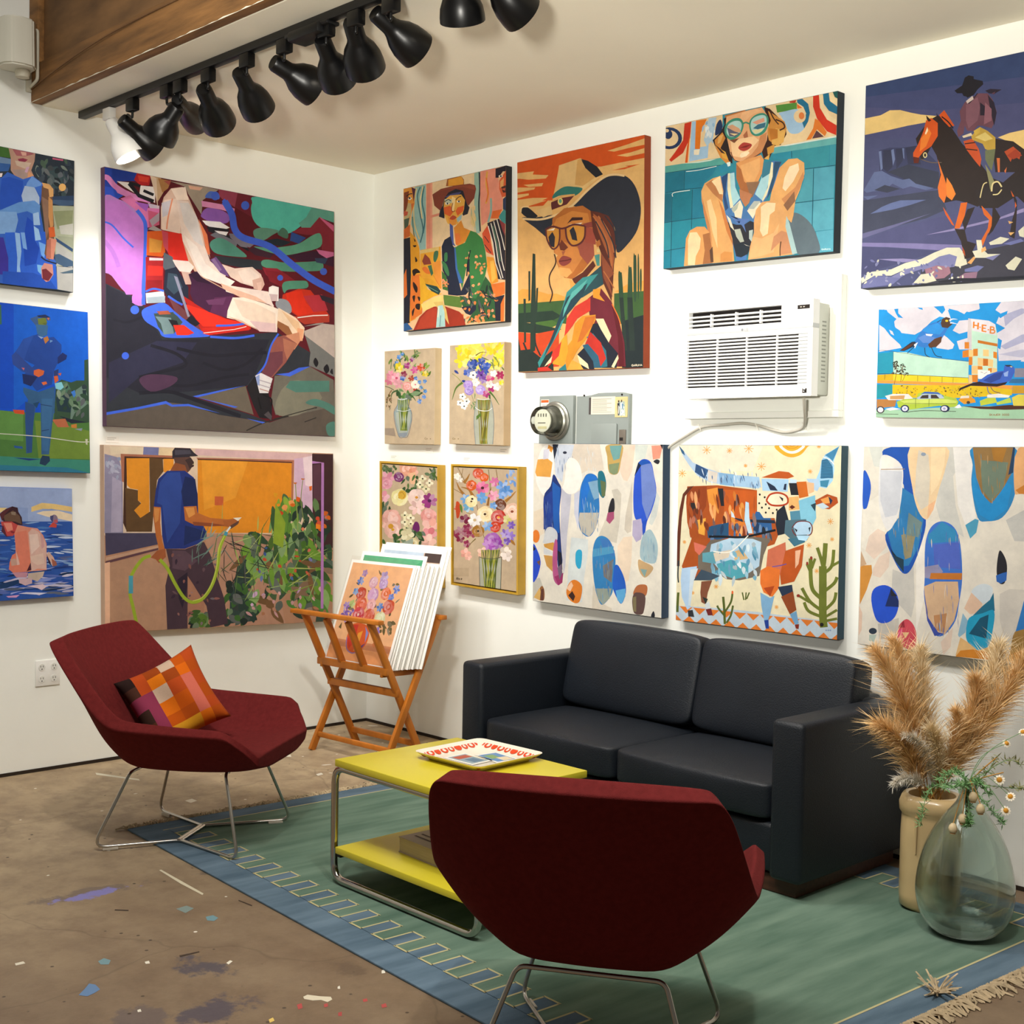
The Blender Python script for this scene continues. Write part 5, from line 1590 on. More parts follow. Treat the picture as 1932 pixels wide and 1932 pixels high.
painting('R', (1240, 160, .18634), [(85, 420), (1830, 60), (1785, 1690), (60, 1865)], '2f8598', '1c2630', '''
P e0c69a 80,420 660,300 660,770 80,830
P e0c69a 1100,210 1840,60 1820,540 1240,660 1100,600
# circles and blocks
E 21365c 120,540 130,112
E e0c69a 120,540 92,82
E 21365c 110,500 42,48
E e0c69a 95,462 22,18
P c0331c 275,390 345,370 330,540 260,690 140,780 120,760 180,680 260,560
P cf5a1c 300,620 330,500 305,790 280,790
P 9bbcd8 350,370 390,365 380,640 500,620 520,590 510,740 320,780
P d8741c 390,360 500,345 440,480 430,650 380,650
P e8dcc0 370,660 430,650 420,710 370,710
P a8c4d8 520,335 600,325 560,560 500,620 470,560
T 14 d8e0e0,8ab0d0 470,360 590,600 60 12 100 20
S 21365c 585,510 600,400 640,350 660,420 640,480
P 4f8a3c 1200,205 1415,175 1415,245 1215,280
P b03828 1340,165 1410,150 1400,180 1340,180
P e0c69a 1230,190 1340,160 1340,180 1230,200
S 9bbcd8 1230,290 1300,265 1420,245 1440,320 1480,400 1490,440 1430,490 1350,490 1310,430 1290,340
P 9bbcd8 1240,290 1430,245 1440,400 1300,400
P 1f6a8c 1415,150 1470,138 1530,190 1548,280 1530,370 1490,440 1470,380 1510,290 1480,220 1420,180
P d86a28 1415,190 1470,230 1420,240
E e0c69a 1445,318 62,66
E d87a40 1463,312 28,36
P c8341f 1580,108 1640,98 1650,230 1720,350 1820,410 1815,510 1720,470 1620,340 1580,220
P e6d0a4 1640,100 1680,92 1690,200 1750,310 1830,360 1830,410 1720,350 1650,230
P 1f6a8c 1680,90 1740,78 1750,160 1830,220 1830,300 1740,260 1690,190
P e6d0a4 1740,78 1780,70 1800,130 1840,160 1840,220 1760,170
P 1f5a58 1780,70 1830,60 1835,140 1800,120
P d8782c 1600,340 1640,360 1720,480 1700,520 1620,450 1560,550 1510,560 1580,440
P 5a3a40 1570,545 1615,460 1690,525
# ledge and tiles
P 55a098 80,825 640,740 720,770 640,820 80,895
P c8d8cc 250,800 600,750 540,770 420,790
P 62a8a8 1160,640 1815,520 1815,600 1170,700
P d0dcd4 1240,620 1820,515 1820,530 1300,622
P 1f7088 78,900 270,875 265,1060 78,1095
P 237a94 280,870 610,815 560,910 480,980 450,1040 275,1060
P 2a84a0 620,815 720,800 740,860 640,900
P 1f6a80 75,1105 145,1100 140,1385 70,1395
P 1a7488 155,1090 350,1062 345,1360 150,1385
P 237a94 360,1060 450,1050 470,1340 350,1360
P 2f90a0 66,1405 138,1395 130,1670 64,1685
P 26889c 148,1395 345,1370 345,1460 290,1500 280,1640 138,1670
P 2a8a9c 350,1370 490,1350 520,1440 350,1470
P 1f8098 62,1690 130,1680 128,1850 60,1860
P 2a88a0 138,1680 285,1650 275,1840 132,1850
P 2a88a0 1160,705 1360,670 1360,740 1180,760
P 338a98 1368,668 1745,615 1740,815 1495,850 1490,780 1380,740
P 3a8fa0 1755,612 1810,605 1805,810 1750,815
P 4a98a8 1500,860 1580,850 1575,1175 1400,1200 1450,1080 1490,960
P 4f9cb0 1590,850 1800,825 1790,1150 1585,1175
P 52a0b4 1395,1205 1575,1185 1570,1440 1500,1360 1380,1300
P 58a6b8 1585,1180 1788,1155 1785,1465 1600,1485 1575,1420
P 5aa8bc 1610,1490 1785,1470 1785,1690 1630,1700
C 0e3a4c 5 275,875 270,1060
C 0e3a4c 5 80,1098 275,1062 450,1045
C 0e3a4c 5 150,1100 135,1850
C 0e3a4c 5 355,1062 345,1460
C 0e3a4c 5 66,1400 345,1362 490,1345
C 0e3a4c 5 62,1688 285,1650
C 0e3a4c 5 80,895 640,815
C 0e3a4c 5 1360,670 1362,740
C 0e3a4c 5 1495,855 1810,815
C 0e3a4c 5 1585,850 1570,1430
C 0e3a4c 5 1395,1200 1790,1150
C e8f0e8 6 155,1135 165,1095 330,1070
C e8f0e8 6 290,880 420,865 600,825
S 5f6f78 1360,1310 1440,1310 1550,1400 1620,1540 1640,1700 1410,1710 1340,1440
# hair
P 2a2022 670,340 720,320 760,560 760,800 720,780 660,720 600,660 560,560 640,480 680,400
P c8853c 580,560 660,480 690,540 640,640 690,720 740,790 700,800 640,740 590,640
P d8a860 620,520 670,500 640,580 610,600
P d8a040 640,650 690,680 720,760 660,740
P 3a2420 580,600 640,650 690,700 650,690
P b06a30 680,310 900,250 860,290 740,330 690,330
P 3a2018 1080,220 1140,240 1230,330 1300,400 1310,500 1250,610 1190,620 1140,740 1080,760 1060,680 1110,560 1130,400
P c88a40 1120,260 1200,310 1290,370 1310,440 1290,520 1240,540 1180,600 1130,560 1110,460 1150,360
P d8a858 1200,440 1300,460 1280,580 1220,620 1160,600 1160,540
P b8742c 1130,440 1220,450 1220,540 1150,560
C 3a2018 14 1200,350 1270,380 1290,430 1240,460
C 3a2018 12 1140,260 1180,340 1230,400
P c89040 1110,640 1190,600 1180,680 1120,710
P d8a858 1080,750 1140,700 1130,760
# face
P e0a878 700,320 900,260 1060,225 1110,300 1120,440 1110,560 1060,680 980,740 860,780 780,770 740,700 710,560 690,440
P c88858 1040,520 1110,480 1100,580 1060,680 960,745 860,775 960,700 1020,620
P f0c898 740,560 860,540 980,520 1030,560 960,640 850,740 760,720
P e8b484 860,280 1000,240 1060,260 960,300 880,380 840,330
P 7a4a34 730,560 830,540 780,590
P a86848 870,510 910,460 920,530 880,540
P f2dcb8 835,720 850,690 920,672 935,690 900,725 850,740
S a83c34 820,640 860,590 900,585 958,605 930,650 870,672
P 7a2420 822,640 900,615 955,605 900,635
P e8c89c 800,660 820,655 815,675
C 5a2a20 8 745,680 780,760 860,780 960,745 1050,690
# glasses
S 3c8a74 680,470 700,390 770,340 840,340 875,400 850,490 790,545 720,550
S a8ccc8 700,470 720,400 780,365 840,370 855,420 830,490 780,525 725,520
P c89a78 710,420 760,400 830,440 850,480 800,480 740,460
P 5a5a70 705,430 780,470 840,490 790,525 730,520
P e0c890 730,490 820,495 780,515
S 3c8a74 930,400 950,340 1010,295 1080,285 1125,330 1120,420 1080,490 1010,520 950,490
S a8ccc8 945,410 960,350 1010,315 1080,305 1108,340 1100,410 1060,470 1000,500 960,470
P d89a80 960,380 1080,330 1090,370 1010,400
P 3a6a80 970,440 1020,400 1100,380 1090,430 1020,450
P d8d0a0 960,460 1080,440 1050,475 990,495
C 3c8a74 16 860,400 895,380 935,395
# neck, clothes
P d8985c 800,790 1050,710 1080,760 1060,900 1000,1030 900,1000 850,950 810,850
P a8683c 800,800 850,860 880,980 960,1050 1000,1040 1010,1080 960,1140 900,1180 840,1060 800,950
P e0a86c 840,820 1040,740 1040,860 980,990 900,980 860,900
P 8c6a50 900,990 1040,980 1000,1120 940,1130
P b87a54 830,1060 960,1110 930,1200 890,1240 840,1150
P 4a7ab0 640,930 780,880 800,1060 830,1140 880,1240 900,1260 960,1150 1060,940 1080,800 1180,770 1260,780 1220,920 1170,1050 1090,1180 1000,1280 980,1400 940,1480 920,1640 900,1760 800,1780 760,1600 700,1360 660,1140
P 2a4a78 650,940 720,890 700,1000 690,1120 720,1250 690,1280 660,1100
P 2c5070 1190,780 1260,780 1210,900 1160,1080 1110,1160 1150,1000
P a8d4dc 730,900 780,890 790,1040 840,1150 750,1250 720,1080
P e8e0b8 715,900 735,895 745,1100 770,1240 740,1255 710,1060
P a8d4dc 1060,930 1150,790 1140,960 1070,1180 990,1110 1030,1010
P e8e0b8 1150,780 1175,790 1170,930 1110,1120 1070,1185 1060,1170 1120,1040
P 3a7a90 1075,790 1160,770 1140,900 1060,950
P e8e0c4 760,1250 840,1170 870,1240 850,1370 800,1400 780,1300
P b0b8a8 750,1260 830,1190 810,1260 770,1300
P e8e0c4 910,1280 990,1180 1060,1200 1000,1290 970,1360
P b0b8b0 920,1260 980,1180 1050,1180 980,1260
P 2f3038 700,1390 800,1420 880,1420 940,1380 990,1400 950,1640 900,1760 800,1740 770,1620
P 5a7ab8 740,1330 820,1420 860,1360 940,1360 880,1420 900,1500 860,1430
P b8c0b0 780,1470 840,1460 880,1590 840,1600 800,1540
P b8c8c0 930,1480 970,1470 960,1600 930,1560
P e8e0c4 700,1320 740,1360 780,1480 740,1440
P 26303a 770,1620 900,1600 950,1640 900,1760 830,1770
P e8e0d0 875,1615 940,1640 900,1630
P 4a7ab8 790,1740 850,1750 910,1720 900,1780 800,1785
# arms and knees
P e0a868 445,1080 480,1000 560,950 640,925 670,1080 660,1180 700,1350 760,1560 780,1790 560,1810 520,1540 480,1300 450,1180
P b87a4c 490,1010 560,960 600,1040 660,1120 660,1190 560,1100
P f2d4a4 550,980 635,925 665,1110 630,1110 590,1030
P c88450 450,1120 480,1240 530,1420 560,1640 560,1810 520,1520 470,1300
P f0c890 500,1180 540,1160 600,1360 610,1660 560,1500
P c87c44 620,1160 680,1280 740,1480 770,1640 700,1480
P d89450 640,1720 680,1690 760,1700 760,1790 640,1795
P e0a868 1190,1000 1240,840 1330,755 1420,745 1490,790 1495,900 1450,1060 1400,1180 1380,1330 1360,1400 1300,1340 1240,1240 1140,1180 1160,1080
P f4d8b0 1270,1050 1290,940 1340,830 1430,795 1440,860 1380,980 1300,1080
P c88a58 1260,1160 1400,1040 1480,880 1490,940 1420,1110 1330,1260
P 8c6448 1280,1220 1390,1080 1400,1180 1320,1280
P e0a86c 1000,1270 1060,1190 1150,1175 1240,1200 1300,1310 1340,1460 1390,1720 920,1775 940,1640 980,1500 980,1380
P f2d8ac 1050,1240 1110,1195 1200,1200 1190,1280 1140,1320 1130,1420 1120,1510 1070,1540 1040,1480 1050,1380
P e8b47c 970,1540 1060,1560 1180,1500 1240,1400 1180,1700 930,1770
P c88c64 1180,1540 1260,1480 1320,1500 1390,1700 1240,1730 1240,1600 1150,1690
C 4a3424 10 1255,1590 1245,1660 1245,1735
P a8c8c8 1310,1330 1340,1400 1420,1710 1370,1720 1300,1440
P e0a060 290,1560 330,1480 400,1440 480,1440 530,1500 560,1640 560,1810 270,1840
P f2d4a4 310,1580 330,1500 400,1495 440,1560 430,1660 390,1740 380,1830 310,1830
P a86c40 460,1520 530,1500 550,1640 560,1810 460,1820 480,1680
P 5a4030 530,1680 560,1640 570,1800 540,1800
P d8e8e0 700,790 740,780 740,820 715,830
X d0e4e4 4 1668,1662 15 GARUNA -.05
''', 'painting of a woman in round green sunglasses by teal tiles', .05)

painting('R', (1600, 90, .24322), [(137, 295), (1520, -5), (1490, 1778), (98, 1870)], '4a4f74', '262a3c', '''
P 33426a 130,290 1530,-10 1530,300 130,420
P 414870 130,380 1530,200 1530,640 600,540 130,560
P 4a4d74 130,460 700,480 1365,420 1520,420 1520,700 130,700
P e0c07c 130,545 250,520 320,482 400,480 480,500 560,515 680,525 680,560 600,575 460,600 330,630 130,672
P e0c07c 1160,690 1250,655 1365,630 1520,610 1520,800 1340,780 1240,720
P 3a3f60 240,790 320,770 420,770 520,755 600,800 700,900 700,1090 620,1090 240,960
P 32364e 270,790 330,785 340,920 300,960 265,930
P 32364e 365,780 420,775 420,870 370,940
P 32364e 440,770 530,755 560,900 460,900
P 6a78a0 235,800 255,795 265,930 250,950
P 6a78a0 330,790 350,780 360,860 345,910
P 6a78a0 415,775 430,775 432,860 424,850
P 353a4c 300,960 460,900 700,960 700,1090 520,1060 400,1000
P 5c6890 120,1100 200,960 260,950 330,990 420,1020 470,1010 520,1050 660,1085 600,1100 480,1070 420,1090 340,1050 280,1100 190,1110 140,1120
P 5c6890 115,1150 230,1140 150,1175
P 383d50 200,1100 280,1060 400,1090 300,1120
P 3c4156 115,1180 600,1110 700,1100 760,1250 600,1320 115,1450
P 5f6c98 170,1285 260,1230 330,1200 400,1180 600,1175 480,1215 350,1250
P 62628a 105,1440 350,1370 640,1280 560,1310 300,1410 105,1480
P 4a4c74 105,1500 300,1420 620,1330 800,1290 1200,1200 1365,1100 1520,1060 1520,1500 900,1560 500,1550
P 8c84b0 600,1450 900,1380 1180,1310 1365,1240 1365,1270 1100,1350 800,1420
P 7a74a4 100,1510 480,1515 900,1530 900,1570 700,1570 300,1545 100,1540
P 43466c 100,1540 700,1575 500,1640 100,1760
P 8a84b0 230,1640 420,1635 600,1650 420,1665
P 3c3c48 560,1650 900,1600 1100,1560 1365,1500 1520,1470 1520,1790 560,1840
P d6d4bc 100,1790 180,1740 330,1720 440,1670 560,1640 660,1590 760,1550 860,1550 900,1600 920,1680 860,1700 800,1690 700,1640 600,1680 440,1720 330,1770 200,1770 105,1830
P 7a7ca8 330,1780 440,1720 600,1680 700,1620 780,1600 840,1620 820,1700 700,1720 560,1720 440,1760 380,1800
P 6a6e9c 110,1840 200,1770 330,1780 400,1790 340,1840 110,1870
P 9a7080 590,1720 680,1690 780,1700 790,1750 740,1790 640,1800 600,1770
P d6d4bc 500,1830 560,1760 640,1750 680,1810 600,1830
P 8a6a80 840,1790 900,1750 1000,1740 990,1790 850,1810
P 6a70a0 900,1720 1000,1690 1050,1700 1000,1740 900,1740
P d6d4bc 950,1580 1000,1570 990,1490 1030,1490 1040,1560 1080,1600 1180,1600 1080,1630 980,1630
P d6d4bc 1090,1510 1180,1465 1250,1480 1190,1520 1100,1530
P 7a7ca8 1060,1630 1180,1600 1120,1650
P d6d4bc 1220,1690 1300,1620 1350,1640 1290,1730 1240,1720
P d6d4bc 1320,1420 1365,1380 1365,1470 1330,1460
P 6a70a4 1200,1520 1340,1480 1365,1500 1260,1530
T 60 d6d4bc,7a7ca8,6a6e9c 110,1640 900,1830 34 9 80 60
P 22242e 690,1815 840,1790 990,1790 1365,1770 1365,1790 700,1825
# horse
P 2c2322 690,520 760,560 820,650 880,740 1000,860 1100,1000 1200,1040 1365,900 1520,900 1520,1200 1365,1200 1260,1100 1160,1140 1000,1230 900,1190 830,1180 740,1200 690,1100 710,960 680,830 640,760 600,840 560,870 520,700 620,560
P 2b2220 640,640 720,600 900,760 1060,940 1140,1060 1000,1220 840,1180 760,1000 700,900 690,800
P 2b2424 980,1100 1180,1060 1365,960 1520,960 1520,1160 1300,1150 1160,1240 1020,1240
P c8521c 600,560 640,540 690,580 690,680 640,760 580,800 540,850 500,850 500,810 540,740 580,640
P e07a2c 560,700 620,620 640,660 600,760 550,800
P f0d8b0 590,660 610,610 615,640 598,670
P 2a1c1a 600,520 640,560 620,570 605,550
P 2a1c1a 680,500 710,560 690,570
P c8521c 700,520 740,480 780,540 820,600 780,610 740,570
C 20181a 10 720,530 770,570 810,620
P 5a2418 500,840 550,850 540,890 505,890
E d8c890 592,828 16,22
E 2c2322 592,828 9,14
C 6a5a48 6 560,860 640,885 720,885
P d8702c 690,860 740,1000 770,1100 740,1200 700,1150 690,1080 715,980
P e08030 760,1000 800,1060 830,1130 800,1180 760,1150 755,1060
P d0641f 870,1200 920,1195 900,1300 860,1400 820,1400 850,1290
P c8581c 730,1230 770,1290 820,1380 800,1370 750,1290
P 2c2322 820,1400 900,1410 920,1500 990,1520 960,1580 980,1620 900,1640 870,1500
P 2c2322 880,1350 920,1250 980,1230 900,1420
P a84a20 880,1540 900,1580 905,1620 885,1590
P d8a060 920,1670 970,1620 985,1630 950,1680
P d0641f 1030,1220 1080,1270 1120,1320 1120,1400 1080,1440 1040,1540 1030,1490 1080,1400 1090,1330 1050,1290
P 2c2322 1120,1210 1180,1310 1120,1420 1080,1460 1110,1380
P e0a868 1030,1560 1060,1540 1070,1570 1030,1590
P 2c2322 1270,1100 1310,1180 1310,1260 1300,1420 1290,1480 1250,1460 1270,1340 1300,1240
P c8581c 1260,1100 1290,1150 1275,1150
P c8581c 1295,1190 1308,1220 1295,1240
P d8a868 1240,1340 1280,1350 1250,1365
P d8a868 1240,1430 1290,1430 1260,1455
P 2c2322 1140,700 1280,720 1365,780 1520,800 1520,950 1365,960 1140,960 1120,800
P b04a28 1210,800 1280,760 1340,810 1330,860 1280,830 1260,880
P 9c3c24 1230,830 1300,780 1350,830 1280,860
P c05028 890,720 960,700 1010,780 1030,860 1020,920 970,860 910,780
C 2a1c1a 8 900,740 980,730
C 2a1c1a 8 910,780 1000,790
P c86a38 1150,850 1175,850 1175,960 1160,960
P c86a38 1210,950 1230,920 1220,970
# rider
P 1e1c24 820,330 880,290 900,230 930,212 970,220 970,240 1040,255 1045,280 1000,320 980,350 930,380 890,370 880,350 840,350
P 1e1c22 890,340 960,320 975,360 920,385
P 6a4450 900,420 960,380 1010,350 1080,350 1120,400 1150,490 1140,560 1110,620 1040,600 1000,600 970,640 920,640 900,600 890,660 850,690 840,640 870,560 860,490
P 7c5460 910,440 1000,380 1020,460 1000,560 930,620 910,560
P 2a2230 1020,420 1060,450 1060,520 1020,520
P 2a2230 1080,360 1130,420 1150,500 1130,600 1100,480
P 8a5c68 1060,420 1110,470 1110,560 1050,590
C 2a2230 8 930,430 960,400 1000,350
P c8b8b0 910,410 960,370 970,395 920,430
P 2a2230 1060,330 1100,315 1190,320 1130,355 1090,350
P 5a3a48 1110,350 1140,335 1130,360
P b89840 950,680 1020,610 1080,640 1140,690 1140,780 1110,800 1060,780 1040,740 960,710
P d8c070 980,690 1060,650 1120,700 1060,720
P c8a848 970,640 1020,610 1020,650 980,680
P d8c8a8 880,680 950,655 960,675 890,695
P 6a7050 1060,790 1140,780 1130,860 1110,950 1080,900 1060,860
P 8a8860 1060,900 1100,960 1130,1030 1100,1100 1090,1040
C d8c890 8 1020,1160 1045,1060 1075,1040
C d8c890 12 1110,1110 1120,1050 1160,1035 1190,1075
C d8c890 9 1120,1135 1160,1130 1190,1095
''', 'painting of a cowboy riding a brown horse at dusk', .05)

painting('R', (1632, 550, .15528), [(165, 215), (2700, 60), (2680, 1560), (130, 1530)], '1890d8', 'd8d8d0', '''
P d4cfd8 165,215 1000,160 1040,330 900,300 800,360 690,470 600,520 430,500 380,460 260,220
P 1890d8 170,220 230,215 290,260 380,330 350,360 360,430 420,470 440,500 650,530 620,590 440,660 300,520 210,470 170,390
P 1890d8 350,210 400,205 400,260 460,320 400,310 370,260
P 1890d8 630,190 690,195 700,220 660,210
P 1890d8 830,180 950,170 970,220 930,270 890,230
P d4cfd8 170,400 230,440 300,530 420,640 440,680 170,730
P d4cfd8 290,460 330,480 350,530 310,510
P d4cfd8 960,170 1380,140 1390,200 1340,260 1230,240 1200,270 1120,230 1000,200
P 1890d8 1000,220 1100,240 1190,275 1240,250 1390,210 1390,140 1650,125 1600,200 1560,330 1280,310 1140,360 1060,440 1000,420 1040,330
P d4cfd8 1060,470 1140,350 1250,340 1250,480 1140,510
P 1890d8 980,500 1060,470 1200,540 1200,620 1060,600 1000,560
P d4cfd8 920,500 1000,560 1080,640 1060,690 980,710 860,680 880,600
P d4cfd8 1110,600 1240,560 1240,700 1140,700
P d4d0dc 1650,125 2700,60 2700,930 1820,930 1900,830 1620,840 1600,500 1700,440 1590,380 1640,260 1580,220
P a8aac8 1640,660 1900,520 2100,480 2100,560 1900,620 1700,700
P a8aac8 1680,280 1900,200 2000,220 1800,330 1700,420
P b8b8d0 1620,760 1900,700 2100,720 1900,800
P 1890d8 1600,280 1730,230 1720,270 1640,320
P 1890d8 1610,560 1660,590 1640,700 1610,680
P 1890d8 1610,860 1760,835 1930,850 2700,850 2700,930 1700,930
# building
P 2090ac 155,745 340,730 340,1000 150,1005
P b8dcc8 340,730 500,735 800,800 1255,850 1250,1045 340,1000
P 1890d8 520,700 850,680 1180,730 1180,840 900,800
P d0a818 148,1010 340,1000 1250,1050 1255,1110 340,1080 145,1085
P e0c828 340,1005 1250,1050 1250,1112 340,1082
P e0983c 145,1085 340,1082 1250,1115 1500,1130 1790,1140 1780,1190 1250,1150 145,1112
P 2090a0 142,1130 330,1125 330,1270 240,1290 140,1300
P d8b818 330,1130 1250,1140 1790,1190 1780,1260 1000,1300 330,1290
T 90 8a6a18,b08a10,5a4014 350,1145 1400,1280 26 6 40 60
C 3a2c14 5 150,1000 340,1000 800,1025 1250,1048
L 3a2c14 4 240,1005 235,1070
L 3a2c14 4 635,1020 633,1090
L 3a2c14 4 785,1030 783,1100
L 3a2c14 4 932,1035 930,1105
L 3a2c14 4 1065,1045 1063,1108
C 20384a 4 340,730 338,1000
C 3a3028 4 155,720 260,715 800,795 1255,845
# tower
P c8c0c4 1250,320 1300,330 1300,700 1240,700 1240,480
P c0dcc8 1290,330 1500,355 1580,400 1605,530 1600,1000 1290,1060
P d8d4dc 1280,325 1500,350 1580,395 1590,530 1300,470
P b8dcc8 1300,480 1605,530 1605,690 1300,690
P c07018 1365,585 1605,630 1605,665 1365,620
L d87c1c 20 1318,362 1314,440
L d87c1c 20 1372,374 1366,456
L d87c1c 16 1316,404 1368,412
L d87c1c 14 1384,428 1400,431
L d87c1c 20 1424,396 1420,482
L d87c1c 15 1420,402 1472,410
L d87c1c 14 1420,438 1462,445
L d87c1c 15 1420,476 1470,484
L d87c1c 14 1486,458 1502,461
L d87c1c 18 1522,418 1518,504
C d87c1c 14 1518,424 1556,430 1562,446 1552,458 1520,460
C d87c1c 14 1520,460 1564,466 1572,484 1560,500 1518,500
P d07c20 1180,720 1265,700 1270,790 1180,800
P d07c20 1205,610 1260,610 1260,690 1205,690
P d07c20 1310,695 1365,690 1365,780 1310,780
P eac080 1430,700 1500,705 1500,785 1430,780
P d07c20 1555,725 1600,735 1600,815 1555,800
P d07c20 1255,790 1300,790 1300,890 1255,890
P eac080 1365,800 1430,810 1430,900 1365,895
P c06a18 1430,810 1490,815 1490,900 1430,900
P eac080 1490,815 1555,825 1550,920 1490,905
P eac080 1255,705 1310,705 1310,790 1255,790
P eac080 1290,900 1365,900 1365,1000 1290,1000
P d07c20 1365,900 1420,905 1425,945 1365,945
P d07c20 1490,930 1540,925 1535,985 1490,970
P eac080 1545,920 1600,935 1600,1000 1540,985
P d07c20 1290,1010 1365,1010 1365,1100 1300,1100
P eac080 1255,1010 1295,1015 1300,1115 1255,1115
P f0ece8 1365,950 1515,960 1510,1060 1370,1060
L 3a3028 4 1400,975 1430,985
L 3a3028 4 1440,1000 1480,975
# palms
C 8a6018 7 350,1130 375,1000 380,880
C 8a6018 7 430,1100 440,1000 455,900
C 8a6018 6 450,1090 490,1000
T 34 2c3420,3c3018 350,840 400,990 34 7 90 90
T 30 2c3420,3c3018 425,870 475,990 30 6 90 90
T 12 2c3420,3c3018 470,980 515,1010 26 6 90 90
# big bird
P 20283a 415,715 560,610 620,600 600,660 470,720
P 583020 420,715 520,650 590,620 570,650 470,715
P 2f78c8 600,600 640,530 700,450 780,390 870,360 930,380 1000,440 960,520 920,580 860,600 780,660 720,680 640,660
P 2a8cd8 680,470 760,410 880,380 960,450 900,520 760,500
P 5a88d0 640,560 720,520 860,560 800,620 700,620
P 4a3428 915,380 930,330 980,305 1030,320 1020,360 1060,390 1000,440 930,430
P 583824 760,640 840,570 930,540 920,610 860,670 780,680
C 28406a 10 870,370 920,340
E e8c028 988,352 18,13
K d8e0ee 22 1020,350 1060,330 1120,335
K d8e0ee 20 1030,375 1070,380 1130,395
P f0f0f0 730,510 820,515 800,540 740,530
P e8e8f0 590,640 640,610 600,690
C 20303a 8 600,660 510,745
C 20303a 9 800,670 850,770 930,795
C 20303a 9 720,680 730,760 780,795
# second bird
P 2a1c20 1125,1220 1150,1170 1300,1110 1400,1090 1560,1100 1740,1080 1700,1130 1600,1155 1480,1150 1280,1145 1170,1190
P 3a60c0 1370,1090 1480,1010 1600,970 1680,960 1690,900 1760,888 1810,920 1815,980 1760,1090 1600,1120 1450,1110
P 2a4494 1430,1080 1560,1000 1680,970 1640,1060 1520,1110
P 8ca8e0 1680,990 1740,960 1730,1030 1690,1030
P 2a2c40 1690,890 1760,888 1800,910 1720,910
P f0e8b0 1755,905 1790,908 1775,920
C 5060a0 10 1480,1155 1500,1230 1560,1260
C 6a5058 9 1520,1155 1560,1210 1640,1235
# distance right
P 8a8898 1820,930 2700,930 2700,1040 1810,1040
P 2f6a98 1780,1060 2700,1050 2700,1130 1740,1110
P c89828 1790,1140 2700,1150 2700,1240 1780,1240
# ground and cars
P 9cc4a4 130,1440 400,1440 1100,1400 2700,1380 2700,1600 130,1600
P 4a2a1c 1180,1395 1500,1400 1750,1380 2700,1390 2700,1410 1700,1440 1400,1430
P b07840 140,1310 380,1310 360,1400 140,1420
P e0dcd8 240,1270 330,1245 520,1245 580,1300 480,1320 280,1320
P c89860 300,1270 480,1262 470,1310 300,1310
P a8c040 380,1340 460,1310 620,1300 640,1240 720,1215 880,1220 960,1265 1100,1300 1130,1340 1110,1400 1000,1410 900,1390 520,1440 400,1410
P c4d468 420,1330 620,1310 1000,1310 1110,1330 1100,1360 500,1370
P 2f58b8 670,1250 720,1218 880,1225 950,1270 930,1300 880,1245 720,1240
P a8b8d0 620,1295 700,1245 920,1250 960,1300 640,1310
P 3a302c 690,1262 765,1255 765,1300 660,1300
P 3a302c 795,1255 860,1255 900,1300 795,1300
L 5a6a24 5 480,1360 1100,1365
L 5a6a24 5 610,1300 610,1420
L 5a6a24 5 775,1300 770,1400
E 1f2c50 480,1425 52,46
E d8d8e8 480,1425 36,32
E 8a98c8 480,1425 14,13
E 1f2c50 965,1425 58,44
E d8d8e8 958,1425 38,32
E 9a9cc8 958,1425 16,14
E 3a3038 185,1440 48,44
E d8d8e0 185,1440 34,32
P e8e8f0 1080,1410 1140,1370 1170,1410 1120,1420
P e8e8e8 240,1430 330,1410 430,1430 300,1450
P d89428 1130,1320 1180,1275 1260,1270 1330,1310 1340,1350 1200,1370
P e0d8c8 1160,1270 1260,1265 1260,1295 1150,1300
E 4a3a28 1250,1350 22,18
P b8c440 1390,1330 1480,1295 1580,1290 1600,1350 1400,1390
P b0c850 1590,1350 1760,1290 1780,1350 1600,1380
P d8c850 1780,1290 1860,1250 2700,1270 2700,1400 1800,1390
P e8e4dc 1480,1255 1620,1240 1760,1265 1740,1290 1480,1290
C 2a2418 5 130,1490 400,1495
C 2a2418 6 500,1470 700,1450 1100,1460
X 8a4a20 5 1505,1490 22 SKAUER_2020
''', 'painting of two blue birds at a store with H-E-B sign', .045)

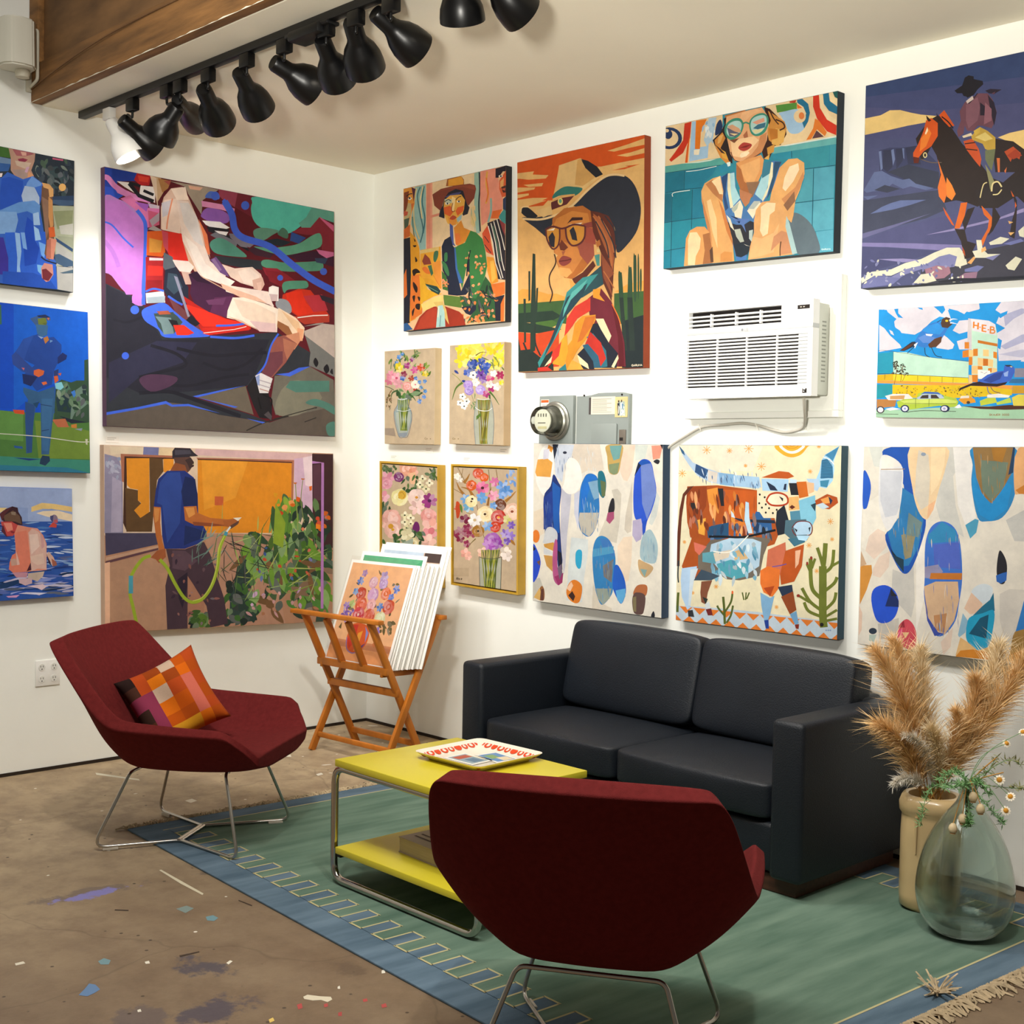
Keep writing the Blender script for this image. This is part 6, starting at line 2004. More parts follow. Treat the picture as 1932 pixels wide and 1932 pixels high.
def vase_stems(cols, x0, x1, xm, y0, y1, n, w):
    return '\n'.join('L %s %d %d,%d %d,%d' % (cols[k % len(cols)], w, x0+(x1-x0)*k/(n-1), y0, xm+((x1-x0)*.55)*(((k*5) % n)/(n-1)-.5), y1) for k in range(n))
ZF = (700, 630, .15528)
painting('R', ZF, [(165, 212), (782, 168), (770, 1345), (165, 1335)], 'c0ac8e', 'c2ab86', '''
T 20 4f7038,6a8a3c,34502c 180,250 560,460 90 14 -80 40
P 9a8a78 165,1150 280,1150 300,1250 165,1230
C 56742c 8 240,430 250,300
C 56742c 8 440,420 550,200
C 5c7a34 7 620,480 715,380
T 14 6a8a3c,4c6a2c 530,200 570,300 40 8 -60 60
T 12 56742c,86a040 600,390 700,520 60 14 -60 30
F 4a86c8 380,245 24 5
F 4a86c8 340,280 30 5
F 3f78c0 310,355 28 5
F e0cc28 340,395 50 5
F d8c020 340,435 40 5
F 8c3a78 500,310 32 4
F a83a80 440,385 42 5
F c04a88 530,440 50 6
F c85028 610,410 50 7 a83818
F d8c030 660,490 40 5
F e08aa0 240,500 55 6
F e898a8 310,540 70 6 c05070
F d87890 220,570 60 6
F e0a0a8 330,610 60 6
F 3f6ab8 385,540 36 5
F 8a2a48 400,490 40 5
F a84028 490,540 40 6
F 4a7ac0 545,545 28 5
R e09890 440,640 62
R ece0cc 540,620 58 d06078
F b83028 540,705 42 6
F 4a86c8 590,590 26 5
F 4a86c8 655,580 26 5
F 5a90d0 610,655 24 5
F 4a86c8 660,700 26 5
F 5a8ad0 645,770 26 5
F 4a80c8 590,825 32 6
C 56742c 6 590,640 660,690
C 5c5030 6 580,700 590,810
C 5c5030 6 560,710 650,740
T 16 34582c,4f7a34,2c4a28 280,670 540,760 110 24 60 80
K 34582c 26 330,690 260,720 240,800
K 34582c 26 460,740 510,770 545,820
K 7a5a2c 14 250,690 210,760 190,900
T 14 7a5a30,56501c 185,720 250,900 40 9 100 40
C 3c5030 8 170,640 230,660 280,690
P 8ea0a0 325,790 440,790 450,870 490,940 490,1060 440,1240 400,1260 340,1250 300,1100 280,960 320,880
P a8b0a4 300,960 480,950 480,1050 430,1230 350,1230 310,1080
'''+vase_stems(['7a8a30', '5a7030', 'a0a848', '4a6028'], 330, 470, 400, 800, 1180, 12, 9)+'''
P 8a949c 330,1210 440,1200 430,1250 350,1255
C 6a7680 7 325,790 320,870 280,950 290,1080 340,1250 400,1260 450,1240 495,1050 490,950 450,870 440,790
C d8dcd8 6 310,930 400,945 490,920
C d8dcd8 7 325,795 380,805 440,790
X 7a6a48 5 655,1265 20 Como
''', 'small linen canvas of mixed flowers in a round glass vase', .045)

painting('R', ZF, [(958, 142), (1622, 95), (1610, 1358), (948, 1335)], 'c0ac8e', 'b59a76', '''
T 60 e8d428,f0e060,d8b820,e8c828 1040,120 1600,420 150 22 -60 70
F f0d830 1100,180 80 6
F e8d028 1180,260 90 6
F f0e060 1270,180 90 6
F e8c828 1480,180 80 6
F f0dc40 1560,300 80 6
F e8d838 1100,330 90 6
F e8cc30 1520,380 70 6
T 14 5c7030,7a8a34 1150,260 1600,420 90 10 40 60
K 6a5c28 16 1270,260 1340,220 1410,225
T 30 2c4a9c,3a58b0,24408c 1180,300 1450,460 80 16 80 50
F 2c4a9c 1240,370 50 5
F 30509f 1340,330 46 5
F 2f52a8 1400,390 50 5
F 3a58b0 1170,470 50 5
F 34508f 1230,420 50 6
V 2c3f88 1010,440 70 40 16
V 2c3f88 1100,570 60 10 16
C 8a9040 7 985,480 1050,530 1100,590
F f0ece4 1240,500 50 5 2a3050
F f0ece4 1270,590 50 5
F 6a3a98 1340,500 62 6 3a1a60
F 7a48a0 1370,560 50 6
F c03a70 1450,540 50 5
F a82a58 1570,500 56 6
F f0e8dc 1490,480 44 5
R a888d0 1180,620 62
R 9a80c8 1190,690 60
R b098d8 1330,680 66
F a83070 1470,650 56 5
F f0e8dc 1440,610 50 5
F ece4d8 1530,640 50 5
F b03878 1400,730 46 5
F e8d028 1590,590 34 5
K 56742c 30 1110,590 1030,660 985,800
K 4a6a2c 26 1440,700 1500,770 1560,865
K 34582c 22 1440,740 1450,850 1460,960
F f4f0ea 1110,760 42 5 2a3a3a
F f4f0ea 1160,820 42 5 2a3a3a
F f4f0ea 1080,840 40 5 2a3a3a
F f4f0ea 1130,880 42 5 2a3a3a
C 7a8a50 6 1220,740 1240,800 1250,880
T 8 6a8a50 1200,720 1260,880 50 8 80 40
P a8ac9c 1280,790 1450,790 1480,900 1490,1100 1480,1345 1270,1345 1250,1100 1265,900
'''+vase_stems(['8a8434', '5a6a24', 'a09c48', '6a5a20'], 1300, 1450, 1370, 800, 1340, 13, 12)+'''
P 56742c 1280,1000 1330,960 1340,990 1280,1050
C 7a8488 7 1290,790 1265,900 1250,1080 1270,1345
C 7a8488 7 1450,790 1480,900 1495,1100 1480,1345
C e0e0dc 8 1265,890 1320,930 1420,935 1475,900
C e0e0dc 6 1290,790 1370,800 1440,790
X 7a6a38 5 990,1265 20 Como
''', 'small linen canvas of yellow lilies and purple flowers', .048)

ZG = (700, 855, .16046)
painting('R', ZG, [(100, 92), (792, 140), (790, 1590), (100, 1490)], 'c0ab8c', 'a8906c', '''
T 20 46602c,3a5028 110,130 300,220 70 14 90 40
C 4a5c30 7 120,150 180,145 240,200 270,240
R e8a88c 440,180 110
F e09070 500,230 60 5
P e8b890 430,240 530,220 520,370 470,360
F d88aa0 190,300 90 6
R d890a0 180,350 80
F d890a0 150,510 70 5
R 7a2a6a 330,280 64
T 18 34542c,4c7034 400,250 600,440 80 20 80 50
F e4dcb0 610,300 44 4 3a4020
F e8e0b8 690,350 44 4 3a4020
F e4dcb0 580,370 44 4 3a4020
F e0d8a8 650,420 44 4 3a4020
T 16 34502c,46642f 620,160 780,290 70 16 70 60
R e4dc9c 340,520 108 c8942c
E d0a83c 370,490 50 54
C a8781c 6 340,470 370,460 400,500 380,530
R ecd0c4 540,520 110 d09030
F e8c0b8 540,640 90 6
F 9a3a80 690,560 90 8 4a1a48
T 8 34502c 130,560 230,690 100 22 100 30
R e0a090 240,770 120
F e8b0a0 240,830 110 7 c89020
R e8b8a8 260,900 110 d0a028
E d0982c 235,860 32 30
F e8e0b4 400,730 46 4 3a4020
F ece4bc 470,760 46 4 3a4020
F e4dcb0 400,810 46 4 3a4020
F e8e0b4 470,830 40 4 3a4020
F e0d8a8 420,880 40 4 3a4020
S 6a2060 490,880 520,810 560,820 575,900 530,970 490,940
R e09890 680,740 100
F e8a898 700,860 100 5
F d87880 690,960 90 5
F e8b8a8 680,1040 90 5
T 22 2f4c2c,46682f 130,880 640,1140 110 24 80 60
F e4dcb0 430,960 80 5
R dccf9c 500,1060 70 b07a28
P 9aa898 290,1090 500,1000 500,1160 290,1160
''', 'gold-framed pink and cream peony painting behind the print rack', .05, 'b8902c')

painting('R', ZG, [(940, 128), (1735, 160), (1725, 1668), (940, 1545)], 'bba68a', 'a8906c', '''
C 7a6030 7 1020,170 1130,380 1220,520 1260,700
C 7a6030 6 1080,180 1060,300
C 6a5c30 7 1380,190 1400,400 1380,620
C 7a5c2c 8 1470,190 1500,380
C 7a6030 6 970,420 1100,500 1240,620
C 6a5c30 6 1120,700 1260,780 1330,1000
K 9a6a2c 40 1090,350 1130,300 1160,240
K 9a6a2c 36 1100,500 1040,420 1005,340
K 9a6a2c 40 1200,520 1150,430 1060,400
K 8a5c28 30 1370,620 1390,500 1415,400
K 9a6a2c 38 1580,570 1650,510 1705,450
F ece4d8 1010,270 40 5
F ece4d8 1040,310 40 6
R c84a20 1260,240 70
R d85c1c 1330,285 56
R d05820 1180,380 66 8a2c18
F d86a98 1310,410 80 9 4a2828
F d070a0 1450,340 60 6
F e08aa8 1440,500 66 6
F 6a9ad8 1550,400 80 6
F 5a90d0 1600,450 70 6
F 6a9ad8 1540,500 46 5
T 12 6a94d0,88a8d8 1560,190 1700,330 60 14 80 30
F 6aa0d8 1300,530 70 7
F 70a0d0 1110,540 60 6
F 70a8c8 1150,630 70 7
R e4d49c 1180,570 76 5a4020
E 2a2018 1190,540 14 12
F c84820 1020,660 44 6
S b84420 1000,580 1045,600 1040,740 1005,760
V 56782c 1050,600 110 80 16
R ead0a0 1340,720 100 4a3420
R e8c0a8 1660,690 110 8a4a34
R 6a3a24 1520,610 74
F 70a0d8 1440,620 44 5
R b82c1c 1500,760 96 e0a040
R c83c20 1460,870 70
F 7a2040 1100,780 60 5
F ece8e4 1220,790 80 8 c8b080
F 6a9ad0 1370,860 60 6
F c8c068 1600,780 50 5
F 8a2448 1060,920 66 6
F 8c2a4c 990,950 50 5
F 902c50 1130,880 50 5
F 8a2448 1130,960 40 5
F 802040 1050,1010 50 5
F 8c2a4c 1190,950 50 5
F 902c50 1125,1070 44 5
R a07028 1260,920 76 2a1c10
F 7a58b8 1650,850 50 6
F 8a68c0 1580,950 60 6
F 9070c8 1640,980 60 6
F 7a58b8 1600,1040 44 5
R 9848a8 1430,1040 110
F a858b8 1380,1080 70 6
F 8a3aa0 1500,1080 60 6
K 6a5c28 12 1230,1010 1160,1080 1130,1160
F e0a090 1110,1180 60 5
F e8b0a0 1140,1220 44 5
F e8b8a0 1310,1170 64 5
F ecdccc 1580,1170 70 5
F e8d8cc 1600,1220 60 5
V 9a6a2c 1640,1020 90 50 18
P a8aa98 1270,1240 1530,1240 1520,1610 1280,1585
'''+vase_stems(['8a9030', '5a6828', 'a8a848', '48581c'], 1300, 1510, 1400, 1140, 1600, 14, 12)+'''
C 4a4a44 6 1270,1220 1330,1240 1450,1245 1535,1220
C 4a4a44 6 1270,1220 1280,1585
C 4a4a44 6 1535,1220 1525,1610
P b09c80 950,1350 1150,1350 1150,1450 950,1450
X 3a2c1c 7 1005,1465 24 Rose
''', 'gold-framed linen painting of a wildflower bouquet in glass', .055, 'b8902c')

ZA = (990, 820, .18638)
painting('R', ZA, [(90, 88), (1402, 100), (1385, 1860), (80, 1680)], 'd8d3c6', '2f4258', '''
P cfc4b4 480,90 760,95 800,350 760,380 640,360 560,400 480,240
P e0dcd0 760,95 840,95 860,380 820,420 800,300
P d8c4b0 990,100 1120,100 1090,360 1040,470 1000,460 960,360
P c4ccc4 1120,100 1250,105 1220,240 1120,260
P c2bcae 800,900 900,640 880,560 940,545 980,600 970,760 960,900 930,1100 740,1040
P c0b8aa 1010,960 1020,820 1090,470 1090,800 1080,980 1040,1000
P c8d0d0 440,1340 470,1040 640,1060 640,1200 600,1450 580,1700 420,1680
P dccab4 940,1130 1000,1040 1090,1030 1080,1300 1050,1480 1000,1500 940,1280
P c2c8c4 1260,900 1330,560 1370,640 1340,820 1290,920
P d8cab4 90,780 190,740 190,1000 90,1080
P c8c0b0 690,1500 760,1700 880,1760 880,1820 680,1790
P b8b6ac 80,1470 150,1450 180,1530 110,1640 80,1670
T 18 d0d4d4,c8d4d8,d8d0c8 540,100 720,380 90 3 88 4
S e4e2dc 110,420 130,250 180,130 240,95 290,130 295,300 270,500 200,620 130,520
P d49a48 105,380 130,250 230,240 280,280 260,430 120,420
P d8943c 240,100 290,130 270,180 230,140
P c8c8d4 190,150 250,140 240,240 185,250
P 20283a 280,95 350,95 320,180 300,280
P c0c8d4 340,95 500,100 470,230 400,300 380,480 310,420 300,250
T 22 4a6a9a,8098b8,a8b8c8 310,110 490,460 90 3 88 4
E 2a3040 405,180 20,14
S 1d3270 190,640 260,520 290,400 340,480 370,560 350,800 370,1150 380,1300 340,1380 300,1000 210,980
P 1f58a8 280,470 360,540 350,800 350,1000 300,980 270,720
P 203a88 190,640 280,560 290,950 190,960
T 27 1c2c58,284890,3a5a98 200,650 290,950 90 3 88 4
P b8b8c4 370,540 470,600 460,740 430,1000 410,1330 390,1420 380,1200 360,1000
S e4e2da 400,480 430,260 500,240 560,320 580,480 520,580 440,600 380,540
P bcc0d0 500,600 560,560 560,760 540,960 500,800
S 2a70b0 560,560 600,440 640,395 700,400 740,450 750,600 755,780 720,940 650,1035 570,980 545,860
P 1f6ac0 570,540 620,410 700,400 740,450 680,460 640,600 600,760 565,770
P 78a0bc 640,480 740,460 750,640 700,660
P b0aca0 555,790 750,790 720,950 650,1035 570,980 545,860
T 27 88a8c0,4a80b0,a8a89c 570,620 740,960 90 3 88 4
S 1f6a7c 740,400 765,365 800,385 825,490 810,620 780,635 745,560
P 5a6a48 765,460 820,480 815,620 780,630
S b89a58 825,110 990,105 975,260 950,380 900,405 850,370 835,220
P 6a9a98 860,110 985,105 960,240 900,260 870,170
P 7a8a68 850,300 960,280 940,390 900,405 860,380
S 24242a 855,720 880,650 905,655 910,760 880,805 845,790
P 9a4a6c 840,790 905,780 905,850 860,905 825,870
S 2850c0 1100,700 1110,450 1150,290 1210,245 1280,280 1310,400 1335,580 1290,760 1240,880 1210,1030 1190,900 1120,850
P 6a80c0 1175,300 1280,290 1310,400 1335,590 1280,760 1240,860 1190,700
P 1a50a8 1150,280 1210,247 1275,285 1140,320
P 12203c 1110,420 1150,280 1180,310
P a8a0bc 1095,870 1180,850 1200,960 1180,1060 1130,1090 1090,1020
P 2048b0 1190,880 1240,860 1215,1030 1195,1020
P d89078 1285,110 1400,105 1370,240 1300,250
P 24242c 1375,100 1402,100 1398,150
S 22242c 1305,270 1340,248 1370,265 1350,298
E d8782c 112,1030 38 66
S 2448c0 80,1120 130,1180 160,1290 140,1400 110,1470 80,1470
P 1c2030 80,1120 110,1160 85,1180
P 6a4a3c 120,1290 155,1270 150,1330
S c0c4c8 190,1060 220,950 280,940 330,1000 310,1100 190,1100
P c08c40 190,1110 290,1090 320,1150 290,1180 200,1140
P c0c4c8 190,1140 280,1190 280,1220 190,1210
P b88a48 190,1220 280,1230 280,1390 220,1330
S a85080 310,1060 330,1100 330,1330 360,1440 340,1525 290,1460 280,1280 290,1140
P 1a1c2c 330,1170 370,1200 380,1370 345,1340
P 903060 300,1440 390,1400 380,1500 340,1530
P 6a5a70 330,1350 370,1310 380,1400 350,1470
S 8a5a34 150,1560 180,1535 200,1600 190,1680 130,1660
P d0a860 90,1650 150,1550 160,1590 150,1680
P 5a3830 165,1570 190,1560 190,1680 160,1680
S 2a98c0 515,1200 545,1165 580,1190 570,1330 545,1360 515,1310
S d07828 420,1580 460,1490 520,1475 580,1540 560,1680 510,1710 440,1660
P e0b898 420,1560 470,1490 490,1530 460,1590
P 3a2420 440,1630 480,1585 510,1640 490,1690
S 2f78b0 685,1230 710,1080 770,1025 850,1060 900,1160 920,1280 900,1500 880,1620 790,1725 740,1660 700,1480
P 3a70b0 760,1050 850,1060 910,1180 900,1240 790,1140
P 4a90b8 690,1160 900,1130 900,1200 690,1240
P 6a6a6c 790,1330 900,1260 880,1500 800,1440
P 8a968c 720,1560 880,1560 860,1660 790,1725 740,1660
T 27 4a80a8,2860a0,7a8a90 720,1100 890,1650 90 3 88 4
S 2058b8 910,1330 950,1330 1010,1460 1025,1600 980,1715 930,1650 890,1540 900,1400
P 58a0d0 920,1580 1020,1560 1020,1640 980,1715 940,1680
S 98b0b8 1190,1040 1260,960 1310,1010 1350,1130 1330,1290 1250,1300 1170,1240
T 18 78a0b4,a8b8bc,6a90a8 1190,1020 1330,1290 90 3 88 4
S b89a70 1150,1270 1210,1290 1300,1340 1280,1400 1215,1450 1160,1380
P 7a9a98 1170,1360 1240,1370 1215,1445
S a8643c 1100,1600 1140,1530 1220,1520 1245,1560 1220,1640 1120,1640
S 5a4440 1095,1640 1130,1600 1220,1630 1210,1780 1180,1825 1110,1810 1090,1720
P 7a7050 1095,1650 1130,1640 1130,1800 1100,1790
S 22242c 1280,1840 1305,1790 1320,1830 1310,1860
''', 'abstract painting of blue pebble shapes beside the meter boxes', .05)

painting('R', (1255, 820, .20700), [(125, 92), (1610, 100), (1568, 1872), (95, 1690)], 'dcd4b4', '2f4a58', '''
P d8d4c0 125,92 900,95 800,330 125,330
'''+'\n'.join('L d89a50 %d %d,%d %d,%d' % (6, x-r*math.cos(a), y-r*math.sin(a), x+r*math.cos(a), y+r*math.sin(a)) for (x, y, r) in ((380, 138, 40), (588, 145, 26), (765, 125, 44), (880, 290, 40), (735, 282, 18), (155, 352, 36), (1325, 335, 22), (1510, 792, 30), (1315, 1010, 26), (1385, 1245, 24), (465, 1388, 22), (250, 1445, 18), (1018, 1575, 20), (175, 980, 18), (1525, 955, 20), (1405, 105, 20)) for a in (0, .785, 1.57, 2.356))+'''
S e0a030 1010,92 1060,170 1150,205 1240,180 1300,110 1310,92
S f0e8d8 1050,92 1090,150 1160,172 1230,150 1270,92
S e0a030 1075,92 1110,135 1160,148 1215,130 1245,92
C b8741c 5 1100,95 1130,120 1190,118 1220,95
C b8741c 5 1130,95 1160,105 1190,95
# bottom pattern
P b4c4d0 95,1560 450,1580 850,1620 1150,1660 1400,1690 1575,1700 1575,1880 95,1700
'''+'\n'.join('P d0742c %d,%d %d,%d %d,%d' % (x, 1562+(x-95)*.107, x+118, 1562+(x+118-95)*.107, x+60, 1622+(x+60-95)*.107) for x in range(130, 1560, 123))+'\n'+'\n'.join('P d0742c %d,%d %d,%d %d,%d' % (x-62, 1700+(x-62-95)*.124, x+62, 1700+(x+62-95)*.124, x, 1610+(x-95)*.124+30) for x in range(95, 1620, 123))+'''
# horns
P a8c0d8 122,95 170,150 250,250 340,290 480,340 700,375 860,390 880,480 760,480 560,465 400,430 290,370 220,280 160,190
P 2f587c 122,95 170,150 180,190 150,165
P 2a4a74 280,265 395,320 360,400 270,340
P d0c8bc 390,320 480,345 470,440 390,420
P 7aa4c8 490,345 630,360 620,465 500,455
P 9abcd8 630,365 860,385 860,490 640,470
T 40 20406c,3a6a9c,c8d8e8 290,300 860,470 60 4 82 10
P a0c4e0 880,400 1130,405 1120,520 890,510
P 1f2c44 925,425 1000,470 1030,510 960,505
P 1f2c44 1080,500 1090,450 1110,445 1105,505
P b8d0e8 1140,400 1200,410 1210,450 1140,445
P 9ac8e4 1380,400 1410,330 1430,230 1460,180 1590,100 1540,240 1545,320 1530,420 1470,490 1390,470
P 3a7aa0 1430,230 1480,215 1530,290 1535,390 1420,400
P 3f80a8 1460,185 1590,105 1530,240 1500,210
P 3a80a0 1415,420 1500,410 1480,480 1420,470
'''+'\n'.join('L 183c5c 4 %d,%d %d,%d' % (1432-k*1.5, 235+k*14, 1525+k, 240+k*14) for k in range(12))+'''
C f0ece0 8 1440,200 1500,225 1545,270
# body
P a04c1c 200,470 480,460 840,505 840,700 1000,760 1040,900 1000,1000 800,1060 560,1200 480,1290 280,1310 200,1330 150,1200 240,950 200,800 190,620
P 8a3c18 200,480 380,470 380,640 300,780 220,800 195,620
P d88c38 380,500 480,480 480,660 400,660
P e0a040 290,780 370,760 360,920 300,900
P b8561c 530,500 840,510 830,740 640,780 540,700
P 1e2228 480,490 530,490 540,650 510,650
P 2a2426 230,620 280,620 275,760 240,740
P c8742c 600,800 760,780 780,900 640,900
P 244c70 380,840 580,800 580,940 480,960 390,940
P 2a5a90 830,700 960,720 980,880 820,900 790,820
P 1e2a3c 600,750 700,770 1000,780 1010,810 700,795
P c0d0dc 600,690 625,720 640,760 605,750
P b0cde0 735,610 765,620 770,760 800,900 760,900 725,780
T 70 7a3416,c8742c,d89040,5a2a18,a85020 215,490 820,900 130 14 86 14
P 1e2228 480,490 530,490 540,650 510,650
P 244c70 400,840 580,800 580,940 480,960 390,940
T 20 1e3a5c,3a6a98,1c2430 400,800 980,920 90 14 86 14
P b0cde0 735,610 765,620 770,760 800,900 760,900 725,780
P c0d0dc 600,690 625,720 640,760 605,750
P 6a6258 420,960 600,950 800,930 960,950 900,1100 870,1250 860,1290 680,1330 560,1320 500,1280 300,1230 300,1100
P a8c4d8 420,1000 600,940 800,950 880,980 860,1200 740,1280 500,1240 400,1120
P c86a58 260,980 380,1020 310,1100 270,1060
P 5a98a8 340,1080 480,1060 460,1180 340,1160
P 4a98a8 470,1180 600,1140 760,1180 760,1290 640,1320 500,1270
P c8a878 600,1080 700,1040 760,1130 640,1150
P d0c4b0 440,1080 600,1050 580,1120 460,1160
T 40 7ab0c8,c8d8e0,4a8aa8,a8b8c0 420,960 860,1290 90 16 80 30
C 10141c 20 400,930 520,930 700,935 860,905 1010,870
C ece8dc 9 440,1065 560,1075 640,1040 760,920
P a8c4dc 1290,400 1400,402 1412,470 1390,515 1350,500
# dotted shoulder and ear
P e0d4b4 840,520 950,530 1000,620 1100,660 1040,760 900,760 860,700
'''+'\n'.join('E 1c1c20 %d,%d 9,10' % (x, y) for x, y in ((865, 545), (910, 570), (860, 625), (920, 635), (885, 665), (950, 670), (920, 710), (985, 715), (1030, 605), (960, 600), (1020, 685)))+'''
S e8dcc0 925,600 960,545 1040,530 1100,570 1100,640 1000,650
C a83818 16 925,600 960,545 1040,530 1110,560 1120,620 1060,645 970,640 925,600
P 1e2028 1040,560 1080,580 1075,610
# head
P b0521c 880,390 1040,330 1130,340 1180,380 1120,400
P 1e2028 1130,440 1210,440 1220,550 1150,550
P c06420 1200,430 1290,425 1310,560 1225,580
P dcb088 1290,430 1360,440 1360,520 1310,540
P d8a868 1130,570 1220,560 1230,680 1130,690
P 5a2418 1135,660 1160,640 1190,660 1160,680
P 7ab8d0 1220,600 1370,550 1380,760 1330,860 1240,780
P 4a8098 1140,700 1230,690 1240,780 1150,790
P 1d2430 1020,700 1090,640 1130,780 1110,900 1030,920 1010,820
P 4a6a78 1100,780 1290,770 1300,960 1200,1000 1090,900
P a8c8e0 1170,830 1210,795 1310,790 1340,840 1330,910 1200,915
C 6a2828 9 1160,850 1210,795 1310,795 1345,850 1320,915 1200,920 1160,860
P 101820 1180,850 1210,870 1200,890
P 101820 1310,850 1330,840 1320,890
P 3a6a80 1120,950 1270,930 1280,980 1180,1020
P a8d0e8 1200,920 1320,920 1290,970 1220,960
P 24404c 1330,640 1380,620 1370,700
P a84c1c 1370,600 1480,540 1570,570 1580,620 1500,680 1430,670 1380,640
P e09a50 1420,590 1500,560 1520,620 1450,630
P 203048 1490,560 1530,600 1510,640
P b8ccd8 1380,640 1440,620 1500,660 1440,680
# chest and legs
P c0684c 940,1050 1100,980 1110,1150 1060,1280 920,1240
P b0501c 1100,1060 1270,1000 1250,1200 1180,1340 1060,1370 1050,1280
P e0b090 1190,1060 1240,1050 1220,1180 1190,1220
P d8702c 870,1240 940,1200 1050,1230 1040,1400 980,1480 900,1440 870,1360
P a84418 900,1400 1000,1380 960,1480
P 7aa8cc 870,1440 960,1490 1000,1470 960,1640 940,1700 905,1700 880,1560
P 1d3c8c 905,1695 945,1690 950,1770 920,1770
P 22324a 1030,1390 1160,1370 1170,1440 1090,1520
P 8a4420 1060,1480 1170,1430 1200,1600 1140,1640
P 6a9ac0 1140,1640 1200,1610 1220,1720 1190,1740
P 7a2818 1185,1735 1225,1730 1220,1775 1195,1770
C 5a4a98 8 980,1205 1050,1195 1110,1180
P a8c4e0 150,1220 290,1200 280,1280 230,1400 230,1580 200,1600 150,1480 140,1330
P c0d0dc 230,1230 300,1220 260,1340 230,1560 210,1560
P 2a2c30 205,1605 250,1600 265,1665 210,1660
P 7a4a34 330,1340 430,1330 390,1440 370,1550 330,1530 320,1440
P 384a5a 330,1230 500,1290 420,1330 260,1330
P 24302c 340,1480 390,1500 370,1550
P c8d4d8 360,1550 400,1520 420,1600 380,1600
P 6a2424 370,1595 420,1585 435,1650 390,1650
P 5a2c1c 210,480 260,465 180,560 150,760 135,1000 130,1200 105,1200 110,900 130,680 160,540
C 24343c 12 120,1150 115,1280 120,1350
# cactus
C 66702a 70 1450,1760 1440,1640 1440,1400 1440,1200
C 66702a 42 1440,1240 1455,1120 1465,990
C 66702a 30 1440,1200 1420,1120 1390,1030
C 66702a 30 1440,1270 1520,1200 1540,1050
C 66702a 24 1520,1200 1590,1160
C 66702a 36 1430,1500 1350,1420 1330,1300 1330,1130
C 66702a 24 1330,1260 1295,1180
C 66702a 24 1340,1220 1370,1130
C 66702a 30 1440,1440 1540,1360 1570,1300
C 66702a 30 1420,1600 1320,1520 1250,1400
C 66702a 24 1320,1530 1230,1475
C 66702a 28 1420,1660 1310,1610 1270,1530
C 66702a 28 1460,1600 1540,1520 1560,1440
C 66702a 24 1470,1660 1570,1600
C 66702a 24 1470,1700 1570,1680
E 8a3020 1335,1125 12 16
E 8a3020 1218,1470 16 14
E 8a3020 1298,1175 10 16
E 1c1a18 1430,1735 18 18
C 4f5c24 22 545,1730 540,1600 530,1480
C 4f5c24 18 545,1620 600,1530 615,1450
C 4f5c24 18 540,1650 490,1590 475,1560
C 4f5c24 18 560,1720 600,1650 620,1560
C 4f5c24 12 720,1510 705,1440
C 4f5c24 12 735,1510 740,1440
C 4f5c24 12 745,1500 770,1440
C 4f5c24 22 110,1620 112,1540 118,1440
E d05a2c 615,1440 9 16
X 5a78a8 5 1465,1775 18 ooo
''', 'painting of a colourful longhorn bull above the sofa', .05)

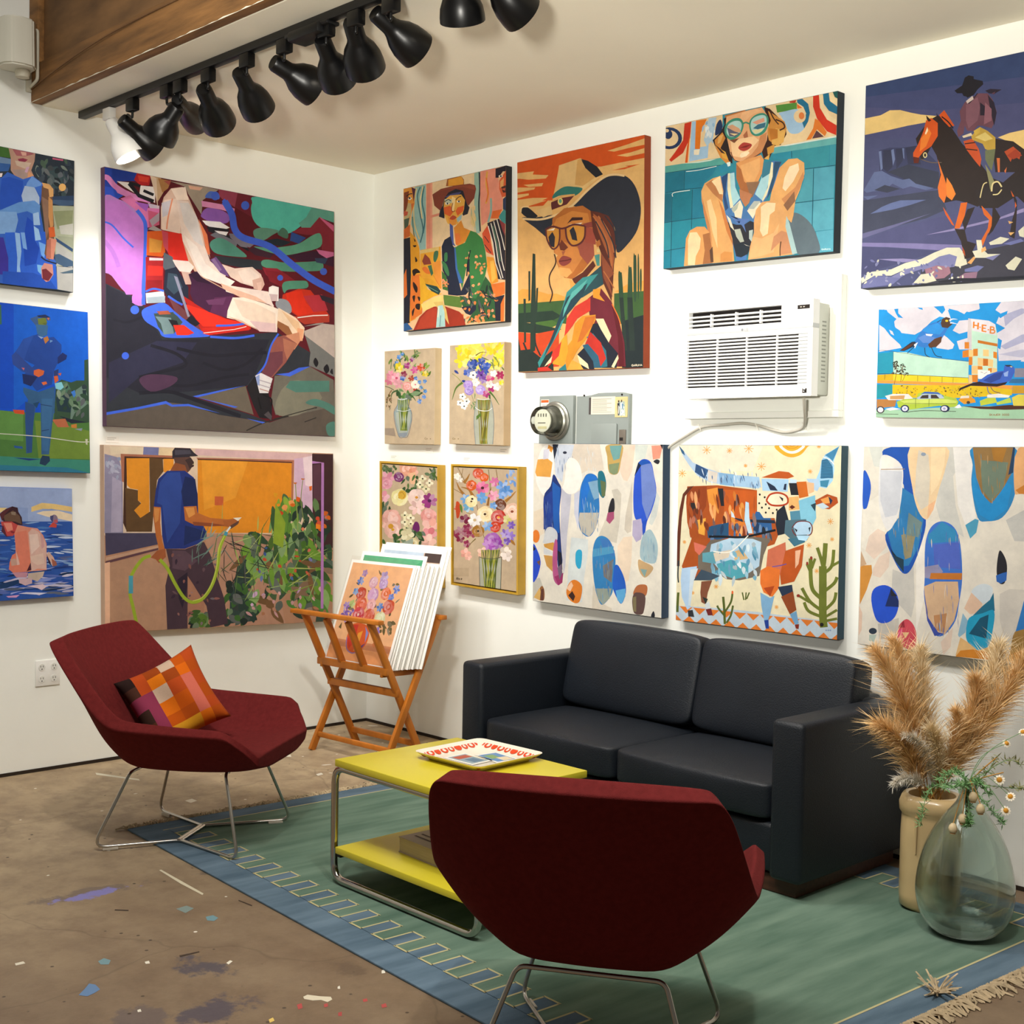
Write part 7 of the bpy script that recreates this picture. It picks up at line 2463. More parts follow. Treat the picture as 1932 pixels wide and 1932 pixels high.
painting('R', (1602, 820, .23289), [(120, 98), (1640, 98), (1620, 1900), (68, 1695)], 'd9d4c8', '9a9a96', '''
P c8ccc6 160,100 270,100 260,260 200,250
P e0dcd0 115,560 240,480 290,760 200,980 100,900
P dcc8b8 130,930 160,810 230,750 290,780 300,900 200,1000
P d8c4b4 190,1080 240,980 330,930 320,1060 250,1150 190,1130
P c4c4be 780,100 980,100 840,330 860,560 930,820 740,700 700,560
P e0deda 840,100 1000,100 1000,500 1030,680 940,720 880,560
P c0beb8 350,1080 430,1110 520,1040 530,1350 500,1480 340,1300
P bcbcb8 1270,680 1417,600 1640,600 1640,860 1340,850
P c8c4bc 1220,1280 1300,1240 1640,1260 1640,1700 1280,1740 1220,1500
P bcb8b0 230,1530 400,1480 400,1640 240,1660
P e4e0d8 540,950 610,800 610,1300 540,1600
S 2458c0 115,290 160,340 175,430 150,560 130,590 108,560
S 1c50a8 270,165 330,100 500,100 500,330 540,560 620,680 580,880 500,1080 430,1110 350,980 290,800 400,700 440,400
P 2a74ac 430,420 520,480 600,680 560,900 480,1050 400,1060 340,900 310,780 400,660
P 8a8468 420,800 540,780 500,980 450,1000
P 6a8080 480,620 590,700 560,820 460,800
T 27 2f80b8,8a8060,3a90b8,5a8080 340,560 590,1000 90 3 88 4
P 14283a 290,800 340,920 440,1050 440,1105 360,990
P 1c3a4c 350,960 440,1000 440,1105 370,1010
S d8d8d8 240,330 260,170 350,180 430,260 430,420 400,620 330,760 280,720 240,560
P c4c8d0 250,280 430,290 410,560 380,640 290,660 250,520
P e0dcd4 265,170 350,180 420,250 260,270
C 9a7a50 5 255,275 450,272
S e0c49c 490,100 790,100 780,260 730,420 690,560 630,675 560,610 510,420
P ccc4b4 560,120 640,160 655,330 640,560 580,600 530,480 540,280
P e0b088 640,560 700,520 680,600 630,670
P e8d0a8 660,110 780,105 770,240 720,400 660,480
E 8a98a8 600,155 20,14
S 2a80b8 1000,240 1000,100 1340,100 1370,300 1330,520 1240,660 1120,690 1040,660 990,400
P 8a6c40 1000,100 1330,100 1320,300 1240,440 1150,545 1080,480 1030,340
P 6a7a6a 1060,200 1290,220 1250,420 1150,530 1080,440
P a0702c 1150,100 1280,100 1240,220 1170,200
T 22 8a7a58,6a8a90,a07838 1030,130 1290,500 90 3 88 4
P 1f88c8 1000,280 1040,420 1150,560 1280,380 1320,400 1280,590 1150,690 1060,640 1000,460
P 203a58 1330,100 1345,100 1330,300 1290,320
S d8a470 1370,110 1640,100 1640,460 1400,470 1340,440
P c07a30 1350,440 1417,400 1640,420 1640,475 1380,470
P 4a98b8 1020,670 1050,680 1030,780 980,830 940,720
S 3a6cc0 610,1150 615,880 660,740 750,690 850,740 900,880 915,1150 890,1350 860,1500 780,1610 700,1625 640,1500 605,1300
P 2f80b0 640,800 750,692 860,760 885,850 640,870
P 4a60b8 680,880 890,860 905,1080 690,1060
P 8a88a8 610,1060 720,1040 760,1100 680,1160 610,1150
P b8702c 660,1110 915,1110 910,1165 650,1160
P c8a888 605,1220 700,1180 880,1180 890,1330 850,1500 770,1620 680,1580 620,1440
P b08058 680,1460 790,1440 770,1600 700,1580
P 3a4ca0 605,1260 640,1480 720,1600 770,1610 690,1630 630,1500
T 31 a89880,c8b8a8,5a70b0,4a80c0 630,760 890,1580 90 3 88 4
S 2450c8 178,1340 200,1240 290,1210 370,1260 400,1360 370,1470 300,1522 220,1500
P 1a2c60 340,1230 400,1340 400,1390 290,1385
P 22242c 330,1240 390,1300 340,1300
S c84a58 395,1580 410,1530 465,1490 520,1540 545,1640 520,1740 430,1720 390,1650
P d04878 390,1580 430,1570 430,1700 395,1660
P 902a38 400,1560 440,1500 450,1560
P e0b888 425,1600 485,1600 455,1650
P 8a6a54 490,1750 580,1715 640,1740 630,1765
E 2c3848 190,1590 32 26
P a8b8b0 160,1620 220,1620 200,1680 160,1670
S 22222a 1195,1100 1205,980 1225,925 1270,1000 1280,1090 1260,1190 1215,1190
P 2a60b0 1190,1130 1240,1110 1280,1100 1275,1170 1230,1195 1195,1180
S c8d4dc 990,1260 1040,1210 1110,1200 1165,1240 1140,1330 1080,1360 1020,1310
P d8b8a0 930,1400 990,1270 1080,1360 1060,1430 980,1450
P 1f6a88 1170,1270 1180,1420 1000,1460 1080,1380 1140,1330
S 1f98c0 970,1480 1080,1440 1175,1420 1160,1600 1120,1720 1030,1745 960,1680 945,1600
P 14506c 1060,1480 1130,1450 1110,1650 970,1610
P d8b078 860,1790 900,1640 960,1680 1040,1750 1130,1720 1170,1640 1175,1820 900,1800
P c8802c 860,1800 900,1750 1000,1740 1110,1760 1170,1830
P 88b0c8 880,1620 920,1440 960,1500 940,1600 890,1640
S 9a7840 1310,1740 1340,1600 1417,1570 1640,1580 1640,1900 1320,1860
P 2f78c0 1350,1590 1417,1340 1640,1300 1640,1570 1417,1570
P b87420 1310,1780 1420,1740 1640,1760 1640,1900 1320,1870
P c88a3c 90,1050 180,1045 185,1110 140,1250 85,1370
P c0a080 95,930 140,1040 90,1060
P d8bca8 80,1380 105,1440 100,1580 75,1630
P d8c4b4 740,1680 840,1560 820,1720 760,1790
''', 'large abstract of blue and tan ovals behind the pampas grass', .05)
# ------------------------------------------------------------------ prints in the rack
def print_picture(e, w, h, border, bg, dsl, name='printed_picture'):
    pc = Picture(); pc.run(dsl)
    x0, x1, z0, z1 = -w/2+border, w/2-border, border*1.1, h-border
    pc.build(name, e, [(x0, -.0002, z1), (x1, -.0002, z1), (x1, -.0002, z0), (x0, -.0002, z0)], [(0, 0), (600, 0), (600, 700), (0, 700)], bg)
bouquet = '''
P c8845c 0,560 600,560 600,610 0,610
P e8a068 0,610 600,610 600,700 0,700
T 26 6a5c34,5a4c2c,7a6a3c 70,60 530,360 46 9 -60 90
T 14 6a5c34,5a4c2c 40,250 180,420 46 9 -30 60
F 9a78a8 150,70 28 5
F 4a70b8 130,130 34 6
F a890c0 350,80 40 5
R d0a0b0 260,130 46
R b898c8 360,130 44
F 6a80c8 500,160 34 6
R c04028 170,220 52
F 5a88c0 110,210 28 5
R c898c0 290,220 56
R d86a38 410,200 50
F 6a80c8 470,220 28 5
R d86040 200,300 60
R c8502c 470,290 58
R e0a0a0 300,290 46
F 5a80c0 390,300 34 6
R c83c48 200,370 60 e8c0b0
R d05c40 310,370 56
R d8d8a8 420,380 54
F 8a60b0 60,320 34 6
F 7a58a8 60,380 34 6
F b0c078 110,300 30 5
T 20 7a58a8,8a68b8 20,340 140,420 26 8 10 60
T 16 6a5c34 420,380 560,460 50 12 40 60
S d05a28 180,440 320,440 360,500 350,580 280,640 200,630 150,560
P 8a88c0 300,445 350,490 340,560 320,480
P c83828 180,450 230,440 240,560 200,620 160,560
P e09838 250,500 290,480 280,620 250,630
P 6a4a78 290,600 350,560 300,640
C 8a78b0 8 150,540 180,620 250,645 330,610
F 8a68b8 420,470 34 5
T 6 d07848 420,500 470,560 46 10 70 40
P 5a5028 40,480 60,440 70,490
'''
e, w, h = print_board(0, -.098, .50, .555, .006, -.005, 20, 'peach print of a flower bouquet at the front of the rack')
print_picture(e, w, h, .016, 'e8b080', bouquet)
e, w, h = print_board(1, -.050, .50, .60, .006, .02, 19, 'taller print with a green top edge behind the peach print')
print_picture(e, w, h, .022, '4a9a70', '''
P 5aa87c 0,0 600,0 300,200 0,240
V 6a5a2c 170,90 40 -60 8
P d8a050 200,300 500,300 500,700 100,700
''')
ORD = ['first', 'second', 'third', 'fourth', 'fifth', 'sixth', 'seventh', 'eighth', 'ninth', 'tenth']
RK = [(-.085, .545, .0), (-.072, .55, .008), (-.061, .54, .006), (-.038, .55, .02), (-.026, .56, .03), (-.014, .545, .026), (.0, .55, .04), (.013, .545, .04), (.026, .555, .05), (.038, .54, .046)]
for k, (yy, hh, dx) in enumerate(RK):
    e, w, h = print_board(k+2, yy, .50, hh, .005, dx, 19.3-.1*k, 'white-edged sleeved print, '+ORD[k]+' one back from the peach print')
    if k in (2, 5, 8):
        print_picture(e, w, h, .02, ['c8788a', '8aa0b0', 'd8b890'][k % 3], 'P e0d8c8 200,0 600,0 600,80 200,60')
e, w, h = print_board(12, .052, .50, .635, .006, .06, 18.2, 'tall white print with a dark photo patch at the back')
print_picture(e, w, h, .03, 'c8a890', 'P 4a3c38 430,0 600,0 600,60 430,60\nP b8c8d8 0,0 420,0 420,700 0,700')
e, w, h = print_board(13, .064, .50, .645, .005, .075, 18.1, 'rearmost white print with a pale blue strip')
print_picture(e, w, h, .025, '88b0c4', 'P f0ece6 0,0 560,0 560,700 0,700')
# clear plastic sleeves, loose at the top
for k, (yy, dx, hh, lean) in enumerate(((-.100, -.004, .575, 20), (.046, .062, .56, 18.3))):
    e = empty('plastic_sleeve', (0, 0, 0), 0, ['clear sleeve around the peach flower print', 'crinkled clear sleeve sticking out right of the prints'][k], 'sleeve')
    e.rotation_euler = (math.radians(-lean), 0, math.radians(4)); e.location = Vector((.713, -.529, .482)) + Matrix.Rotation(math.radians(4), 3, 'Z') @ Vector((dx, yy, 0))
    vs = []; fs = []; n, mm = 10, 10; rs = random.Random(k+2)
    for i in range(n+1):
        for j in range(mm+1):
            a = (i/n-.5); vs.append((a*.515, -.0006-(rs.uniform(0, .006) if k and i > n-3 else rs.uniform(0, .0006)), j/mm*hh))
    for i in range(n):
        for j in range(mm): q = i*(mm+1)+j; fs.append((q, q+1, q+mm+2, q+mm+1))
    m = MATS.get('sleeve') or None
    if m is None:
        m = bpy.data.materials.new('sleeve'); m.use_nodes = True; nt = m.node_tree
        g = nt.nodes.new('ShaderNodeBsdfGlossy'); g.inputs['Roughness'].default_value = .12; t = nt.nodes.new('ShaderNodeBsdfTransparent'); t.inputs[0].default_value = (.97, .97, .97, 1)
        mx = nt.nodes.new('ShaderNodeMixShader'); mx.inputs[0].default_value = .06; nt.links.new(t.outputs[0], mx.inputs[1]); nt.links.new(g.outputs[0], mx.inputs[2]); nt.links.new(mx.outputs[0], nt.nodes['Material Output'].inputs[0]); MATS['sleeve'] = m
    pyd('film', vs, fs, m, e, 60)
# ------------------------------------------------------------------ window air conditioner in its panel
M_ACW = mat('ac_white', 'f0f0ee', .4); M_ACG = mat('ac_grey', 'c3c6c6', .45); M_ACD = mat('ac_dark', '17110f', .7); M_ACS = mat('ac_side', 'c9ccc2', .5)
pan = empty('window_panel', (2.77, -.002, 1.75), 0, 'white boxed wall panel around the air conditioner', 'panel')
bm = bmesh.new()
for b in ((-.40, .395, -.040, 0, .0, .028), (-.40, .395, -.026, 0, .028, .58), (.372, .395, -.042, -.026, .028, .58)): bbox(bm, *b, .002, 1)
fin('casing', bm, MW_WALL, pan, 35)
box('bare_wood_slot', -.285, .20, -.0285, -.0258, .478, .486, mat('bare_wood', '9a6a3c', .8), pan)
box('bare_wood_slot', -.285, -.278, -.0285, -.0258, .452, .486, MATS['bare_wood'], pan)
AX0, AX1, AZ0, AZ1, AF = 2.478, 3.118, 1.832, 2.222, -.168
ac = empty('air_conditioner', ((AX0+AX1)/2, 0, AZ0), 0, 'white window air conditioner with louvred front', 'air conditioner')
hw = (AX1-AX0)/2; H_ = AZ1-AZ0
def acq(zx, zy):
    p = on_right(1260+zx*.18634, 510+zy*.18634, -AF); return p.x-ac.location.x, p.z-AZ0
box('body', -hw+.004, hw-.002, AF+.045, -.045, .006, H_-.012, M_ACS, ac, .006)
# front panel around the openings (local x, z)
vx0, vz1 = acq(225, 440)[0]-.006, acq(690, 392)[1]; vx1 = acq(1150, 440)[0]; vz0 = acq(690, 560)[1]
bz1 = acq(760, 582)[1]; bz0 = acq(760, 625)[1]
gx0, gx1 = acq(180, 900)[0], acq(1412, 900)[0]; gz1, gz0 = acq(790, 668)[1], acq(790, 1182)[1]
bm = bmesh.new(); f0, f1 = AF, AF+.045
for b in ((-hw, hw, vz1, H_), (-hw, vx0, vz0, vz1), (vx1, hw, vz0, vz1), (-hw, hw, bz1, vz0), (-hw, hw, gz1, bz0), (-hw, gx0, gz0, gz1), (gx1, hw, gz0, gz1), (-hw, hw, 0, gz0)):
    bbox(bm, b[0], b[1], f0, f1, b[2], b[3])
fin('front_panel', bm, M_ACW, ac)
box('silver_band', -hw-.001, hw+.001, f0-.002, f1, bz0, bz1, M_ACG, ac, .002)
box('grille_back', gx0, gx1, f0+.014, f0+.03, gz0, gz1, M_ACD, ac)
NS = 15; ph = (gz1-gz0)/NS
for k in range(NS+1):
    z = gz0+ph*k
    zc0, zc1 = max(gz0, z-ph*.25), min(gz1, z+ph*.25)
    box('louvre_slat', gx0, gx1, f0-.0005, f0+.015, zc0, zc1, M_ACW, ac, .001, 1)
sx = acq(1312, 900)[0]
box('grille_blank', sx, gx1, f0+.004, f0+.014, gz0, gz1, M_ACG, ac)
for zx in (488, 785, 1092): 
    x = acq(zx, 900)[0]; box('grille_rib', x-.002, x+.002, f0+.003, f0+.014, gz0, gz1, M_ACW, ac)
box('vent_back', vx0, vx1, f0+.028, f0+.04, vz0, vz1, M_ACD, ac)
for k in range(1, 4):
    z = vz0+(vz1-vz0)*k/4-.004; box('vent_blade', vx0, vx1, f0+.002, f0+.02, z-.0035, z+.0035, M_ACW, ac, .001, 1)
for zx in (430, 680, 928):
    x = acq(zx, 480)[0]; box('vent_rib', x-.003, x+.003, f0+.004, f0+.02, vz0+.004, vz1-.012, M_ACW, ac)
x0, z1 = acq(1317, 348); x1, z0 = acq(1438, 378)
box('display', x0, x1, f0-.0012, f0, z0-.002, z1-.002, mat('display_black', '2a2422', .2), ac)
for q in range(2): flat_ = box('display_digit', x0+.012+q*.014, x0+.020+q*.014, f0-.0016, f0-.0011, z0+.004, z1-.008, mat('display_digit', 'b8b0a4', .4), ac)
for q in range(8):
    x, z = acq(1215+(q % 3)*45, 362+(q//3)*26); box('button_mark', x, x+.006, f0-.0006, f0, z-.0015, z+.0015, M_ACG, ac)
# round mark and letters on the band
lx, lz = acq(757, 603)
lathe('maker_mark', [(0, 0), (.0055, 0), (.0055, .0008), (0, .0008)], mat('mark_grey', '8a8a8c', .5), ac, 18, Matrix.Translation((lx, f0-.002, lz)) @ Matrix.Rotation(math.radians(90), 4, 'X'))
pc = Picture(); pc.text('9a9a9c', 1.6, 2, 1, 9, 'LG'); pc.build('maker_letters', ac, [(lx+.010, f0-.0022, lz+.006), (lx+.032, f0-.0022, lz+.006), (lx+.032, f0-.0022, lz-.006), (lx+.010, f0-.0022, lz-.006)], [(0, 0), (22, 0), (22, 11), (0, 11)], 'c3c6c6')
x0, z1 = acq(1362, 1195); x1, z0 = acq(1405, 1240)
box('rating_sticker', x0, x1, f0-.0008, f0, z0, z1, mat('display_black', '2a2422', .2), ac)
for q in range(3): box('sticker_line', x0+.004, x0+.010+q*.004, f0-.0012, f0-.0007, z0+.005+q*.009, z0+.009+q*.009, M_ACW, ac)
for q in range(16):
    z = .06+q*.016; box('side_vent', hw-.0025, hw-.0012, AF+.07, AF+.098, z, z+.006, mat('side_vent', '8f938a', .6), ac)
cord = [on_right(1260+x*.18634, 510+y*.18634, o) for x, y, o in ((1378, 1296, .15), (1384, 1400, .12), (1388, 1510, .07), (1360, 1600, .03), (1200, 1640, .012), (1060, 1615, .010), (930, 1575, .010), (760, 1548, .010), (560, 1565, .010), (350, 1588, .010), (180, 1680, .012), (20, 1785, .014), (-40, 1840, .02))]
b0 = cord[0].copy(); ce = empty('power_cord', b0, 0, 'grey power cord running from the air conditioner along the wall', 'cord')
P3 = [c-b0 for c in cord]; sm = []
for i in range(len(P3)-1):
    p0, p1, p2, p3 = P3[max(0, i-1)], P3[i], P3[i+1], P3[min(len(P3)-1, i+2)]
    for k in range(5):
        t = k/5; sm.append(.5*(2*p1+(p2-p0)*t+(2*p0-5*p1+4*p2-p3)*t*t+(3*p1-p0-3*p2+p3)*t**3))
sm.append(P3[-1]); tube('cable', sm, .0065, mat('cord_grey', 'b9b4a8', .5), ce, 8)
for x, y in ((340, 1590), (920, 1580), (1400, 1570)):
    p = on_right(1260+x*.18634, 510+y*.18634, .004)-b0
    beam('cable_tie', p+Vector((-.01, -.012, .012)), p+Vector((.008, -.012, -.016)), .004, .002, mat('tie_white', 'd8d4c8', .5), ce, (0, 1, 0), 0)

# ------------------------------------------------------------------ electric meter and breaker panel
M_GREY = mat('panel_grey', '8b938f', .5, noise=.05, nscale=8)
mb = empty('electric_meter', (1.54, -.001, 1.52), 0, 'round glass electric meter on a grey plate', 'electric meter')
box('mounting_plate', -.118, .118, -.022, 0, 0, .355, M_GREY, mb, .003)
RX = Matrix.Translation((0, -.022, .228)) @ Matrix.Rotation(math.radians(90), 4, 'X')
lathe('socket_ring', [(.098, 0), (.098, .010), (.090, .016), (.086, .016), (.086, .022), (.078, .028), (.074, .022), (0, .02)], mat('ring_steel', '9c9c92', .35, .8), mb, 32, RX)
lathe('meter_works', [(0, .02), (.06, .02), (.06, .055), (.045, .06), (.052, .075), (.052, .088), (0, .088)], mat('works_dark', '8a8880', .4, .5), mb, 24, RX)
lathe('dial_face', [(0, .0885), (.057, .0885), (.057, .094), (0, .094)], mat('dial_white', 'd8d6c8', .5), mb, 24, RX)
for q in range(4):
    a = Matrix.Translation((-.028+q*.018, -.117, .255)); box('dial_mark', -.003, .003, -.0004, .0006, -.008, .008, mat('dial_ink', '5a564c', .6), mb, 0, 1, a)
box('dial_mark', -.03, .022, -.1172, -.1162, .215, .219, MATS['dial_ink'], mb)
box('dial_mark', -.03, .03, -.1172, -.1162, .188, .2, mat('dial_tag', 'c8c096', .6), mb)
def clear_glass(name, tint, rough=.0):
    m = bpy.data.materials.new(name); m.use_nodes = True; nt = m.node_tree; b = nt.nodes['Principled BSDF']
    b.inputs['Base Color'].default_value = (*tint, 1); b.inputs['Roughness'].default_value = rough; b.inputs['Transmission Weight'].default_value = 1; b.inputs['IOR'].default_value = 1.45
    tr = nt.nodes.new('ShaderNodeBsdfTransparent'); tr.inputs[0].default_value = (.93, .99, .96, 1); mx = nt.nodes.new('ShaderNodeMixShader'); mx.inputs[0].default_value = .25
    nt.links.new(b.outputs[0], mx.inputs[1]); nt.links.new(tr.outputs[0], mx.inputs[2]); nt.links.new(mx.outputs[0], nt.nodes['Material Output'].inputs[0])
    return m
thin = bpy.data.materials.new('thin_dome'); thin.use_nodes = True; _n = thin.node_tree
_g = _n.nodes.new('ShaderNodeBsdfGlossy'); _g.inputs['Roughness'].default_value = .05; _t = _n.nodes.new('ShaderNodeBsdfTransparent'); _t.inputs[0].default_value = (.92, .94, .9, 1)
_l = _n.nodes.new('ShaderNodeLayerWeight'); _l.inputs[0].default_value = .2; _x = _n.nodes.new('ShaderNodeMixShader')
_n.links.new(_l.outputs['Fresnel'], _x.inputs[0]); _n.links.new(_t.outputs[0], _x.inputs[1]); _n.links.new(_g.outputs[0], _x.inputs[2]); _n.links.new(_x.outputs[0], _n.nodes['Material Output'].inputs[0])
lathe('glass_dome', [(.078, .024), (.074, .05), (.071, .095), (.068, .112), (.058, .120), (.0, .122)], thin, mb, 32, RX)
x0, z1 = -.108, .345
box('warning_label', -.106, -.050, -.0228, -.022, .292, .338, mat('label_white', 'e8e4da', .5), mb)
box('warning_stripe', -.104, -.052, -.0232, -.0227, .322, .335, mat('label_orange', 'd8622c', .5), mb)
for q in range(3): box('label_text', -.098, -.058, -.0231, -.0227, .298+q*.007, .300+q*.007, mat('label_ink', '9a948a', .6), mb)

ep = empty('breaker_panel', (1.85, -.001, 1.50), 0, 'grey breaker panel door with paper cards stuck on it', 'breaker panel')
def epq(zx, zy):
    p = on_right(980+zx*.12422, 700+zy*.12422, .024); return p.x-1.85, p.z-1.50
outl = [(872, 385), (985, 380), (1080, 370), (1200, 335), (1330, 328), (1560, 322), (1665, 345)]
T = [epq(*q) for q in outl]; vs = []; xl, xr = T[0][0], T[-1][0]
pts = [(xl, 0)]+T+[(xr, 0)]
n = len(pts); vs = [(x, -.022, z) for x, z in pts]+[(x, 0, z) for x, z in pts]
pyd('door', vs, [tuple(range(n)), tuple(range(n, 2*n))]+[(i, (i+1) % n, (i+1) % n+n, i+n) for i in range(n)], M_GREY, ep)
def eplate(name, a, b, y0, y1, m, bev=0):
    (xa, za), (xb, zb) = epq(*a), epq(*b); return box(name, min(xa, xb), max(xa, xb), -y1, -y0, min(za, zb), max(za, zb), m, ep, bev)
eplate('raised_cover', (1110, 800), (1480, 1300), .022, .032, M_GREY, .006)
eplate('latch_plate', (1520, 890), (1615, 1180), .022, .027, mat('latch_brown', '6a6258', .5), .002)
eplate('latch_hole', (1530, 1010), (1580, 1060), .027, .0275, M_ACD)
eplate('dark_strip', (1058, 405), (1088, 660), .022, .0232, mat('strip_dark', '4a4442', .6))
eplate('circuit_card', (1092, 395), (1452, 655), .022, .0238, mat('card_paper', 'd8d2c0', .7))
for q in range(10): eplate('card_line', (1110, 425+q*22), (1330 if q % 3 else 1400, 428+q*22), .0238, .0241, mat('card_ink', 'a8a294', .7))
eplate('picture_card', (1458, 395), (1640, 700), .022, .0245, mat('card_cream', 'd8c488', .6))
pcd = Picture(); pcd.run('''
P a8b8b0 20,20 80,20 90,95 20,95
P 22283a 14,30 34,28 36,90 22,95
P e8e4dc 24,40 34,50 30,90 24,80
P 4a3a30 20,14 32,14 32,26 20,26
P 4a3a30 48,12 58,12 56,24 46,24
P e0e4e4 44,28 62,26 80,60 84,96 40,96
P 5a88a8 56,30 70,34 66,60 58,56
T 20 88a890,c8d0b0,6a94a8 44,30 88,92 14 3 70 60
''')
(xa, za), (xb, zb) = epq(1470, 405), epq(1630, 690)
pcd.build('card_picture', ep, [(xa, -.0246, za), (xb, -.0246, za), (xb, -.0246, zb), (xa, -.0246, zb)], [(0, 0), (100, 0), (100, 100), (0, 100)], 'd8c890')
for q in ((985, 372), (1558, 358)):
    x, z = epq(*q); lathe('screw', [(0, 0), (.005, 0), (.005, .003), (0, .003)], M_ACD, ep, 12, Matrix.Translation((x, -.022, z)) @ Matrix.Rotation(math.radians(90), 4, 'X'))

# ------------------------------------------------------------------ outlet
pa = on_left(67, 1247, .006); pb = on_left(113, 1291, .006)
oc = Vector((.001, (pa.y+pb.y)/2, pb.z)); hgt = pa.z-pb.z; wd = (pb.y-pa.y)/2
ou = empty('wall_outlet', oc, 0, 'white double wall outlet left of the lounge chair', 'outlet')
box('cover_plate', 0, .007, -wd, wd, 0, hgt, M_WHITE, ou, .003)
for sy in (-1, 1):
    for sz in (.27, .73):
        r = lathe('receptacle', [(0, 0), (.017, 0), (.017, .002), (0, .002)], mat('outlet_face', 'e0dfd8', .4), ou, 16, Matrix.Translation((.007, sy*wd*.5, hgt*sz)) @ Matrix.Rotation(math.radians(90), 4, 'Y'))
        for dy in (-.006, .006): box('slot', .009, .0094, sy*wd*.5+dy-.0012, sy*wd*.5+dy+.0012, hgt*sz, hgt*sz+.009, M_ACD, ou)
        box('slot', .009, .0094, sy*wd*.5-.0025, sy*wd*.5+.0025, hgt*sz-.011, hgt*sz-.006, M_ACD, ou)

# ------------------------------------------------------------------ small title cards under pictures
for wl_, px, py, lb in (('L', 212, 829, 'tiny title card under the large red car painting'), ('R', 810, 849, 'tiny title card under the round-vase canvas'), ('R', 951, 851, 'tiny title card under the yellow lily canvas'), ('R', 744, 863, 'tiny title card above the peony painting'), ('R', 882, 867, 'tiny title card above the wildflower painting')):
    p = (on_left if wl_ == 'L' else on_right)(px, py, .001)
    e = empty('title_card', p, 0, lb, 'card', 'title cards on the walls')
    m = mat('title_white', 'f2f0e8', .6)
    if wl_ == 'L': box('card', 0, .001, -.035, .035, -.016, .016, m, e); [box('text_line', .001, .0013, -.028, .02-.01*q, .006-.009*q, .008-.009*q, mat('title_ink', 'a8a498', .6), e) for q in range(2)]
    else: box('card', -.035, .035, -.001, 0, -.016, .016, m, e); [box('text_line', -.028, .02-.01*q, -.0013, -.001, .006-.009*q, .008-.009*q, mat('title_ink', 'a8a498', .6), e) for q in range(2)]

# ------------------------------------------------------------------ stoneware jar, demijohn and dried grasses
JX, JY = 3.845, -.445
jar = empty('stoneware_jar', (JX, JY, RZ), math.radians(20), 'tall beige glazed jar holding pampas grass', 'jar')
bm = bmesh.new(); seg = 48; prof = [(.092, 0), (.103, .012), (.106, .05), (.106, .27), (.104, .318), (.103, .332), (.112, .345), (.114, .372), (.106, .392), (.088, .400), (.080, .396), (.076, .37), (.085, .33), (.088, .05), (0, .02)]
rings = []
for r, z in prof:
    if r == 0: rings.append([bm.verts.new((0, 0, z))]); continue
    R_ = []
    for k in range(seg):
        a = k*2*math.pi/seg; sq = 1+.055*math.cos(4*a)*(-1) if .0 < z < .395 and r > .09 else 1
        R_.append(bm.verts.new((r*sq*math.cos(a), r*sq*math.sin(a), z)))
    rings.append(R_)
for A, B in zip(rings, rings[1:]):
    for k in range(seg):
        if len(B) == 1: bm.faces.new((A[k], A[(k+1) % seg], B[0]))
        else: bm.faces.new((A[k], A[(k+1) % seg], B[(k+1) % seg], B[k]))
bm.faces.new(rings[0][::-1])
fin('jar_body', bm, mat('glaze_beige', 'ccb080', .28, noise=.10, nscale=6, spec=.5, coat=.3), jar, 50)
for a, ln in ((-1.1, .16), (-.35, .10), (-1.9, .13)):
    tube('glaze_drip', [(.108*math.cos(a), .108*math.sin(a), .335), (.1085*math.cos(a), .1085*math.sin(a), .335-ln*.5), (.107*math.cos(a), .107*math.sin(a), .335-ln)], lambda t: .006*(1-t*.6), MATS['glaze_beige'], jar, 8)
DX, DY = 4.055, -.60
dj = empty('glass_demijohn', (DX, DY, RZ), 0, 'clear pale green teardrop glass demijohn beside the jar', 'vase')
GP = [(0, .012), (.05, .008), (.085, .004), (.112, .018), (.140, .055), (.156, .11), (.158, .16), (.150, .22), (.132, .285), (.104, .345), (.070, .395), (.042, .43), (.029, .455), (.025, .475), (.027, .488), (.033, .492), (.033, .498), (.028, .501), (.022, .497), (.0205, .475), (.0245, .452), (.038, .427), (.066, .391), (.1, .341), (.128, .282), (.146, .219), (.154, .16), (.152, .112), (.136, .058), (.108, .023), (.085, .011), (.05, .015), (0, .019)]
def smooth_prof(p):
    q = []
    for i in range(len(p)-1):
        g = lambda k: p[max(0, min(len(p)-1, k))]
        for k in range(3):
            t = k/3; q.append(tuple(max(0, .5*(2*g(i)[a]+(g(i+1)[a]-g(i-1)[a])*t+(2*g(i-1)[a]-5*g(i)[a]+4*g(i+1)[a]-g(i+2)[a])*t*t+(3*g(i)[a]-g(i-1)[a]-3*g(i+1)[a]+g(i+2)[a])*t**3)) for a in (0, 1)))
    q[0] = (0, q[0][1]); return q+[p[-1]]
lathe('glass_body', smooth_prof(GP), clear_glass('demijohn_glass', (.86, .97, .92)), dj, 56, None, 180)

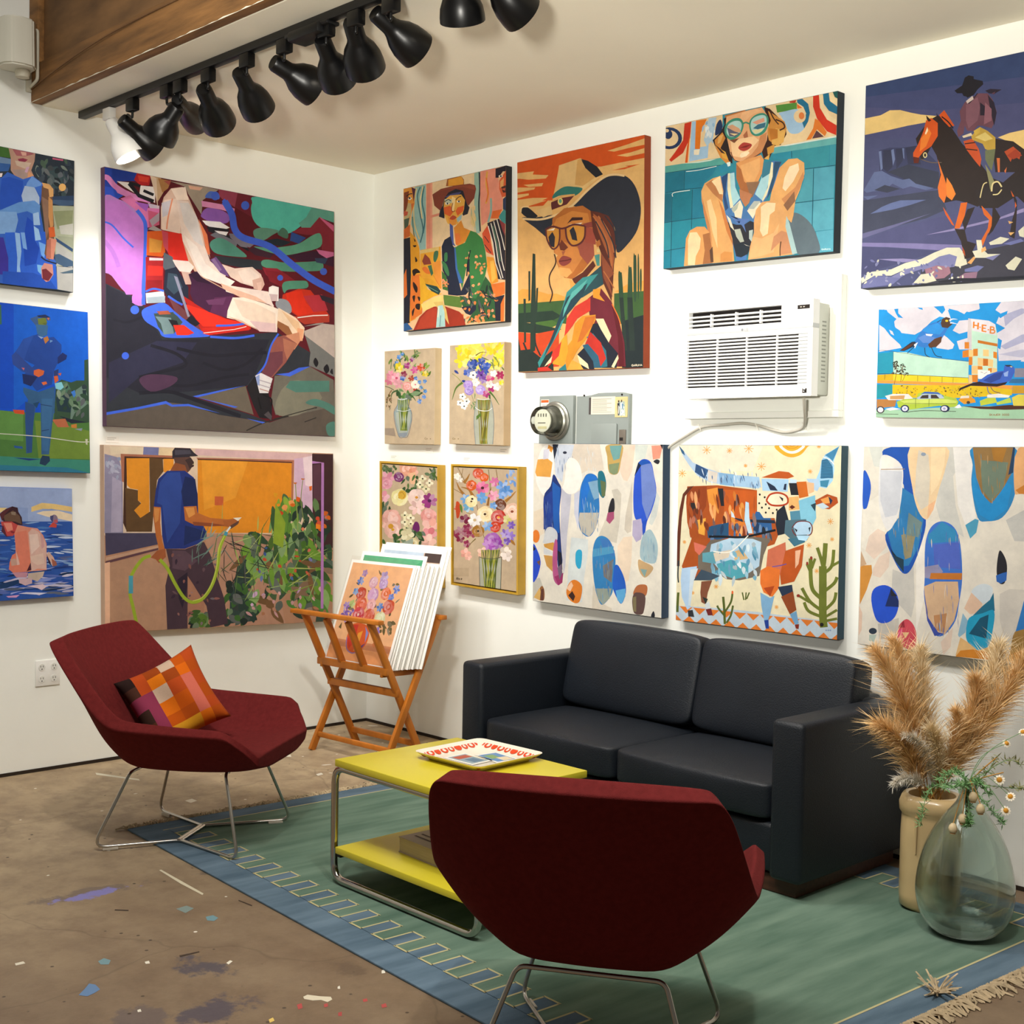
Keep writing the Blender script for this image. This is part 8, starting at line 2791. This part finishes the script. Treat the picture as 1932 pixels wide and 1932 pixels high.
def dep(px, py, base, off=0):
    D = (Vector(base)-CAM).dot(CF)+off; return CAM+pix(px, py)*D
rg = random.Random(21)
def grass_mat(nm, c, c2): return mat(nm, c, .85, noise=.15, nscale=30, color2=c2, spec=.15)
M_PL = [grass_mat('plume_gold', 'f2c47e', 'fadcae'), grass_mat('plume_tan', 'f6d8a2', 'fceed0'), grass_mat('plume_pale', 'f4ead6', 'fbf6ec')]
M_ST = mat('straw', 'b8863c', .7)
def plume(px, py, off, mid, start, n, ln, label, mk=0, up=.9, mouth=None, w=.0011):
    m0 = mouth or Vector((JX+rg.uniform(-.04, .04), JY+rg.uniform(-.04, .04), RZ+.36))
    tip = dep(px, py, (JX, JY, .4), off); md = dep(mid[0], mid[1], (JX, JY, .4), off*.6)
    e = empty('pampas_plume', m0, 0, label, 'dried grass', 'pampas plumes in the jar')
    # quadratic through three points
    A = Vector((0, 0, 0)); B = md-m0; C = tip-m0; Q = B*2-(A+C)*.5
    pt = lambda t: A*(1-t)**2+Q*2*t*(1-t)+C*t*t
    tg = lambda t: ((Q-A)*(1-t)+(C-Q)*t).normalized()
    tube('stem', [pt(k/14) for k in range(15)], lambda t: .0022*(1-.7*t), M_ST, e, 5)
    vs = []; fs = []
    for _ in range(n):
        t = start+(1-start)*rg.random()**.9; s = (t-start)/(1-start); p = pt(t); d = tg(t)
        prof = math.sin(math.pi*min(1, .12+s*.80))**.7
        a = rg.uniform(0, 6.283); o = d.orthogonal().normalized(); o2 = d.cross(o); rad = o*math.cos(a)+o2*math.sin(a)
        L_ = (1.7 if rg.random() < .12 else 1.02)*ln*(.45+.55*prof)*rg.uniform(.5, 1.15)*(1-.45*s)
        sp = rg.uniform(.15, .95)
        d1 = (d*up+rad*sp).normalized(); d2 = (d*up*.75+rad*(sp*1.25)+Vector((0, 0, -.30*rg.random()))).normalized()
        p1 = p+d1*L_*.55; p2 = p1+d2*L_*.45
        sd = d1.cross(Vector((rg.uniform(-1, 1), rg.uniform(-1, 1), rg.uniform(-1, 1)))).normalized()*w*rg.uniform(.7, 1.4)
        i = len(vs); vs += [p-sd, p+sd, p1+sd*.8, p1-sd*.8, p2]; fs += [(i, i+1, i+2, i+3), (i+3, i+2, i+4)]
    o = pyd('plume', vs, fs, M_PL[mk], e, fix=False); o['kind'] = 'stuff'
Zp = lambda x, y: (1620+x*.1967, 1180+y*.1967)
PL = [((165, 250), (470, 860), -.02, 0.12, 1724, .15, 'thin pampas plume leaning far left in front of the sofa', 0),
      ((335, 150), (530, 800), .05, 0.17, 1609, .13, 'tall upright pampas plume left of centre with pointed tip', 0),
      ((590, 250), (640, 850), .08, 0.16, 1724, .14, 'bushy pale-topped pampas plume left of the gap', 1),
      ((195, 960), (480, 1230), -.06, 0.10, 1724, .15, 'low orange pampas plume spreading left over the sofa arm', 0),
      ((1350, 190), (1180, 800), .06, 0.16, 1724, .14, 'tallest pale pampas plume right of the gap', 1),
      ((1575, 350), (1280, 850), -.02, 0.12, 1954, .16, 'pampas plume sweeping to the far right', 0),
      ((1120, 530), (1050, 950), .0, 0.12, 1724, .13, 'upright golden pampas plume right of centre', 0),
      ((930, 830), (900, 1150), -.05, 0.12, 1035, .09, 'short pampas plume in the middle of the bunch', 0),
      ((440, 1060), (640, 1230), -.09, 0.17, 1150, .055, 'slim pale feathery plume lying across the bunch', 2),
      ((700, 1000), (760, 1250), -.07, 0.10, 1265, .10, 'short tan pampas plume behind the pale one', 1)]
for (tp, md, off, st, n, ln, lb, mk) in PL: plume(*Zp(*tp), off, Zp(*md), st, n, ln, lb, mk)
plume(*Zp(330, 1525), -.10, Zp(560, 1490), .35, 1100, .05, 'white bunny-tail plume drooping over the jar rim', 2)

# stems from the demijohn
NECK = Vector((DX, DY, RZ+.49)); M_GRN = mat('sprig_green', '6f9a62', .7, noise=.2, nscale=20); M_POD = mat('pod_cream', 'd8c29a', .6, noise=.08, nscale=30); M_PET = mat('petal_white', 'efe6d2', .6); M_YC = mat('daisy_centre', 'd0902a', .7)
def stem_pts(px, py, off, lift=.05):
    tip = dep(px, py, NECK, off); a = NECK+Vector((rg.uniform(-.008, .008), rg.uniform(-.008, .008), -.12)); q = NECK+Vector((0, 0, .0))+(tip-NECK)*.35+Vector((0, 0, lift))
    return [a, NECK+Vector((rg.uniform(-.006, .006), rg.uniform(-.006, .006), .0)), q, tip]
def curve3(P, n=6):
    out = []
    for i in range(len(P)-1):
        g = lambda k: P[max(0, min(len(P)-1, k))]
        for k in range(n):
            t = k/n; out.append(.5*(2*g(i)+(g(i+1)-g(i-1))*t+(2*g(i-1)-5*g(i)+4*g(i+1)-g(i+2))*t*t+(3*g(i)-g(i-1)-3*g(i+1)+g(i+2))*t**3))
    return out+[P[-1]]
for (x, y, off, lb) in ((1100, 1620, -.06, 'cream poppy pod hanging closest to the neck of the demijohn'), (1170, 1735, -.08, 'cream poppy pod right of the demijohn neck'), (998, 1830, -.07, 'cream poppy pod hanging in front of the jar'), (906, 1920, -.08, 'lowest cream poppy pod hanging over the demijohn shoulder')):
    P = stem_pts(*Zp(x, y-12), off, .03); e = empty('poppy_pod', NECK, 0, lb, 'dried flower', 'poppy pods'); C = [p-NECK for p in curve3(P)]
    tube('stem', C, .0016, M_ST, e, 5); c = C[-1]
    lathe('pod', [(0, .004), (.006, .003), (.012, -.004), (.0145, -.014), (.012, -.024), (.009, -.027), (.0085, -.025), (0, -.024)], M_POD, e, 16, Matrix.Translation(c))
    lathe('crown', [(0, -.026), (.008, -.0265), (.0095, -.030), (0, -.029)], mat('pod_crown', 'a87840', .7), e, 12, Matrix.Translation(c))
for (x, y, off, s, lb) in ((1455, 1640, -.05, 1, 'daisy with orange centre right of the pods'), (1412, 1775, -.06, 1, 'lowest daisy, tilted, near the right edge'), (1350, 1480, -.02, 1.1, 'daisy behind an orange stalk above the others'), (1420, 1130, .02, .9, 'small pale daisy high on the right'), (1575, 1020, .04, .9, 'topmost pale daisy at the right edge')):
    P = stem_pts(*Zp(x, y), off, .05); e = empty('dried_daisy', NECK, 0, lb, 'dried flower', 'daisies'); C = [p-NECK for p in curve3(P)]
    tube('stem', C, .0011, M_GRN, e, 5); c = C[-1]; f = (CAM-(c+NECK)).normalized()+Vector((rg.uniform(-.4, .4), rg.uniform(-.4, .4), .5)); M = along(c, c+f)
    for k in range(11):
        a = k*2*math.pi/11; u = Vector((math.cos(a), math.sin(a), .0)); v = Vector((-u.y, u.x, 0)); r0, r1, ww = .005*s, .017*s, .0034*s
        pts = [u*r0-v*ww*.5, u*r0+v*ww*.5, u*r1*.8+v*ww+Vector((0, 0, -.002)), u*r1+Vector((0, 0, -.003)), u*r1*.8-v*ww+Vector((0, 0, -.002))]
        pyd('petal', [M @ p for p in pts]+[M @ (p+Vector((0, 0, -.0008))) for p in pts], [(0, 1, 2, 3, 4), (9, 8, 7, 6, 5)]+[(i, (i+1) % 5, (i+1) % 5+5, i+5) for i in range(5)], M_PET, e)
    lathe('centre', [(0, .006*s), (.005*s, .005*s), (.0085*s, .001), (.007*s, -.002), (0, -.002)], M_YC, e, 14, M)
GS = [((700, 1560), (590, 1930), 'green sprig trailing down over the jar'), ((940, 1400), (760, 1480), 'leafy green sprig rising left of the pods'), ((1150, 1500), (1250, 1620), 'bushy green sprig right of the neck'), ((1060, 1850), (1040, 1930), 'green sprig hanging straight down the demijohn'), ((1250, 1750), (1380, 1900), 'green sprig drooping on the right'), ((1000, 1540), (820, 1560), 'green sprig spreading left over the jar rim'), ((1400, 1300), (1560, 1340), 'wiry sprig with dark buds on the far right'), ((1480, 1560), (1590, 1560), 'wiry green sprig leaving the right edge'), ((1200, 1450), (1330, 1250), 'sprig rising to the right beside the plumes')]
for k, (a, b, lb) in enumerate(GS):
    off = -.05-.01*k if k < 6 else 0
    pa_, pb_ = dep(*Zp(*a), NECK, off), dep(*Zp(*b), NECK, off); e = empty('green_sprig', NECK, 0, lb, 'sprig', 'green sprigs')
    C = [p-NECK for p in curve3([NECK+Vector((0, 0, -.10)), NECK+Vector((rg.uniform(-.01, .01), rg.uniform(-.01, .01), 0)), pa_, pb_], 8)]
    tube('stem', C, .0012, M_GRN, e, 5)
    vs = []; fs = []
    for q in range(170 if k < 6 else 60):
        i0 = rg.randrange(10, len(C)-1); t = rg.random(); p = C[i0]*(1-t)+C[i0+1]*t; d = Vector((rg.uniform(-1, 1), rg.uniform(-1, 1), rg.uniform(-.7, 1))).normalized(); L_ = rg.uniform(.010, .030); s = d.orthogonal().normalized()*rg.uniform(.001, .0024)
        i = len(vs); vs += [p, p+d*L_*.5+s, p+d*L_, p+d*L_*.5-s]; fs.append((i, i+1, i+2, i+3))
    o = pyd('leaflets', vs, fs, M_GRN if k < 6 else mat('sprig_dry', '8a8a54', .7), e, fix=False); o['kind'] = 'stuff'
for (x, y, o_, lb) in ((1330, 1260, .0, 'straight straw stalk pointing up right'), (1390, 1410, -.03, 'orange stalk crossing in front of a daisy')):
    P = stem_pts(*Zp(x, y), o_, .01); e = empty('straw_stalk', NECK, 0, lb, 'stalk', 'straw stalks'); tube('stalk', [p-NECK for p in curve3(P)], .0022, M_ST, e, 6)

# ------------------------------------------------------------------ pieces that belong to a part hang under that part
SUB = {'louvre_slat': 'front_panel', 'vent_blade': 'front_panel', 'vent_rib': 'front_panel', 'grille_rib': 'front_panel', 'display_digit': 'display', 'sticker_line': 'rating_sticker', 'maker_mark': 'silver_band', 'maker_letters': 'silver_band',
       'side_vent': 'body', 'slot': 'receptacle', 'label_text': 'warning_label', 'warning_stripe': 'warning_label', 'dial_mark': 'dial_face', 'card_line': 'circuit_card', 'card_picture': 'picture_card', 'latch_hole': 'latch_plate',
       'bulb': 'shade', 'glaze_drip': 'jar_body', 'crown': 'pod', 'cover_title': 'front_cover', 'cover_print': 'front_cover', 'cover_picture': 'front_cover',
       'shelf_bracket': 'shelf', 'glide': 'leg_frame'}
base = lambda o: o.name.split('.')[0]
def mid(o):
    b = [Vector(c) for c in o.bound_box]; return sum(b, Vector())/8
for top in [o for o in list(COL.objects) if o.parent is None and o.type == 'EMPTY']:
    ch = list(top.children)
    for c in ch:
        want = SUB.get(base(c))
        if not want: continue
        cand = [q for q in ch if base(q) == want]
        if cand:
            mc = mid(c); c.parent = min(cand, key=lambda q: (mid(q)-mc).length)
